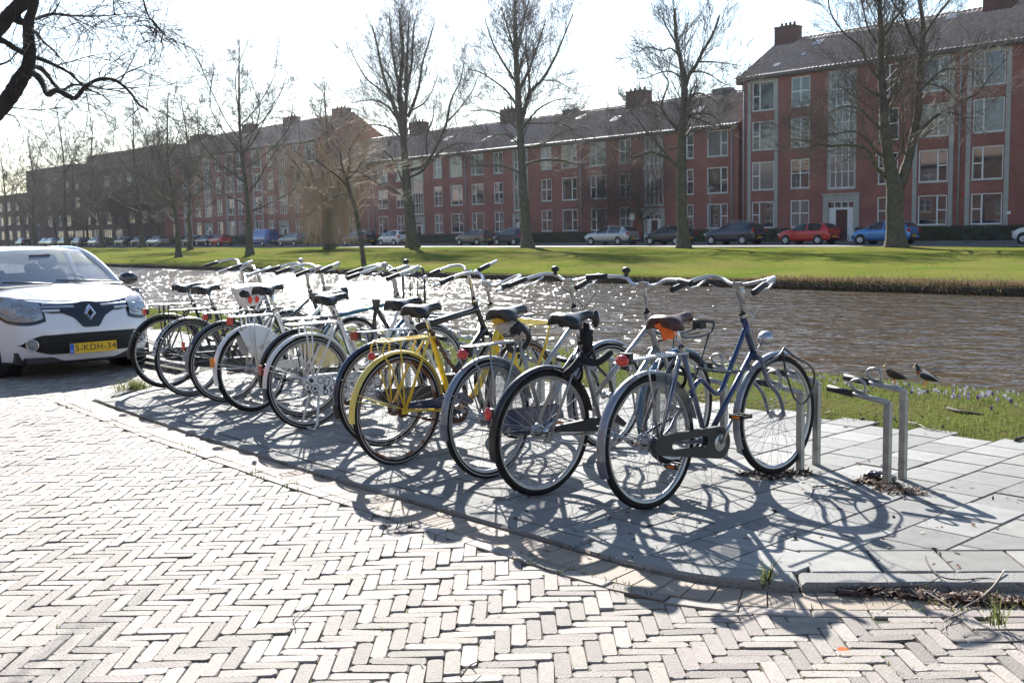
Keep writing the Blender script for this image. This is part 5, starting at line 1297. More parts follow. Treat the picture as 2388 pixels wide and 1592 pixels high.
def px_tree(name, label, base_px, n0, trunk, limbs, s_off, scale, seed, kids=(7, 6, 4), tw_r=.0098, dens=1.1, topn=None, depthvar=1.0, bark=None, Lc=.34, group='bare trees on the far bank', cat='tree', base_z=0., up=.25, D=None, flare=1.5, twigmat=None):
    rg = np.random.RandomState(seed); ox, oy = s_off
    cv = lambda q: (ox+q[0]/scale, oy+q[1]/scale)
    if D is None:
        uu_, zz_ = px_n(*base_px, n0); base = P(uu_, n0, base_z); D = base[1]
    else: base = px_plane(base_px[0], base_px[1], D); base[2] = base_z
    s_ = FPX/D
    mb = MB(); tw = TW()
    def conv(pl, dv):
        out = []; off = 0.; sl_ = rg.uniform(-1, 1)*dv
        for i, q in enumerate(pl):
            t = i/max(1, len(pl)-1); x, y = cv(q); out.append(px_plane(x, y, D+sl_*t*3.2+rg.normal(0, .12)*dv*t)-base)
        return out
    tp = conv([q[:2] for q in trunk], .12); tp[0] = np.array([tp[0][0], tp[0][1], -.15])
    tr = [q[2]/scale/s_/2 for q in trunk]; S = spline(tp, 5); R_ = np.interp(np.linspace(0, 1, len(S)), np.linspace(0, 1, len(tr)), tr)
    R_ = R_*(1+(flare-1)*np.exp(-np.array([max(0, q[2]) for q in S])/.45)); mb.tube(S, list(R_*(1+rg.normal(0, .035, len(S)))), 12)
    alls = [(S, R_, .45)]
    for l_ in limbs:
        pl, w0, w1 = l_; pts = conv(pl, depthvar); r0, r1 = w0/scale/s_/2, w1/scale/s_/2; S2, R2 = limbtube(mb, pts, r0, max(r1, .02), 8, 5, rg=rg); alls.append((S2, R2, .12))
    for S2, R2, t0 in alls:
        L_ = np.concatenate([[0], np.cumsum([np.linalg.norm(b-a) for a, b in zip(S2, S2[1:])])]); tot = L_[-1]; nb = int(tot/Lc*dens)
        for i in range(nb):
            t = t0+(1-t0)*(i+rg.rand())/nb; k_ = min(len(S2)-2, int(np.searchsorted(L_, t*tot)-1)); k_ = max(k_, 0); q = S2[k_]; dd = S2[k_+1]-S2[k_]; dd = dd/np.linalg.norm(dd)
            ax = rg.normal(0, 1, 3); ax[2] += .35; ax -= dd*(ax@dd); ax /= np.linalg.norm(ax); a_ = rg.uniform(.5, 1.05); nd = dd*cos(a_)+ax*sin(a_)
            grow(tw, q, nd, rg.uniform(1.1, 2.6)*(1.2-.4*t)*min(1.5, tot/5+.4), max(.014, R2[k_]*.24), 1, rg, up*1.3, kids, .62, .17, tw_r)
    root = empty(name, base, 0, label, cat, group); o = mb.build('trunk', [bark or m_bark], root); o2 = link('crown', tw.mesh('crown', twigmat or m_twig), root); return root
z4o, z3o, z2o, z1o = (1700, 0), (1200, 100), (600, 100), (0, 0)
px_tree('bare_tree', 'large forked bare tree with two stems in front of the four-storey block', (2091, 577), 57, [(1020, 1490, 108), (1010, 1300, 104), (1010, 1150, 100), (985, 1040, 82), (962, 900, 60), (945, 700, 50), (927, 400, 40), (925, 180, 33), (918, -60, 24), (930, -260, 14)],
    [([(1040, 1130), (1085, 1000), (1120, 850), (1150, 680), (1162, 420), (1185, 190), (1165, 30), (1135, -130)], 70, 20),
     ([(955, 1080), (890, 1010), (830, 905), (710, 885), (600, 890), (490, 862), (380, 850)], 30, 7), ([(965, 960), (905, 930), (840, 850), (760, 800), (650, 815), (540, 830)], 25, 6),
     ([(1125, 870), (1170, 790), (1250, 715), (1330, 672), (1425, 615), (1520, 560), (1600, 450), (1700, 360)], 32, 6), ([(940, 800), (880, 745), (800, 670), (700, 650), (590, 700), (540, 745)], 20, 6),
     ([(1155, 560), (1220, 500), (1300, 430), (1400, 420), (1500, 430)], 20, 5), ([(930, 500), (850, 400), (800, 290), (700, 200), (620, 80), (600, -60)], 22, 7), ([(930, 600), (860, 560), (780, 600), (700, 540), (640, 520)], 16, 5),
     ([(925, 250), (1000, 130), (1060, 40), (1040, -80)], 18, 7), ([(1165, 330), (1100, 200), (1060, 100), (1000, 20), (960, -90)], 20, 7), ([(1180, 230), (1260, 110), (1330, 20), (1420, -80)], 20, 7), ([(1170, 500), (1260, 520), (1340, 560), (1400, 640)], 14, 5),
     ([(945, 700), (1000, 560), (1030, 470), (1080, 380)], 16, 6), ([(1000, 1000), (1060, 900), (1060, 800), (1030, 700)], 18, 6), ([(925, 300), (850, 180), (820, 60), (790, -60)], 18, 7), ([(1335, 680), (1400, 700), (1470, 720), (1550, 700)], 12, 4)], z4o, 2.613, 11)
px_tree('bare_tree', 'straight bare tree forking high, right of the silver estate car', (1594, 573), 56.5, [(1238, 1485, 84), (1225, 1250, 78), (1222, 1000, 76), (1225, 650, 58), (1243, 330, 50), (1215, 130, 36), (1185, -20, 30), (1170, -250, 18)],
    [([(1248, 320), (1275, 240), (1330, 160), (1380, 60), (1450, -60), (1500, -200)], 38, 14), ([(1190, 900), (1110, 840), (1000, 800), (880, 832), (760, 800), (690, 760)], 32, 7), ([(1190, 640), (1120, 550), (1075, 470), (1100, 370), (1125, 290), (1060, 190), (980, 110)], 24, 6),
     ([(1275, 390), (1350, 370), (1430, 400), (1500, 460)], 20, 6), ([(1275, 535), (1350, 560), (1440, 600), (1500, 590)], 18, 6), ([(1275, 525), (1380, 515), (1470, 545), (1530, 640)], 18, 5), ([(1300, 215), (1360, 210), (1440, 240), (1530, 300), (1620, 320)], 16, 5),
     ([(1345, 140), (1440, 140), (1540, 150), (1660, 170)], 15, 5), ([(1180, 900), (1070, 770), (980, 670), (900, 560), (840, 500)], 22, 6), ([(1080, 475), (1000, 440), (900, 470), (820, 520)], 14, 5), ([(1215, 250), (1140, 210), (1060, 220), (960, 260), (880, 260)], 15, 5),
     ([(1200, 90), (1140, 40), (1080, 60), (980, 30), (920, 60)], 15, 5), ([(1190, 20), (1130, -80), (1080, -180)], 18, 7), ([(1240, 700), (1330, 620), (1420, 640)], 14, 5), ([(1190, 760), (1090, 790), (1000, 830), (900, 860)], 14, 5)], z3o, 3.137, 12)
px_tree('bare_tree', 'tall straight bare tree with a mossy low branch, beside the small navy car', (1232, 576), 56.5, [(1885, 1420, 78), (1862, 1150, 66), (1850, 1000, 60), (1840, 800, 54), (1825, 500, 46), (1805, 150, 38), (1798, -80, 30), (1795, -330, 16)],
    [([(1850, 860), (1950, 822), (2090, 815), (2200, 840), (2300, 850)], 24, 6), ([(1845, 730), (1960, 715), (2091, 640), (2190, 600), (2300, 590)], 22, 6), ([(1820, 900), (1720, 862), (1600, 850), (1430, 875)], 20, 6), ([(1815, 600), (1700, 500), (1600, 470), (1480, 475)], 20, 5),
     ([(1815, 450), (1740, 340), (1640, 260), (1540, 200), (1470, 190)], 20, 5), ([(1850, 520), (1900, 350), (1990, 250), (2080, 90), (2150, -80), (2200, -200)], 30, 7), ([(1840, 300), (1900, 170), (1960, 0), (2010, -160)], 26, 7), ([(1805, 280), (1720, 150), (1640, 0), (1590, -150)], 24, 7),
     ([(1808, 130), (1760, -50), (1700, -250)], 20, 7), ([(1805, 80), (1850, -120), (1890, -300)], 20, 7), ([(1850, 600), (1950, 470), (2080, 400), (2200, 390)], 18, 5), ([(1820, 700), (1730, 640), (1640, 650), (1560, 700)], 15, 5), ([(1900, 350), (1890, 180), (1870, 20), (1880, -120)], 18, 6), ([(1990, 260), (2090, 270), (2180, 320)], 12, 5), ([(1860, 560), (1990, 560), (2110, 560), (2230, 620)], 14, 5)], z2o, 2.987, 13)
px_tree('bare_tree', 'tall bare tree with dense upright branches, between the small white hatchback and brown-grey hatchback', (961, 574), 56.5, [(1082, 1415, 84), (1058, 1150, 66), (1045, 1050, 60), (1030, 850, 50), (1015, 620, 44), (1002, 450, 40), (990, 320, 34), (1015, 100, 28), (1000, -80, 22), (990, -240, 12)],
    [([(1012, 640), (950, 430), (875, 220), (835, 20), (800, -120)], 34, 9), ([(1028, 560), (1040, 350), (1075, 150), (1085, -40), (1100, -160)], 30, 8), ([(1050, 520), (1120, 330), (1150, 150), (1200, -20), (1230, -130)], 26, 7), ([(1065, 885), (1160, 850), (1250, 720), (1320, 550), (1350, 400), (1415, 265), (1440, 130)], 28, 7),
     ([(1050, 935), (1140, 900), (1200, 830), (1300, 740), (1400, 700), (1500, 700)], 22, 6), ([(1025, 1085), (930, 1010), (850, 985), (760, 930), (640, 945)], 24, 6), ([(1005, 670), (920, 595), (800, 570), (700, 600)], 18, 5), ([(995, 540), (900, 440), (800, 400), (650, 420)], 18, 5), ([(940, 410), (860, 330), (760, 250), (690, 130), (640, 30)], 18, 5),
     ([(1010, 960), (940, 810), (880, 750)], 16, 6), ([(1000, 330), (950, 120), (930, -60), (920, -200)], 24, 7), ([(1030, 330), (1045, 100), (1050, -60), (1060, -220)], 24, 7), ([(1060, 480), (1160, 420), (1220, 330), (1260, 220)], 15, 5), ([(1180, 780), (1180, 650), (1220, 540), (1230, 440)], 15, 5), ([(1320, 550), (1400, 470), (1500, 330), (1540, 220)], 15, 5)], z2o, 2.987, 14)
# leaning thin tree near the water
px_tree('leaning_tree', 'thin dark tree leaning over the bank right of the willow', (849, 625), 33, [(745, 1560, 34), (725, 1400, 32), (690, 1180, 30), (650, 1060, 28), (625, 950, 24), (640, 860, 18)],
    [([(625, 1000), (560, 930), (450, 850), (380, 800)], 20, 6), ([(630, 950), (700, 880), (740, 800), (780, 740)], 20, 6), ([(625, 990), (580, 800), (560, 650), (500, 560), (400, 500)], 18, 5), ([(660, 1080), (600, 1050), (520, 1080), (420, 1150), (340, 1200)], 12, 5), ([(640, 900), (700, 900), (800, 950), (860, 1000)], 12, 4), ([(620, 900), (540, 880), (430, 950), (330, 1000)], 12, 4), ([(650, 850), (640, 760), (700, 640), (760, 600)], 14, 4)],
    z2o, 2.987, 15, kids=(7, 6, 4), tw_r=.006, dens=.55, base_z=-.35, Lc=.20, twigmat=m_twig_w, flare=1.2, group='smaller trees by the canal')
# weeping willow with hanging twigs
def willow():
    rg = np.random.RandomState(21); uu_, zz_ = px_n(765, 574, 53); base = P(uu_, 53, -.05); mb = MB(); tw = TW()
    mb.tube(spline([(0, 0, -.1), (-.1, .05, 1.6), (.1, 0, 3.2), (.0, .1, 4.6)], 5), [.48]*3+list(np.linspace(.40, .3, 13)), 12)
    ends = []
    for i in range(13):
        a = i*2.4; L_ = rg.uniform(2.5, 5.2); zt = rg.uniform(6.2, 9.6); pts = [(0, 0, 3.8+.08*i), (.35*L_*cos(a), .35*L_*sin(a), zt*.72), (.7*L_*cos(a), .7*L_*sin(a), zt*.95), (L_*cos(a), L_*sin(a), zt)]
        S, R_ = limbtube(mb, pts, .17, .035, 7, 5, rg=rg)
        for k_ in range(3, len(S)):
            for _ in range(2): grow(tw, S[k_], np.array([cos(a), sin(a), .3])+rg.normal(0, .7, 3), rg.uniform(.8, 1.8), .014, 1, rg, .0, (5, 4, 3), .8, .3, .006, droop=.5)
            for _ in range(8):
                q = S[k_]+rg.normal(0, .42, 3)*np.array([1, 1, .5]); p_ = q.copy(); n_ = 6; L2 = min(rg.uniform(2.2, 8.0), q[2]-.5)
                sw = rg.normal(0, .07, 2)
                for j in range(n_):
                    p2 = p_+np.array([sw[0]+rg.normal(0, .07), sw[1]+rg.normal(0, .07), -L2/n_]); tw.seg(p_, p2, .0055, .005); p_ = p2
    root = empty('weeping_willow', base, 0, 'weeping willow with long pale brown hanging twigs', 'tree', 'smaller trees by the canal'); mb.build('trunk', [m_bark], root); link('crown', tw.mesh('crown', m_twig_w), root)
willow()
# generic bare trees, several individuals
def bare_meshes(seed, H, kidn=(7, 6, 4), limbs=14, spreadr=4.6, r0=.36, narrow=False, tw_r=.0115, dens=1.):
    rg = np.random.RandomState(seed); mb = MB(); tw = TW(); fork = H*.24
    top = np.array([rg.normal(0, .3), rg.normal(0, .3), H])
    S = spline([(0, 0, -.2), (rg.normal(0, .06), rg.normal(0, .06), fork*.5), (rg.normal(0, .1), rg.normal(0, .1), fork), (rg.normal(0, .3), rg.normal(0, .3), H*.6), tuple(top)], 6); m_ = len(S); R_ = [r0*(1-.9*(i/(m_-1)))*(1+.45*math.exp(-max(0, S[i][2])/.4)) for i in range(m_)]
    mb.tube(S, R_, 10); alls = [(S, R_, .3)]
    for i in range(limbs):
        t = (i+.5)/limbs; z = fork*.8+(H*.62-fork*.8)*t**.9; k_ = min(range(m_), key=lambda k: abs(S[k][2]-z)); p = S[k_]; a = i*2.4+rg.rand(); L_ = (spreadr*(1.15-.35*t)) if not narrow else 1.4
        rise = (.55+.9*t)*L_*rg.uniform(.8, 1.2) if not narrow else 3.5
        pts = [p, p+np.array([cos(a)*L_*.4, sin(a)*L_*.4, rise*.30]), p+np.array([cos(a)*L_*.8, sin(a)*L_*.8, rise*.75]), p+np.array([cos(a+.3)*L_, sin(a+.3)*L_, rise*1.25+.3])]
        S2, R2 = limbtube(mb, pts, max(.05, R_[k_]*.5), .03, 7, 4, rg=rg); alls.append((S2, R2, .15))
    for S2, R2, t0 in alls:
        L_ = np.concatenate([[0], np.cumsum([np.linalg.norm(b-a) for a, b in zip(S2, S2[1:])])]); tot = L_[-1]; nb = int(tot/.42*dens)
        for i in range(nb):
            t = t0+(1-t0)*(i+rg.rand())/nb; k_ = max(0, min(len(S2)-2, int(np.searchsorted(L_, t*tot)-1))); q = S2[k_]; dd = S2[k_+1]-S2[k_]; dd = dd/np.linalg.norm(dd); ax = rg.normal(0, 1, 3); ax -= dd*(ax@dd); ax /= np.linalg.norm(ax); a_ = rg.uniform(.5, 1.15) if not narrow else .35
            grow(tw, q, dd*cos(a_)+ax*sin(a_), rg.uniform(1.2, 2.6)*(1.15-.5*t)*(1 if not narrow else .6), max(.014, R2[k_]*.2), 1, rg, .16, kidn, .78, .2, tw_r)
    return mb.mesh('trunk', [m_bark]), tw.mesh('crown', m_twig)
GT = [bare_meshes(31, 18), bare_meshes(32, 17.5, limbs=10, spreadr=3.8), bare_meshes(33, 18.5, limbs=14, spreadr=4.8)]
def place_tree(i, u_, n, s, rz, label, z=0., group='bare trees on the far bank', name='bare_tree', G=None):
    r_ = empty(name, P(u_, n, z), rz, label, 'tree', group); r_.scale = (s, s, s); tm, cm_ = (G or GT)[i]; link('trunk', tm, r_); link('crown', cm_, r_); return r_
q8 = px_ground(583, 597, -.22); q9 = px_ground(417, 600, -.22); q10 = px_ground(444, 585, -.1)
def unz(q): return float(q@UX), float(q@NX)
place_tree(0, *unz(q8), .92, .5, 'bare tree on the grass slope in front of the blue van', -.22)
place_tree(1, *unz(q9), .72, 2.2, 'bare tree low on the grass slope, left of the red hatchback', -.22)
place_tree(2, *unz(q10), .84, 4.2, 'second bare tree just right of the low slope tree', -.1)
for i, (x, sc_, lb) in enumerate(((331, .95, 'bare tree at the roadside by the black car beside the silver saloon'), (237, .9, 'bare tree in front of the small silver hatchback'), (155, 1.0, 'bare tree in front of the brown building, between the parked grey cars'), (82, .92, 'bare tree at the right of the two leftmost trees'), (19, .85, 'leftmost bare tree on the far bank'))):
    uu_, _z = px_n(x, 573, 57.5); place_tree(i % 3, uu_, 57.5, sc_*1.1, i*1.7+.6, lb, 0.)
place_tree(1, 90.5, 58, .95, 1.2, 'bare tree whose round crown rises behind the willow', 0)
for i, (x, lb) in enumerate(((60, 'pavement tree at the far left in front of the low terrace'), (130, 'pavement tree in front of the left half of the brown building'), (205, 'pavement tree behind the small silver hatchback'), (268, 'pavement tree behind the black hatchback left of the saloon'), (300, 'pavement tree just left of the silver saloon'), (372, 'pavement tree right of the silver saloon, by the brown building end'))):
    uu_, _z = px_n(x, 560, 66.9); place_tree((i+1) % 3, uu_, 66.9, .62+.05*(i % 3), i*2.1, lb, .15, 'bare trees on the far pavement')
place_tree(2, 15, 57, 1.0, 1.0, 'bare tree at the right edge beyond the large forked tree', 0)
# small umbrella trees in front of the terrace
SM_ = [bare_meshes(41, 5.6, (6, 5, 3), 9, 2.6, .13, tw_r=.009)]
for x, lb in ((1417, 'small spreading bare tree before the terrace, left of the entrance'), (1497, 'small spreading bare tree right beside the terrace entrance')):
    uu_, _z = px_n(x, 520, 68.8); place_tree(0, uu_, 68.8, 1.0, x, lb, .12, 'small front garden trees', 'small_tree', SM_)
PO = [bare_meshes(51, 24, (7, 6, 4), 16, 1.5, .3, narrow=True)]
uu_, _z = px_n(950, 300, 95); place_tree(0, uu_, 95, 1.05, 0, 'narrow columnar bare poplar rising behind the terrace roof', 0, 'trees behind the blocks', 'poplar_tree', PO)

# overhanging tree at the upper left
def near_tree():
    rg = np.random.RandomState(77); D0 = 6.5; base = np.array([-4.9, 5.9, -.05]); mb = MB(); tw = TW(); cv = lambda q: (q[0]/2.614, q[1]/2.614)
    def C(pl, dv=.0, sl_=0.): return [px_plane(*cv(q), D0+sl_*i/max(1, len(pl)-1)+dv)-base for i, q in enumerate(pl)]
    A_ = C([(-40, 700), (60, 590), (130, 475), (165, 425), (182, 330), (172, 200), (178, 120), (205, 40), (225, -80)], 0)
    mb.tube(spline([(0, 0, -.1), (.05, .1, 1.3), (.3, .4, 2.2), tuple(A_[0])], 6)[:-1], list(np.linspace(.20, .065, 18)), 12)
    limbs = [(A_, .054, .022, 0), (C([(-60, 230), (10, 150), (70, 80), (190, -30), (280, -120)], .5), .05, .04, .5)]
    more = [([(165, 430), (230, 465), (265, 520), (292, 575), (350, 552), (450, 600), (520, 530), (600, 485), (700, 490), (790, 560), (850, 640), (905, 670)], .036, .006, -1.), ([(185, 412), (240, 412), (290, 460), (330, 515), (380, 550), (440, 520), (520, 522), (640, 545), (760, 560)], .026, .006, .8),
            ([(-30, 235), (30, 255), (90, 295), (180, 340), (260, 365), (340, 400), (430, 450), (520, 535), (620, 580), (690, 640)], .034, .005, .6), ([(170, 130), (230, 110), (320, 86), (430, 96), (570, 100), (700, 92), (800, 80)], .022, .004, 1.2), ([(430, 96), (500, 135), (570, 160), (640, 120)], .009, .003, 1.),
            ([(860, -40), (880, 20), (905, 95), (950, 150), (1000, 205), (1060, 250), (1140, 268)], .011, .003, 2.), ([(905, 95), (960, 190), (1005, 290)], .006, .002, 2.), ([(110, 10), (112, 90), (105, 145)], .03, .03, 0), ([(105, 130), (150, 135), (190, 115)], .035, .03, 0),
            ([(180, 170), (230, 210), (270, 260), (330, 310), (380, 370)], .018, .004, -.6), ([(600, 485), (620, 420), (660, 390), (720, 410)], .006, .002, 0), ([(700, 490), (780, 440), (850, 410), (905, 382)], .007, .002, 0), ([(520, 535), (540, 650), (560, 760)], .006, .002, 0), ([(640, 545), (740, 540), (860, 540), (940, 560)], .006, .002, 0),
            ([(320, 86), (350, 40), (380, -20)], .008, .003, 0), ([(700, 92), (690, 20), (700, -40)], .007, .003, 0), ([(-20, 400), (60, 370), (110, 300)], .012, .004, 0), ([(-20, 700), (60, 700), (110, 740), (150, 870)], .009, .003, 0), ([(0, 640), (100, 660), (240, 670), (400, 650)], .008, .003, 0), ([(690, -30), (750, 60), (830, 160), (880, 240)], .006, .002, .5), ([(340, 400), (420, 380), (560, 340), (740, 320)], .007, .002, 0)]
    alls = []
    for pl, r0, r1, sl_ in limbs: S = spline(pl, 6); mb.tube(S, list(np.linspace(r0, r1, len(S))*(1+rg.normal(0, .04, len(S)))), 10); alls.append((S, r0, .15))
    for pl, r0, r1, sl_ in more:
        r0, r1 = r0*.62, r1*.62; S = spline(C(pl, 0, sl_), 6); mb.tube(S, list(np.linspace(r0, r1, len(S))*(1+rg.normal(0, .07, len(S)))), 7); alls.append((S, r0, .1))
    for S, r0, t0 in alls:
        L_ = np.concatenate([[0], np.cumsum([np.linalg.norm(b-a) for a, b in zip(S, S[1:])])]); tot = L_[-1]; nb = int(tot/.06)
        for i in range(nb):
            t = t0+(1-t0)*(i+rg.rand())/nb; k_ = max(0, min(len(S)-2, int(np.searchsorted(L_, t*tot)-1))); dd = S[k_+1]-S[k_]; dd = dd/np.linalg.norm(dd); ax = rg.normal(0, 1, 3); ax -= dd*(ax@dd); ax /= np.linalg.norm(ax); a_ = rg.uniform(.5, 1.1)
            grow(tw, S[k_], dd*cos(a_)+ax*sin(a_), rg.uniform(.15, .55), .003, 1, rg, .05, (3, 3, 2), .55, .22, .0013, droop=.08)
    root = empty('overhanging_tree', base, 0, 'dark bare tree leaning in over the road from the upper left, in the foreground', 'tree'); mb.build('trunk', [m_bark_d], root); link('crown', tw.mesh('crown', m_bark_d), root)
near_tree()
# ================================================================== CARS
def carpaint(name, c, metal=.35): return mat(name, c, .28, metal=metal, coat=1., noise=.02, scale=3)
m_carglass = mat('car_glass', (.015, .02, .025), .03, spec=1.0, coat=.5)
m_tyre2 = mat('car_tyre', (.02, .02, .02), .8)
m_hub = mat('car_wheel_alloy', (.5, .5, .52), .3, metal=.8)
m_plate = mat('yellow_number_plate', (.85, .52, .02), .45)
def lerp(pts, x): return float(np.interp(x, [p[0] for p in pts], [p[1] for p in pts]))
TYPES = {
 'hatch': dict(L=4.0, W=1.70, H=1.48, top=[(0, .62), (.02, .88), (.06, 1.0), (.35, 1.33), (.75, 1.45), (1.5, 1.48), (2.1, 1.45), (2.45, 1.33), (3.05, .98), (3.5, .90), (3.85, .74), (3.97, .62), (4.0, .52)], belt=[(0, .60), (.06, .96), (1, .93), (2.8, .90), (3.2, .88), (3.85, .72), (4.0, .52)], ws=(2.30, 3.00), rw=(.12, .48), side=(.62, 2.72)),
 'supermini': dict(L=3.55, W=1.60, H=1.54, top=[(0, .62), (.02, .9), (.05, 1.05), (.22, 1.38), (.6, 1.51), (1.3, 1.54), (1.9, 1.50), (2.2, 1.38), (2.75, 1.0), (3.15, .92), (3.42, .76), (3.55, .56)], belt=[(0, .6), (.05, .98), (1, .95), (2.5, .92), (3.2, .84), (3.55, .55)], ws=(2.08, 2.70), rw=(.08, .30), side=(.45, 2.45)),
 'estate': dict(L=4.7, W=1.82, H=1.48, top=[(0, .62), (.02, .9), (.06, 1.02), (.45, 1.36), (.9, 1.44), (1.9, 1.48), (2.6, 1.44), (2.95, 1.33), (3.6, .98), (4.2, .90), (4.58, .72), (4.7, .52)], belt=[(0, .6), (.06, .97), (1, .94), (3.3, .92), (3.8, .88), (4.55, .70), (4.7, .52)], ws=(2.82, 3.52), rw=(.14, .50), side=(.75, 3.22)),
 'suv': dict(L=4.36, W=1.84, H=1.64, top=[(0, .68), (.02, .95), (.06, 1.12), (.42, 1.48), (.85, 1.60), (1.6, 1.64), (2.2, 1.60), (2.6, 1.45), (3.2, 1.10), (3.75, 1.0), (4.2, .8), (4.36, .58)], belt=[(0, .64), (.06, 1.08), (1, 1.04), (3.0, .99), (3.5, .95), (4.2, .78), (4.36, .58)], ws=(2.45, 3.12), rw=(.14, .50), side=(.72, 2.86)),
 'saloon': dict(L=4.5, W=1.74, H=1.45, top=[(0, .62), (.02, .88), (.08, .98), (.62, 1.02), (1.25, 1.36), (1.8, 1.44), (2.3, 1.42), (2.7, 1.3), (3.3, .96), (3.9, .88), (4.35, .72), (4.5, .52)], belt=[(0, .6), (.08, .95), (1, .93), (3.2, .90), (3.7, .86), (4.4, .7), (4.5, .52)], ws=(2.56, 3.24), rw=(.72, 1.18), side=(1.05, 2.98)),
 'van': dict(L=5.2, W=1.92, H=1.96, top=[(0, .7), (.02, 1.4), (.06, 1.84), (.2, 1.93), (2, 1.96), (3.5, 1.93), (3.85, 1.80), (4.5, 1.16), (4.95, 1.0), (5.15, .78), (5.2, .55)], belt=[(0, .68), (.06, 1.15), (3, 1.12), (4.4, 1.05), (4.9, .95), (5.2, .55)], ws=(3.85, 4.45), rw=(.04, .08), side=(3.15, 4.25)),
}
def make_car(typ, paint, name, label, u_, n, rot, group='cars parked along the far side of the canal', z=.072, glint=None):
    T = TYPES[typ]; L_, Wd = T['L'], T['W']/2
    root = empty(name, P(u_, n, z), rot, label, 'van' if typ == 'van' else 'car', group)
    xs = sorted(set([0, .01, .03, .06]+list(np.arange(.1, L_-.1, .09))+[L_-.08, L_-.04, L_-.015, L_]+[T['ws'][0], T['ws'][1], T['rw'][0], T['rw'][1], T['side'][0], T['side'][1]]))
    G = []; P_ = []
    for x in xs:
        tp, bt = lerp(T['top'], x), lerp(T['belt'], x); e = min(x, L_-x); wf = 1-.30*(1-min(1, e/.55))**2.2
        W1 = Wd*wf; zl = .24 if .3 < x < L_-.3 else .24+.06*(1-min(1, e/.3)); gh = max(0, tp-bt); bt = min(bt, tp-.015)
        wt = W1-.04-.26*min(1, gh/.5) if gh > .05 else W1*.93
        prof = [(0, zl), (W1-.12, zl), (W1-.03, zl+.06), (W1-.012, zl+.2), (W1, (zl+bt)/2+.05), (W1-.008, bt-.10), (W1-.045, bt), (W1-.045-(W1-.045-wt)*.5, bt+(tp-bt)*.55 if gh > .05 else bt+.003), (wt, tp-.05 if gh > .12 else tp-.008), (wt*.85, tp-.014), (wt*.45, tp-.003), (0, tp)]
        G.append(prof)
    nP = len(G[0])
    body = MB(); glass = {'windscreen': MB(), 'rear_window': MB(), 'side_window': MB()}
    for sg in (1, -1):
        for i in range(len(xs)-1):
            xm = (xs[i]+xs[i+1])/2
            for j in range(nP-1):
                q = [(xs[i], sg*G[i][j][0], G[i][j][1]), (xs[i+1], sg*G[i+1][j][0], G[i+1][j][1]), (xs[i+1], sg*G[i+1][j+1][0], G[i+1][j+1][1]), (xs[i], sg*G[i][j+1][0], G[i][j+1][1])]
                tgt = body
                if j >= 8 and T['ws'][0] <= xm <= T['ws'][1]: tgt = glass['windscreen']
                elif j >= 8 and T['rw'][0] <= xm <= T['rw'][1]: tgt = glass['rear_window']
                elif j in (6, 7) and T['side'][0] <= xm <= T['side'][1]:
                    t_ = T['side'][0]+(T['side'][1]-T['side'][0])*.52
                    if abs(xm-t_) > .05: tgt = glass['side_window']
                tgt.add(q, [(0, 1, 2, 3) if sg < 0 else (3, 2, 1, 0)])
    for xx, k_ in ((xs[0], 0), (xs[-1], -1)):
        pr = G[k_]; body.add([(xx, p[0], p[1]) for p in pr]+[(xx, -p[0], p[1]) for p in pr[::-1]], [tuple(range(2*nP))] if k_ == 0 else [tuple(range(2*nP-1, -1, -1))])
    def weld(mb):
        seen = {}; nv = []; mp = []
        for v in mb.v:
            k_ = tuple(round(c, 4) for c in v)
            if k_ not in seen: seen[k_] = len(nv); nv.append(v)
            mp.append(seen[k_])
        mb.v = nv; mb.f = [tuple(mp[i] for i in f) for f in mb.f]; nf = []; nm = []; ns = []
        for f, a, b in zip(mb.f, mb.m, mb.s):
            g_ = []; [g_.append(i) for i in f if i not in g_]
            if len(g_) >= 3: nf.append(tuple(g_)); nm.append(a); ns.append(b)
        mb.f, mb.m, mb.s = nf, nm, ns; return mb
    weld(body).build('body', [paint], root)
    for k_, mb in glass.items():
        if mb.f: weld(mb).build(k_, [m_carglass], root)
    wr = .31 if typ not in ('suv', 'van') else .34
    for xw in (L_*.19, L_*.81):
        for sg in (1, -1):
            e = min(xw, L_-xw); wf = 1-.30*(1-min(1, e/.55))**2.2; y = sg*(Wd*wf-.0)
            a = MB(); a.lathe([(0, -.12), (wr+.055, -.12), (wr+.055, .008), (wr+.0, .010), (0, -.02)], (xw, y, wr), (0, sg, 0), 22); a.build('wheel_arch', [m_blackp], root)
            w_ = MB(); w_.lathe([(wr*.62, .0), (wr-.03, .012), (wr, -.01), (wr, -.16)], (xw, y+sg*.012, wr), (0, sg, 0), 22); o = w_.build('wheel', [m_tyre2], root)
            h = MB(); h.lathe([(0, -.01), (.05, -.005), (.06, -.02), (wr*.62, -.012), (wr*.65, .004)], (xw, y+sg*.014, wr), (0, sg, 0), 22); h.build('hubcap', [m_hub], o)
    tz = lerp(T['belt'], .1)-.06
    for sg in (1, -1):
        t_ = MB(); t_.box((.045, sg*(Wd*.86-.06), tz-.03), (.12, .16, .22)); t_.build('tail_light', [m_red], root)
        h = MB(); h.box((L_-.22, sg*(Wd*.80-.02), lerp(T['belt'], L_-.25)-.07), (.30, .18, .12)); h.build('headlight', [m_lens], root)
        mm = MB(); mm.ball((T['ws'][1]-.25, sg*(Wd+.08), lerp(T['belt'], 2.5)+.05), .09, 10, sc=(.6, 1, .75)); mm.build('wing_mirror', [paint], root)
    b = MB(); b.box((-.012, 0, .52 if typ != 'van' else .6), (.02, .5, .11)); b.build('number_plate', [m_plate], root)
    b = MB(); b.box((.0, 0, .33), (.10, Wd*1.5, .12)); b.build('bumper_trim', [m_blackp], root)
    if typ == 'van':
        b = MB(); b.box((-.004, 0, 1.2), (.01, .02, 1.3)); b.build('door_gap', [m_blackp], root)
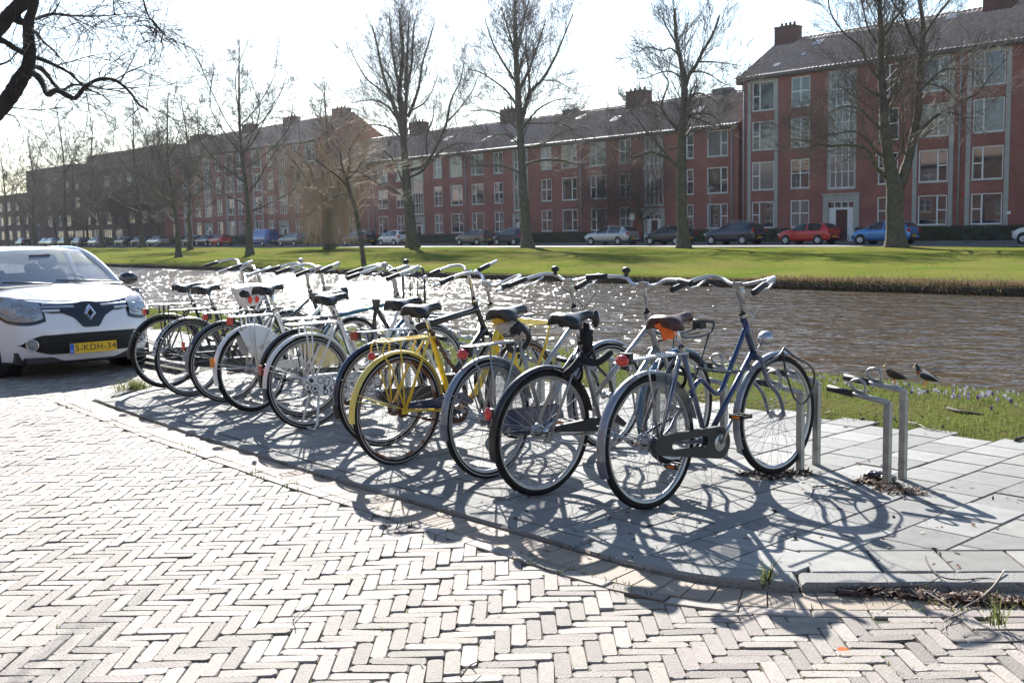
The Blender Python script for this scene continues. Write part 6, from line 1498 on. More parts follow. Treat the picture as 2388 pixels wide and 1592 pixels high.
    if typ in ('estate', 'suv'):
        for sg in (1, -1): MB().tube([(.9, sg*(Wd-.30), T['H']), (1.4, sg*(Wd-.30), T['H']+.03), (2.4, sg*(Wd-.30), T['H']+.01)], .016, 6).build('roof_rail', [m_alu], root)
    return root
pc = dict(dark=carpaint('paint_dark_grey', (.03, .033, .038)), black=carpaint('paint_black', (.012, .012, .015)), navy=carpaint('paint_navy', (.018, .025, .06)), silver=carpaint('paint_silver', (.48, .49, .5), .7), grey=carpaint('paint_mid_grey', (.14, .15, .16), .6), brown=carpaint('paint_brown_grey', (.20, .17, .15), .6), white=carpaint('paint_white', (.72, .72, .72), 0), red=carpaint('paint_red', (.55, .02, .02), .1), blue=carpaint('paint_bright_blue', (.05, .22, .55), .4), vblue=carpaint('paint_van_blue', (.04, .11, .32), .3))
CARS = [(34, 63, 'hatch', 'black', 'dark hatchback, leftmost in the far row'), (88, 109, 'hatch', 'grey', 'mid grey hatchback partly behind the third tree from the left'), (101, 134, 'hatch', 'silver', 'silver grey hatchback left of the brown building entrance'), (132, 160, 'hatch', 'dark', 'dark hatchback partly hidden by a trunk before the brown building'), (163, 191, 'hatch', 'grey', 'grey hatchback right of the trunk before the brown building'),
 (202, 245, 'hatch', 'silver', 'small silver hatchback standing apart behind a trunk'), (264, 306, 'hatch', 'black', 'black hatchback just left of the silver saloon group'), (302, 342, 'hatch', 'dark', 'dark hatchback touching the silver saloon, behind a trunk'), (339, 389, 'saloon', 'silver', 'silver saloon with sun glinting on its roof'), (421, 457, 'hatch', 'dark', 'dark hatchback behind the two trunks on the slope'), (453, 493, 'hatch', 'black', 'black hatchback next to the red one'),
 (484, 535, 'supermini', 'red', 'small red hatchback left of the blue van'), (573, 646, 'van', 'vblue', 'blue panel van left of the willow'), (646, 704, 'estate', 'grey', 'grey estate car behind the willow twigs'), (796, 873, 'suv', 'dark', 'dark car behind the leaning tree'), (878, 946, 'supermini', 'white', 'small white hatchback left of the dense upright tree'), (1059, 1143, 'hatch', 'brown', 'brown-grey hatchback in front of the terrace hedge'),
 (1146, 1219, 'supermini', 'navy', 'small navy hatchback beside a straight trunk'), (1360, 1490, 'estate', 'silver', 'silver estate car with roof rails'), (1498, 1621, 'hatch', 'dark', 'dark grey hatchback partly behind a trunk'), (1638, 1782, 'suv', 'navy', 'dark blue crossover car in front of the gap between blocks'), (1809, 1954, 'hatch', 'red', 'red hatchback in front of the tall block entrance'), (1980, 2153, 'hatch', 'blue', 'bright blue hatchback behind the large forked tree'), (2354, 2480, 'hatch', 'white', 'white car cut off at the right edge')]
for a, b, ty, co, lb in CARS:
    ua = px_n(a, 572, 62.7)[0]; L_ = TYPES[ty]['L']; make_car(ty, pc[co], {'van': 'parked_van'}.get(ty, 'parked_car'), lb, ua-L_, 63.55, BF_ROT)

# ------------------------------------------------------------------ near white car
def near_car():
    root = empty('parked_car', P(12.0, 4.50, -.09), A-pi/2, 'white hatchback facing the camera at the left edge, cut off by the frame', 'car')
    # local: x forward (towards -U), origin at the nose centre on the ground, y left
    white = carpaint('paint_glacier_white', (.78, .78, .80), 0.); mats = [white]
    Wd = .865
    def xf(y, z):
        a = abs(y)/Wd; b = .0 if z > .30 else (.30-z)*.35
        base = np.interp(z, [.16, .28, .42, .55, .66, .76, .84, .90], [-.10, -.03, 0., -.01, -.05, -.11, -.19, -.30])
        return base-.34*a**2.6-.20*max(0, a-.82)/.18*a-.0*b
    def F(y, z, off=0.):
        e = .01; x = xf(y, z); dy = (xf(y+e, z)-xf(y-e, z))/(2*e); dz = (xf(y, z+e)-xf(y, z-e))/(2*e); n_ = np.array([1, -dy, -dz]); n_ /= np.linalg.norm(n_); return tuple(np.array([x, y, z])+n_*off)
    ztop = lambda y: .84+.03*(1-(abs(y)/Wd)**2)-.10*max(0, abs(y)/Wd-.35)**1.5*0+.02
    front = MB(); ys = np.linspace(-Wd, Wd, 49); G = []
    for y in ys:
        zt = .82 if abs(y) < .3 else .82+.06*min(1, (abs(y)-.3)/.45); G.append([F(y, .17+(zt-.17)*k_/16) for k_ in range(17)])
    front.grid(G)
    # bonnet: from the front top edge back to the cowl
    G2 = []
    for y, g_ in zip(ys, G):
        p0 = np.array(g_[-1]); a = abs(y)/Wd; row = []
        for k_ in range(15):
            t = k_/14; x = p0[0]+(-1.02-p0[0])*t; zc = 1.005-.075*a**2.5; z = p0[2]+(zc-p0[2])*(1-(1-t)**1.75); yy = y*(1+.0*t); crease = .012*math.exp(-((abs(yy)-(.33+.28*t))/.05)**2)*sin(pi*min(1, t*1.1+.02)); row.append((x, yy, z+crease))
        G2.append(row)
    front.grid(G2)
    # flanks with wheel arch opening
    Xw, Rw = -.86, .36
    for sg in (1, -1):
        G3 = []
        for i in range(60):
            x = -.60-3.35*i/59; row = []
            for k_ in range(12):
                z = .2+(.92-.2)*k_/11; bul = .03*sin(pi*(z-.1)/.9)-.02-.02*max(0, (z-.75)/.2)**2
                yy = Wd-.02+bul
                if i == 0: pass
                row.append((x, sg*yy, z))
            G3.append(row)
        st = len(front.f); front.grid(G3)
        # drop faces inside wheel arches
        keep_f, km, ks = [], [], []
        for idx in range(len(front.f)):
            f = front.f[idx]
            if idx >= st:
                c = np.mean([front.v[v] for v in f], 0)
                if any(math.hypot(c[0]-xw, c[2]-.31) < Rw for xw in (Xw, Xw-2.59)): continue
            keep_f.append(f); km.append(front.m[idx]); ks.append(front.s[idx])
        front.f, front.m, front.s = keep_f, km, ks
        # corner filler between front and flank
        G4 = []
        for k_ in range(12):
            z = .2+(.9-.2)*k_/11; bul = .03*sin(pi*(z-.1)/.9)-.02; p0 = np.array(F(sg*Wd, min(z, .88))); p1 = np.array([-.60, sg*(Wd-.02+bul), z]); G4.append([tuple(p0), tuple((p0*.6+p1*.4)+np.array([0, sg*.004, 0])), tuple(p1)])
        front.grid(G4)
        # shoulder: flank top to bonnet edge and sill of glass
        G5 = []
        for i in range(46):
            x = -.55-3.3*i/45; zb = .92; G5.append([(x, sg*(Wd-.025), zb), (x, sg*(Wd-.06), zb+.02+.01*i/45), (x, sg*(Wd-.11), .94+.04*min(1, i/20))])
        front.grid(G5)
    body = front.build('body', mats, root)
    gp_ = MB()
    for q_ in (3, -4): gp_.tube([(r_[0], r_[1], r_[2]+.0015) for r_ in G2[q_]], .0035, 4)
    gp_.tube([(G2[i][1][0], G2[i][1][1], G2[i][1][2]+.0015) for i in range(3, 46)], .003, 4); gp_.build('bonnet_gap', [m_blackp], root)
    # greenhouse
    def roofz(x): return float(np.interp(x, [-4.0, -3.7, -3.3, -2.6, -2.1, -1.85], [1.0, 1.25, 1.40, 1.45, 1.44, 1.405]))
    ro = MB(); G = []
    for i in range(24):
        x = -1.80-1.95*i/23; w_ = .60+.02*sin(pi*i/23); G.append([(x, w_*q, roofz(x)-.055*abs(q)**3.2) for q in np.linspace(-1, 1, 17)])
    ro.grid(G)
    # A pillars and roof rails
    for sg in (1, -1):
        ro.tube(spline([(-1.02, sg*.745, .965), (-1.40, sg*.69, 1.19), (-1.80, sg*.615, 1.36), (-2.4, sg*.60, 1.40), (-3.3, sg*.60, 1.35), (-3.9, sg*.70, .98)], 6), .038, 8, flat=1.0)
        ro.tube([(-2.45, sg*.62, 1.38), (-2.42, sg*.77, .96)], .04, 6)
        ro.add([(-3.2, sg*.61, 1.36), (-3.9, sg*.64, 1.0), (-3.75, sg*.80, .93), (-3.05, sg*.79, .95)], [(0, 1, 2, 3)])
    ro.build('roof', mats, root)
    ws = MB(); G = []
    for i in range(13):
        t = i/12; x = -.99-.83*t; z = .99+.40*(1-(1-t)**1.15); w_ = .735-.125*t; G.append([(x+.11*(1-abs(q)**2.2)-.03, w_*q, z+.018*(1-q*q)) for q in np.linspace(-1, 1, 17)])
    ws.grid(G)
    m_ws = mat('windscreen_glass', (.42, .50, .60), .03, alpha=.42, spec=1., coat=1.)  # pale blue base and partial opacity stand in for reflected sky
    ws.build('windscreen', [m_ws], root)
    sw = MB()
    for sg in (1, -1):
        sw.add([(-1.10, sg*.755, .965), (-1.80, sg*.64, 1.345), (-3.2, sg*.625, 1.35), (-3.7, sg*.79, .95)], [(0, 1, 2, 3)])
    sw.build('side_window', [m_ws], root)
    # interior
    it = MB(); it.box((-1.25, 0, .93), (.5, 1.36, .10)); it.box((-2.5, 0, .5), (2.6, 1.4, .5)); it.build('dashboard', [m_blackp], root)
    for y in (-.36, .36):
        s_ = MB(); G = []
        for i in range(9):
            t = i/8; z = .60+.55*t; w_ = .25*(1-.15*t); G.append([(-2.15-.16*t+.06*cos(a)*1, y+w_*sin(a)*(1-.25*max(0, t-.8)/.2), z) for a in np.linspace(0, 2*pi, 13)[:-1]])
        s_.grid(G, closev=True); s_.add(G[-1], [tuple(range(12))]); s_.ball((-2.34, y, 1.25), .11, 12, sc=(.5, 1.15, .95)); s_.build('seat', [m_blackp], root)
    stw = MB(); stw.tube([(-1.55+.06*sin(a), .36+.18*cos(a), .93+.16*sin(a)) for a in np.linspace(0, 2*pi, 25)[:-1]], .014, 6, closed=True); stw.tube([(-1.55, .2, .93), (-1.52, .36, .93), (-1.55, .52, .93)], .02, 6); stw.build('steering_wheel', [m_blackp], root)
    mr_ = MB(); mr_.box((-1.55, 0, 1.31), (.03, .24, .07)); mr_.build('rear_view_mirror', [m_blackp], root)
    rs_ = MB(); rs_.box((-3.0, 0, .78), (.18, 1.25, .62)); [rs_.ball((-3.02, y, 1.14), .10, 10, sc=(.5, 1.1, .8)) for y in (-.38, .38)]; rs_.build('rear_seat', [m_blackp], root)
    cw = MB(); G = [[(-.985+.11*(1-abs(q)**2.2)-.03+d, .78*q, .985+h_+.012*(1-q*q)) for q in np.linspace(-1, 1, 15)] for d, h_ in ((.035, .0), (-.01, .012), (-.03, .006))]; cw.grid(G); cw.build('scuttle', [m_blackp], root)
    for y0, y1 in ((.62, -.02), (-.10, -.62)):
        wp = MB(); wp.tube([(-.93+.05, y0, 1.01), (-.94, (y0+y1)/2, 1.035), (-.98, y1, 1.045)], .009, 6); wp.build('wiper', [m_blackp], root)
    # patches on the front skin
    def patch(name, up, lo, ys_, m_, off=.006, rows=5, parent=root, curve=0.):
        G = []
        for y in ys_:
            a, b = up(y), lo(y); G.append([F(y, b+(a-b)*k_/(rows-1), off+curve*sin(pi*k_/(rows-1))) for k_ in range(rows)])
        g_ = MB(); g_.grid(G); 
        # thin rim so it has thickness
        for e in (0, -1):
            g_.grid([[G[i][e], F(ys_[i], (up(ys_[i]) if e else lo(ys_[i])), -.01)] for i in range(len(ys_))])
        return g_.build(name, [m_], parent)
    gup = lambda y: .795+(.03*math.exp(-(y/.12)**2) if abs(y) < .4 else 0)-.0*abs(y)+.02*min(1, abs(y)/.6)
    glo = lambda y: .55+.115*sstep((abs(y)-.07)/.12)+.05*sstep((abs(y)-.16)/.14)+.025*sstep((abs(y)-.36)/.15)
    yy = np.linspace(-.50, .50, 61); m_gl = mat('gloss_black_grille', (.012, .012, .015), .12, coat=1.)
    patch('upper_grille', gup, glo, yy, m_gl, .012)
    for sg in (1, -1):
        patch('chrome_strip', lambda y: .775+.02*abs(y), lambda y: .757+.024*abs(y), np.linspace(.15*sg, .47*sg, 13), m_chrome, .022, 3, curve=.006)
        patch('running_light', lambda y: .745+.02*abs(y), lambda y: .722+.024*abs(y), np.linspace(.30*sg, .47*sg, 9), m_lens, .018, 3, curve=.004)
        hl_ = lambda y: .80+.075*sstep((abs(y)-.44)/.34)+.02
        ll_ = lambda y: .675-.045*sin(pi*min(1, max(0, (abs(y)-.44)/.40)))+.05*sstep((abs(y)-.76)/.1)
        yh = np.linspace(.455*sg, .862*sg, 25)
        patch('headlight_housing', lambda y: hl_(y)+.008, lambda y: ll_(y)-.035, yh, m_gl, .008)
        h = patch('headlight', hl_, ll_, np.linspace(.475*sg, .858*sg, 25), mat('headlight_lens', (.34, .35, .37), .16, spec=1, coat=.5, noise=.25, scale=18, metal=.35), .014, 7, curve=.02)
        for y_ in (.56, .68):
            b_ = MB(); c = np.array(F(sg*y_, .735, .012)); b_.lathe([(.052, -.01), (.05, .010), (.044, .008), (.03, -.004), (0, .0)], c, (1, sg*.45, .1), 20); b_.build('reflector_bowl', [m_chrome], h)
        t_ = MB(); t_.tube([F(sg*y_, z_, .04) for y_, z_ in ((.49, .70), (.54, .672), (.60, .668), (.63, .70), (.655, .685), (.72, .665), (.79, .70), (.82, .77))], .007, 5); t_.build('chrome_line', [m_chrome], h)
        f_ = MB(); c = np.array(F(sg*.60, .385, .012)); f_.lathe([(0, .014), (.045, .012), (.052, .004)], c, (1, sg*.4, -.05), 22, mi=0); f_.lathe([(.052, .0), (.055, .018), (.066, .016), (.068, 0)], c, (1, sg*.4, -.05), 22, mi=1); f_.build('fog_light', [mat('fog_lens', (.25, .26, .27), .15, coat=.5), m_chrome], root)
        am = MB(); am.box(F(sg*.835, .79, .012), (.05, .02, .05)); am.build('indicator', [m_ambr], h)
    lup = lambda y: .475-.10*max(0, (abs(y)-.50)/.22)**1.6+.018*(1-(abs(y)/.72)**2)
    llo = lambda y: .275+.11*max(0, (abs(y)-.42)/.30)**1.5
    lg = patch('lower_grille', lup, llo, np.linspace(-.72, .72, 61), mat('grille_black', (.01, .01, .011), .6), .008)
    for z_ in (.30, .335, .37, .405, .44):
        s_ = MB(); s_.tube([F(y, z_, .014) for y in np.linspace(-.44, .44, 21)], .006, 5); s_.build('grille_slat', [m_blackp], lg)
    patch('lower_lip', lambda y: .19, lambda y: .165, np.linspace(-.86, .86, 31), m_blackp, .012)
    tc_ = MB(); c = np.array(F(-.47, .53, .004)); tc_.tube([tuple(c+np.array([0, .035*cos(a), .035*sin(a)])) for a in np.linspace(0, 2*pi, 21)[:-1]], .0018, 4, closed=True); tc_.build('tow_cover', [m_frame], root)
    # diamond badge
    bd = MB(); x0 = F(0, .70, .03)[0]
    def dia(w_, h_, x): return [(x, 0, .70+h_), (x, w_, .70), (x, 0, .70-h_), (x, -w_, .70)]
    o1, o2, i1, i2 = dia(.072, .105, x0-.01), dia(.064, .094, x0+.022), dia(.027, .044, x0+.022), dia(.032, .052, x0-.005)
    V = o1+o2+i1+i2; Fc = []
    for i in range(4):
        j = (i+1) % 4; Fc += [(i, j, 4+j, 4+i), (4+i, 4+j, 8+j, 8+i), (8+i, 8+j, 12+j, 12+i)]
    mid = [tuple((np.array(o2[i])+np.array(i1[i]))/2+np.array([.012, 0, 0])) for i in range(4)]; V += mid
    Fc = [f for f in Fc if not (f[0] >= 4 and f[2] >= 8 and f[0] < 8)]
    for i in range(4): j = (i+1) % 4; Fc += [(4+i, 4+j, 16+j, 16+i), (16+i, 16+j, 8+j, 8+i)]
    bd.add(V, Fc, 0, False); bd.build('badge', [m_chrome], root)
    # number plate with lettering
    c = np.array(F(0, .335, .03)); pl = MB(); pl.box((c[0], 0, .325), (.012, .52, .112)); plo = pl.build('number_plate', [m_plate], root)
    bl_ = MB(); bl_.box((c[0]+.0068, -.2375, .325), (.002, .045, .108)); bl_.build('country_band', [mat('plate_blue', (.02, .12, .6), .4)], plo)
    def text(s, size, y, z, m_, parent, sx=1.):
        cu = bpy.data.curves.new('t', 'FONT'); cu.body = s; cu.size = size; cu.extrude = .001; cu.align_x = 'CENTER'; cu.align_y = 'CENTER'; cu.space_character = 1.12
        to = bpy.data.objects.new('t', cu); COL.objects.link(to); bpy.context.view_layer.update(); me = bpy.data.meshes.new_from_object(to.evaluated_get(bpy.context.evaluated_depsgraph_get())); bpy.data.objects.remove(to); me.materials.clear(); me.materials.append(m_)
        o = link('lettering', me, parent); o.matrix_local = Matrix.Translation((c[0]+.0085, y, z)) @ Matrix(((0, 0, 1, 0), (1*sx, 0, 0, 0), (0, 1, 0, 0), (0, 0, 0, 1))); return o
    ink = mat('plate_ink', (.02, .02, .03), .5)
    text('5-KDH-34', .098, .024, .325, ink, plo); text('1', .04, -.130, .352, ink, plo); text('NL', .032, -.2375, .295, m_frame, plo)
    # wheels and dark underbody
    for xw in (Xw, Xw-2.59):
        for sg in (1, -1):
            a = MB(); a.lathe([(.0, -.26), (.37, -.26), (.37, -.005), (.345, -.005), (.345, -.2)], (xw, sg*.85, .32), (0, sg, 0), 28); a.build('wheel_arch', [m_blackp], root)
            w_ = MB(); w_.lathe([(.19, -.01), (.24, .012), (.28, .01), (.308, -.02), (.308, -.19)], (xw, sg*.82, .308), (0, sg, 0), 28); o = w_.build('wheel', [m_tyre2], root)
            h = MB(); h.lathe([(0, .0), (.06, .004), (.07, -.02), (.19, -.015), (.2, .002)], (xw, sg*.82, .308), (0, sg, 0), 28)
            h.build('hubcap', [m_hub], o)
    ub = MB(); ub.box((-2.0, 0, .24), (3.5, 1.5, .12)); ub.box((-.25, 0, .21), (.3, 1.35, .06)); ub.build('underbody', [m_blackp], root)
    for sg in (1, -1):
        mm = MB(); mm.ball((-1.28, sg*.97, 1.02), .125, 14, sc=(.62, 1, .66)); mm.tube([(-1.22, sg*.84, .97), (-1.26, sg*.92, .99)], .03, 8); mm.build('wing_mirror', [m_gl], root)
    return root
near_car()

# ================================================================== BIRDS
def loft(mb, rows, n=12, mi=0):
    G = []
    for (c, ry, rz, tilt) in rows:
        c = Vector(c); row = []
        for j in range(n):
            a = 2*pi*j/n; v = Vector((0, ry*cos(a), rz*sin(a))); v.rotate(Euler((0, -tilt, 0))); row.append(tuple(c+v))
        G.append(row)
    mb.grid(G, closev=True, mi=mi); mb.add(G[0], [tuple(range(n-1, -1, -1))], mi); mb.add(G[-1], [tuple(range(n))], mi)
def duck(name, label, loc, rz, s, head, body_m, head_m, breast_m, wing_m, pose='preen', group=None):
    r_ = empty(name, loc, rz, label, 'bird', group); r_.scale = (s, s, s)
    b = MB()
    # one continuous body: tail -> back -> breast -> neck -> head
    if pose == 'preen':
        rows = [((-.24, 0, .13), .012, .006, .3), ((-.17, 0, .145), .045, .03, .3), ((-.08, 0, .17), .075, .065, .3), ((.02, 0, .205), .088, .085, .35), ((.10, 0, .245), .075, .08, .6), ((.145, 0, .30), .048, .052, 1.1), ((.15, 0, .345), .036, .038, 1.5), ((.155, 0, .385), .037, .04, 1.9), ((.175, .0, .412), .034, .034, 2.6), ((.20, 0, .40), .020, .020, 3.2)]
        bk = [((.205, .0, .395), (.235, .01, .345), (.245, .015, .305))]
    else:
        rows = [((-.22, 0, .10), .012, .006, .2), ((-.15, 0, .085), .045, .03, .1), ((-.06, 0, .07), .075, .06, 0), ((.04, 0, .07), .08, .065, 0), ((.12, 0, .09), .06, .06, .6), ((.15, 0, .135), .034, .036, 1.3), ((.155, 0, .175), .03, .03, 1.4), ((.165, 0, .205), .032, .031, .8), ((.19, 0, .205), .022, .022, .2)]
        bk = [((.20, 0, .20), (.225, 0, .194), (.25, 0, .19))]
    n_ = len(rows); loft(b, rows, 14)
    nf = 14
    for i in range(len(b.f)):
        rr = i//nf; b.m[i] = 0 if rr < n_-6 else (2 if rr < n_-5+(0 if pose == 'swim' else 0) else 1)
    b.build('body', [body_m, head_m, breast_m], r_)
    k_ = MB(); p0, p1, p2 = bk[0]; k_.tube([p0, p1, p2], [.016, .013, .006], 8, flat=.5); k_.build('beak', [mat('beak', (.55, .38, .08), .5)], r_)
    for sg in (1, -1):
        w_ = MB(); zc = .20 if pose == 'preen' else .085; tl = .30 if pose == 'preen' else .05; rows2 = [((-.22, sg*.03, zc-.05-.02), .006, .008, tl), ((-.14, sg*.062, zc-.03), .012, .035, tl), ((-.04, sg*.082, zc), .014, .055, tl), ((.06, sg*.078, zc+.03*tl*3), .012, .045, tl), ((.11, sg*.06, zc+.045*tl*3), .006, .015, tl)]; loft(w_, rows2, 10); w_.build('wing', [wing_m], r_)
        if pose == 'preen':
            l_ = MB(); l_.tube([(.01, sg*.035, .14), (.015, sg*.036, .06), (.01, sg*.036, .006)], [.011, .007, .006], 6); l_.add([(.0, sg*.036, .008), (.055, sg*.036-.025, .004), (.062, sg*.036, .004), (.055, sg*.036+.025, .004)], [(0, 1, 2, 3)]); l_.build('leg', [mat('duck_leg', (.75, .22, .03), .5)], r_)
    return r_
mf = lambda n_, c, **k_: mat(n_, c, .75, **k_)
f_br = mf('brown_feathers', (.10, .065, .04), noise=.5, scale=25); f_dk = mf('dark_feathers', (.035, .03, .03), noise=.3, scale=30); f_gr = mat('glossy_green_head', (.008, .015, .012), .35, coat=.3)
f_cr = mf('cream_feathers', (.55, .50, .42), noise=.1, scale=20); f_ru = mf('russet_breast', (.32, .12, .06), noise=.2, scale=30); f_wh = mf('white_feathers', (.72, .72, .70)); f_pale = mf('buff_head', (.40, .34, .27), noise=.2, scale=30); f_gy = mf('grey_feathers', (.45, .46, .48))
g1 = px_ground(2087, 889, 0.); g2 = px_ground(2160, 896, 0.)
duck('duck', 'brown female duck preening at the grass edge, left of the drake', (g1[0], g1[1], -.03), radians(150), .45, None, f_br, f_pale, f_br, f_dk)
duck('duck', 'dark-headed drake with cream belly preening at the grass edge', (g2[0], g2[1], -.03), radians(140), .50, None, f_cr, f_gr, f_ru, f_dk)
for i, (x, y, m1, m2, m3, lb, s) in enumerate(((1683, 868, f_wh, f_wh, f_gy, 'white gull by the waterline, seen between brown saddle and blue frame', 1.0), (1708, 872, f_cr, f_gr, f_dk, 'dark-headed duck floating right of the white gull', .9), (1722, 878, f_gy, f_gr, f_dk, 'second dark-headed duck, nearest the blue frame tube', .85), (1083, 796, f_wh, f_wh, f_gy, 'white gull floating beyond the front wheel of the black top-tube bicycle', 1.0), (1215, 778, f_wh, f_wh, f_gy, 'white gull floating left of the yellow front carrier', .9))):
    q = px_ground(x, y, -.6); duck('water_bird', lb, (q[0], q[1], -.62), radians(20+70*i), s, None, m1, m2, m1, m3, 'swim')

# ================================================================== GROUND COVER
def blades(name, pts, h, w_, m_, parent=None, kind='stuff', lean=.45, seed=1, hv=.5):
    rg = np.random.RandomState(seed); N_ = len(pts); az = rg.rand(N_)*2*pi; H = h*(1+hv*rg.normal(0, 1, N_)).clip(.25, 2.2); ln = rg.uniform(.05, lean, N_)*H; la = rg.rand(N_)*2*pi
    e = np.stack([np.cos(az), np.sin(az), np.zeros(N_)], 1)*w_/2; top = pts+np.stack([np.cos(la)*ln, np.sin(la)*ln, H], 1); mid = pts+np.stack([np.cos(la)*ln*.35, np.sin(la)*ln*.35, H*.6], 1)
    V = np.stack([pts-e, pts+e, mid+e*.8, mid-e*.8, top], 1).reshape(-1, 3); i = np.arange(N_)*5; Q = np.stack([i, i+1, i+2, i+3], 1); T = np.stack([i+3, i+2, i+4], 1); tint = np.concatenate([rg.rand(N_)]*2)
    me = fastmesh(name, V, Q, m_, attr=tint, T=T); o = link(name, me, parent)
    if kind: o['kind'] = kind
    return o
rg = np.random.RandomState(9)
def un_pts(u, n, z): return UX[None, :]*u[:, None]+NX[None, :]*n[:, None]+np.array([0, 0, 1.])[None, :]*z[:, None]
# near lawn: dense at the front right, thinner far away
N_ = 52000; u_ = 1.0+24*rg.rand(N_)**2.0; n_ = 7.05+2.62*rg.rand(N_)
patchy = np.sin(u_*1.7+n_*2)+np.sin(u_*.6-n_*3.1)+.6*np.sin(u_*4.1+n_*5.3); keep_ = (rg.rand(N_) < np.clip(.55+.28*patchy, .12, 1)) | (n_ > 7.9); u_, n_ = u_[keep_], n_[keep_]
zg = np.interp(n_, [7.02, 7.08, 7.5, 8.2, 9.0, 9.5, 9.66], [-.05, -.012, .005, 0, -.03, -.07, -.16])
bl1 = blades('near_grass_blades', un_pts(u_, n_, zg), .030, .006, m_blade, seed=2)
N_ = 9000; u_ = 25+45*rg.rand(N_); n_ = 7.05+2.6*rg.rand(N_); blades('distant_near_bank_blades', un_pts(u_, n_, n_*0-.02), .06, .02, m_blade, seed=4)
# grass between the stones and at the corner
gp = [];
for (cx, cy, r_, k_) in [(310, 907, .13, 260), (325, 903, .10, 160), (280, 912, .06, 40), (1790, 1352, .03, 40), (2330, 1437, .05, 30), (462, 905, .06, 40), (1620, 1062, .1, 20)]:
    q = px_ground(cx, cy, 0.)
    for _ in range(k_): a, b = rg.rand()*6.28, r_*abs(rg.normal(0, .6)); gp.append((q[0]+b*cos(a), q[1]+b*sin(a)*.8, -.03))
blades('weed_tufts', np.array(gp), .085, .006, m_blade, seed=6, lean=.9)
# weeds in the joints
N_ = 2600; jp = []
LE = seglen(EP); 
for _ in range(N_):
    d_ = rg.choice([.004, .14, .338, .41]); s_ = rg.uniform(2, LE[12]); pth = offset(EP, d_)
    break
pths = {d_: offset(EP, d_) for d_ in (.004, .14, .338, .41)}
for _ in range(2600):
    d_ = rg.choice([.004, .14, .338, .41]); s_ = rg.uniform(2.5, LE[11]); 
    i_ = int(np.searchsorted(LE, s_)-1); t_ = (s_-LE[i_])/(LE[i_+1]-LE[i_]); a, b = pths[d_][i_], pths[d_][i_+1]; uu_, nn2_ = a[0]+(b[0]-a[0])*t_, a[1]+(b[1]-a[1])*t_
    if sin(s_*5.1)+sin(s_*12.7+d_*30) < .2: continue
    jp.append(P(uu_+rg.normal(0, .004), nn2_+rg.normal(0, .004), -.022))
blades('joint_weeds', np.array(jp), .020, .006, m_blade, seed=7, lean=1.2)
# moss and sprigs in the herringbone joints
jj = cells[rg.choice(len(cells), 3500)]; jx = jj[:, 0]+rg.choice([-1, 1], 3500)*PW*.5*np.abs(np.sin(jj[:, 2]))+rg.normal(0, .004, 3500); jy = jj[:, 1]+rg.choice([-1, 1], 3500)*PW*.5*np.abs(np.cos(jj[:, 2]))
jx += np.where(np.abs(np.cos(jj[:, 2])) > .5, rg.uniform(-.1, .1, 3500), 0); jy += np.where(np.abs(np.sin(jj[:, 2])) > .5, rg.uniform(-.1, .1, 3500), 0)
jz = zrv(jx*UX[0]+jy*UX[1], jx*NX[0]+jy*NX[1])-.008; blades("joint_moss", np.stack([jx, jy, jz], 1), .011, .006, m_blade, seed=8, lean=1.2)
# crocuses
def crocus():
    rg = np.random.RandomState(12); mb = MB(); cols = []
    for i in range(620):
        a = rg.rand(); u_ = 1.5+11.5*a**1.2; n_ = 8.62+rg.normal(0, .22)+.1*sin(u_*2)
        if n_ < 7.9 or n_ > 9.3: continue
        z = np.interp(n_, [8.2, 9.0, 9.5], [0, -.03, -.07]); h = rg.uniform(.035, .065); c = P(u_+rg.normal(0, .1), n_, z); cl = 0 if rg.rand() < .66 else (1 if rg.rand() < .7 else 2); r_ = rg.uniform(.006, .011); a0 = rg.rand()*6
        lean = rg.normal(0, .012, 2); top = c+np.array([lean[0], lean[1], h])
        for k_ in range(5):
            an = a0+k_*2*pi/5; d = np.array([cos(an), sin(an), 0]); e = np.array([-sin(an), cos(an), 0]); p0 = top+np.array([0, 0, -.03]); p1 = top+d*r_; p2 = top+d*r_*1.25+np.array([0, 0, .012])
            mb.add([p0, p1+e*r_*.7-[0, 0, .008], p2, p1-e*r_*.7-[0, 0, .008]], [(0, 1, 2, 3)], cl, False)
    o = mb.build('crocus_flowers', [mat('white_petals', (.75, .74, .78), .5), mat('lilac_petals', (.45, .36, .68), .5), mat('purple_petals', (.16, .08, .34), .5)]); o['kind'] = 'stuff'; o['label'] = 'white and lilac crocuses in the grass by the water'; o['category'] = 'flowers'
crocus()
# reeds and rough edge of the far bank
N_ = 90000; u_ = -6+150*rg.rand(N_)**1.25; zone = rg.rand(N_)
wid = np.interp(u_, [-10, 17, 22, 30, 80, 150], [1.3, 1.0, .3, .15, .15, .2]); n_ = 29.34+wid*rg.rand(N_)**1.5; z_ = np.interp(n_, [29.42, 29.5, 31, 34], [-.62, -.38, -.34, -.27])
hgt = np.interp(u_, [-10, 19, 22, 44, 150], [.30, .28, .12, .10, .10])
pts = un_pts(u_, n_, z_); sel = hgt > .19
b_ = blades('dry_reeds', pts[sel], .13, .022, m_dry, seed=21, lean=1.3); b2 = blades('bank_edge_grass', pts[~sel], .06, .024, m_dry, seed=22, lean=1.3)
# revetment: dark timber edge
rv = MB(); 
for i in range(260):
    uu_ = -8+i*.62; h = rg.normal(0, .012); rv.box(P(uu_, 29.42, -.56+h*2), (.06, .59, .30), rz=A)
o = rv.build('bank_revetment', [mat('wet_timber', (.05, .042, .034), .8, noise=.4, scale=5)]); o['kind'] = 'structure'
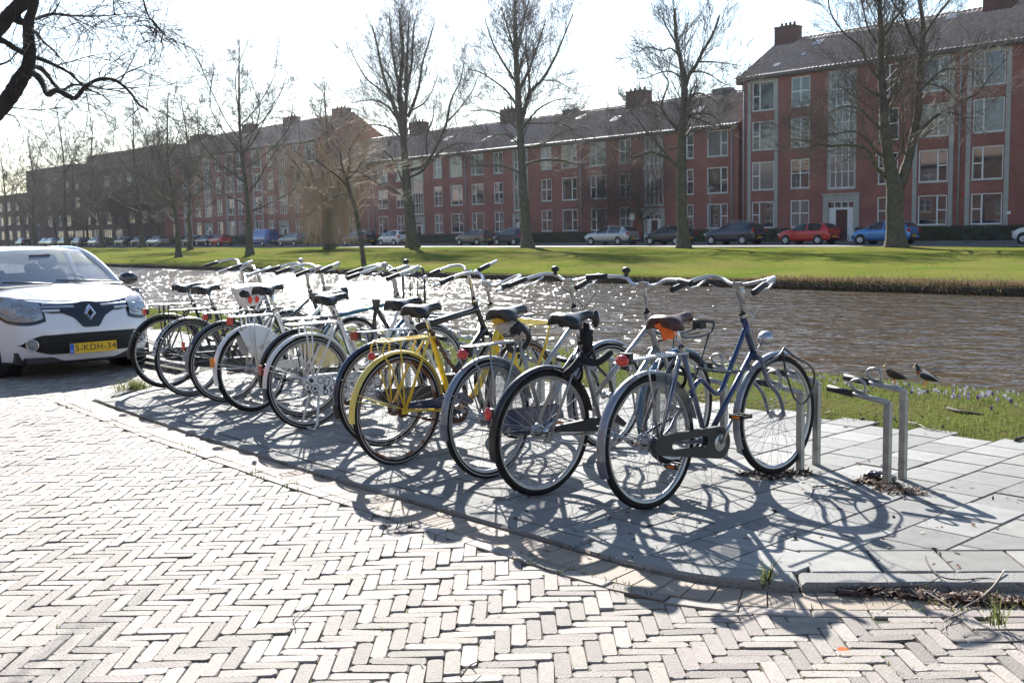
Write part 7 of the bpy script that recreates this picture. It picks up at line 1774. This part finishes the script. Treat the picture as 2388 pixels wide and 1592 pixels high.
# tufts on the far bank
N_ = 16000; u_ = -2+150*rg.rand(N_)**1.3; n_ = 29.8+27.5*rg.rand(N_)**1.4; zf = np.interp(n_, [29.5, 31, 34, 38, 42, 46, 50, 54, 58], [-.38, -.34, -.27, -.2, -.13, -.08, -.04, 0, .02]); blades('far_bank_tufts', un_pts(u_, n_, zf-.005), .042, .03, m_bladef, seed=23, lean=.9)

# litter: dry leaves, twigs
def litter(name, cs, n, label=None, seed=1, h=.02, mats=None, zf=0.):
    rg = np.random.RandomState(seed); mb = MB()
    for i in range(n):
        c0, sx_, sy_ = cs[rg.randint(len(cs))]; c = np.array([c0[0]+rg.normal(0, sx_), c0[1]+rg.normal(0, sy_), c0[2]+abs(rg.normal(0, h))+.002]); L_ = rg.uniform(.006, .028); a = rg.rand()*6.28; d = np.array([cos(a), sin(a), rg.normal(0, .35)])*L_; e = np.array([-sin(a), cos(a), rg.normal(0, .5)])*L_*rg.uniform(.08, .4)
        mb.add([c-d, c+e, c+d, c-e], [(0, 1, 2, 3)], rg.choice([0, 0, 1, 1, 2]), False)
    o = mb.build(name, mats or [mat(name+'_brown', (.13, .06, .035), .8), mat(name+'_dark', (.05, .032, .024), .8), mat(name+'_pale', (.36, .28, .2), .8)]); o['kind'] = 'stuff'; return o
q = [px_ground(x, y, -.04) for x, y in ((2050, 1385), (2150, 1392), (2230, 1402), (2300, 1405), (2370, 1408), (2020, 1380), (2420, 1410), (2270, 1395))]
litter('gutter_litter', [(c, .05, .018) for c in q], 2600, seed=31, h=.010)
q = [px_ground(2075, 1140), px_ground(2120, 1150), px_ground(2030, 1125)]; litter('rack_litter', [(c, .055, .03) for c in q], 700, seed=32, h=.012)
q = [px_ground(1800, 1115), px_ground(1860, 1105), px_ground(1760, 1105)]; litter('post_litter', [(c, .06, .03) for c in q], 500, seed=33, h=.008)
q = [px_ground(rg.uniform(1150, 2350), rg.uniform(1080, 1330)) for _ in range(60)]; litter('slab_litter', [(c, .12, .08) for c in q], 260, seed=34, h=.002)
q = [P(rg.uniform(1.5, 10), rg.uniform(7.0, 7.8), .005) for _ in range(60)]; litter('lawn_litter', [(c, .15, .12) for c in q], 900, seed=35, h=.006)
q = [px_ground(x, y) for x, y in ((450, 915), (520, 925), (600, 935), (560, 890))]; litter('bay_litter', [(c, .15, .1) for c in q], 220, seed=36, h=.004)
# sticks
m_stick = mat('stick_bark', (.07, .05, .045), .8, noise=.3, scale=30); m_stickp = mat('pale_stick', (.34, .28, .23), .8)
def stick(label, pls, r_, m_, z=.0, group='fallen twigs and sticks'):
    mb = MB()
    for j, pl in enumerate(pls):
        pts = [px_ground(x, y, z)+np.array([0, 0, h]) for x, y, h in pl]; mb.tube(spline(pts, 4), list(np.linspace(r_*(1 if j == 0 else .6), r_*.35, (len(pl)-1)*4+1)), 6)
    o = mb.build('stick', [m_]); tag(o, label, 'stick', group); return o
zz5 = lambda pts: [(1600+x/2.985, 1150+y/2.985, h) for x, y, h in pts]
stick('long forked dark twig lying over the kerb edge at the right', [zz5([(1680, 370, .0), (1670, 480, .01), (1770, 610, .02), (1940, 625, .015), (2090, 605, .01), (2352, 640, .0)]), zz5([(1770, 610, .02), (1660, 650, .01), (1440, 670, .01), (1300, 730, .01)]), zz5([(1440, 670, .01), (1380, 600, .01), (1360, 550, .0)])], .0045, m_stick, -.01)
stick('curved twig rising from the litter at the lower right', [zz5([(2215, 615, .05), (2140, 700, .035), (2050, 760, .02), (1950, 800, .01), (1850, 860, .005), (1800, 920, .005), (1820, 980, .0)]), zz5([(1640, 700, .02), (1760, 770, .02), (1930, 860, .01), (2000, 930, .0), (2090, 1010, 0)]), zz5([(1930, 860, .01), (1810, 890, .01), (1770, 960, 0)])], .004, m_stickp, -.04)
stick('short thick broken stick in the gutter', [zz5([(1060, 705, .012), (1140, 712, .014), (1240, 725, .012)])], .014, m_stick, -.04)
stick('pale peeled stick beside the kerb', [zz5([(580, 660, .01), (700, 665, .012), (820, 672, .01)])], .008, m_stickp, -.04)
z5p = lambda pts: [(1850+x/3.337, 780+y/3.337, h) for x, y, h in pts]
stick('black branch lying in the grass on the right', [z5p([(1200, 585, .01), (1300, 615, .015), (1400, 622, .012), (1480, 632, .01)])], .017, m_stick)
stick('thin branch at the slab edge by the grass', [z5p([(900, 690, .01), (980, 710, .01), (1050, 745, .01), (1150, 720, .008)]), z5p([(1050, 745, .01), (1180, 760, .0), (1300, 785, .0)])], .006, m_stickp)
stick('dark broken branch at the right edge of the slabs', [z5p([(1730, 830, .01), (1795, 815, .015), (1850, 800, .01)])], .016, m_stick)
stick('dark twig on the slabs between the bicycle shadow and the empty rack', [z5p([(150, 1195, .008), (230, 1190, .01), (330, 1185, .012), (440, 1165, .01)]), z5p([(150, 1195, .01), (145, 1250, 0), (110, 1280, 0)]), z5p([(330, 1185, .01), (400, 1210, .01), (450, 1190, 0)])], .0055, m_stick)
stick('bundle of dead twigs under the front wheel of the blue and grey bicycle', [z5p([(-150, 1060, .01), (-60, 1085, .015), (40, 1090, .01), (150, 1080, .01)]), z5p([(-60, 1085, .015), (-10, 1040, .0), (60, 1030, .0)]), z5p([(-200, 1110, .01), (-80, 1120, .01), (60, 1100, .005)])], .0055, m_stick)
stick('small black twig on the herringbone bricks near the bottom', [[(1075, 1585, .012), (1095, 1565, .02), (1118, 1548, .012)], [(1095, 1565, .02), (1112, 1570, .0)], [(1085, 1575, .015), (1070, 1560, .0)]], .004, m_stick, -.02)
stick('thin pale twig on the herringbone bricks left of centre', [[(683, 1450, .006), (705, 1428, .01), (735, 1405, .0)], [(690, 1470, .004), (683, 1435, .006)]], .003, m_stickp, -.02)
lf = MB(); c = px_ground(1965, 1517, -.035); lf.add([c+np.array(v) for v in ((-.022, 0, .004), (-.008, .01, .012), (.012, .008, .010), (.024, -.003, .003), (.008, -.012, .006), (-.01, -.01, .005))], [(0, 1, 2, 3, 4, 5)]); tag(lf.build('leaf', [m_orange]), 'small orange scrap lying on the herringbone bricks at the lower right', 'scrap')
# black bag and bits at the rack foot
rb_ = MB(); q = px_ground(2040, 1118); blob(rb_, (q[0], q[1], .022), .045, (1.5, .9, .6), 51, .2); blob(rb_, (q[0]+.05, q[1]-.06, .018), .035, (1.6, 1, .5), 52, .2); tag(rb_.build('crumpled_rag', [mat('dark_plastic_rag', (.02, .022, .03), .3, coat=.3)]), 'crumpled dark blue rag at the foot of the empty rack posts', 'rag')

# far bicycles by the right-hand hedge
def simple_bike(u_, n, rot, label, m_):
    r_ = empty('bicycle', P(u_, n, .075), rot, label, 'bicycle', 'bicycles leaning by the far hedge')
    for x in (0, 1.05):
        w_ = MB(); w_.tube([(x+.33*cos(a), 0, .34+.33*sin(a)) for a in np.linspace(0, 2*pi, 25)[:-1]], .018, 5, closed=True); w_.build('wheel', [m_rubber], r_)
        s_ = MB(); [s_.tube([(x, 0, .34), (x+.32*cos(a), 0, .34+.32*sin(a))], .003, 3) for a in np.linspace(0, 2*pi, 13)[:-1]]; s_.build('spokes', [m_spoke], r_)['kind'] = 'stuff'
    f = MB(); [f.tube(p, .02, 6) for p in ([(0, 0, .34), (.45, 0, .3), (.3, 0, .85)], [(.45, 0, .3), (.82, 0, .75)], [(0, 0, .34), (.3, 0, .75)], [(.82, 0, .9), (.84, 0, .7), (1.05, 0, .34)])]; f.build('frame', [m_], r_)
    h = MB(); h.tube([(.6, .28, 1.05), (.75, .2, 1.1), (.8, 0, 1.05), (.75, -.2, 1.1), (.6, -.28, 1.05)], .015, 6); h.tube([(.82, 0, .9), (.8, 0, 1.05)], .015, 6); h.build('handlebar', [m_chrome], r_)
    s_ = MB(); saddle_mesh(s_, (.22, 0, .98)); s_.build('saddle', [m_blackp], r_); return r_
for x, lb, mm, rt in ((1845, 'dark bicycle by the hedge left of the red hatchback', m_blackp, 2.2), (1968, 'dark blue bicycle beside the rear of the red hatchback', m_navy, .4), (2330, 'dark blue bicycle standing before the hedge near the right edge', m_navy, .9), (2300, 'black bicycle left of the dark blue one near the right edge', m_blackp, 2.6)):
    uu_, _z = px_n(x, 560, 66.4); simple_bike(uu_, 66.4, BF_ROT+rt*.15, lb, mm)
# small notice signs and low posts on the walls
sg_ = MB(); 
uu_, zz_ = px_n(2353, 496, 69.95); s_ = MB(); s_.box((0, 0, 0), (.25, .03, .2), rz=BF_ROT); o = s_.build('wall_sign', [m_frame]); o.location = P(uu_, 69.9, zz_); tag(o, 'small white sign on the brick wall near the right edge', 'sign')
uu_, zz_ = px_n(2246, 453, 69.95); s_ = MB(); s_.lathe([(0, .02), (.11, .02), (.12, 0), (.12, -.05)], (0, 0, 0), (0, 0, 1), 16); o = s_.build('alarm_box', [m_red]); o.location = P(uu_, 69.92, zz_); o.rotation_euler = (pi/2, 0, A+pi/2+pi); tag(o, 'small round red alarm on the wall right of the downpipe', 'alarm')

for x, y0, n, c, lb in ((25, 542, 61, pc['blue'], 'small blue road sign at the far left kerb'), (545, 522, 66.5, m_frame, 'small white notice sign on a post left of the blue van'), (1475, 505, 69, m_frame, 'small white notice by the terrace entrance')):
    uu_, zz_ = px_n(x, y0, n); r_ = empty('road_sign', P(uu_, n, .1), BF_ROT, lb, 'sign'); MB().tube([(0, 0, 0), (0, 0, zz_-.1)], .035, 8).build('post', [m_pipe], r_); MB().box((0, .05, zz_-.1), (.5, .03, .6)).build('sign_plate', [c], r_)
# ================================================================== HAZE
hz = MB(); hz.box((-50, 350, 14.0), (2240, 2140, 34.0)); m_hz = bpy.data.materials.new('haze_air'); m_hz.use_nodes = True; t = m_hz.node_tree; t.nodes.clear()
pv = t.nodes.new('ShaderNodeVolumePrincipled'); pv.inputs['Color'].default_value = (.86, .91, 1, 1); pv.inputs['Density'].default_value = HAZE; pv.inputs['Anisotropy'].default_value = .78; mo = t.nodes.new('ShaderNodeOutputMaterial'); t.links.new(pv.outputs[0], mo.inputs['Volume'])
o = hz.build('haze', [m_hz]); o['kind'] = 'stuff'
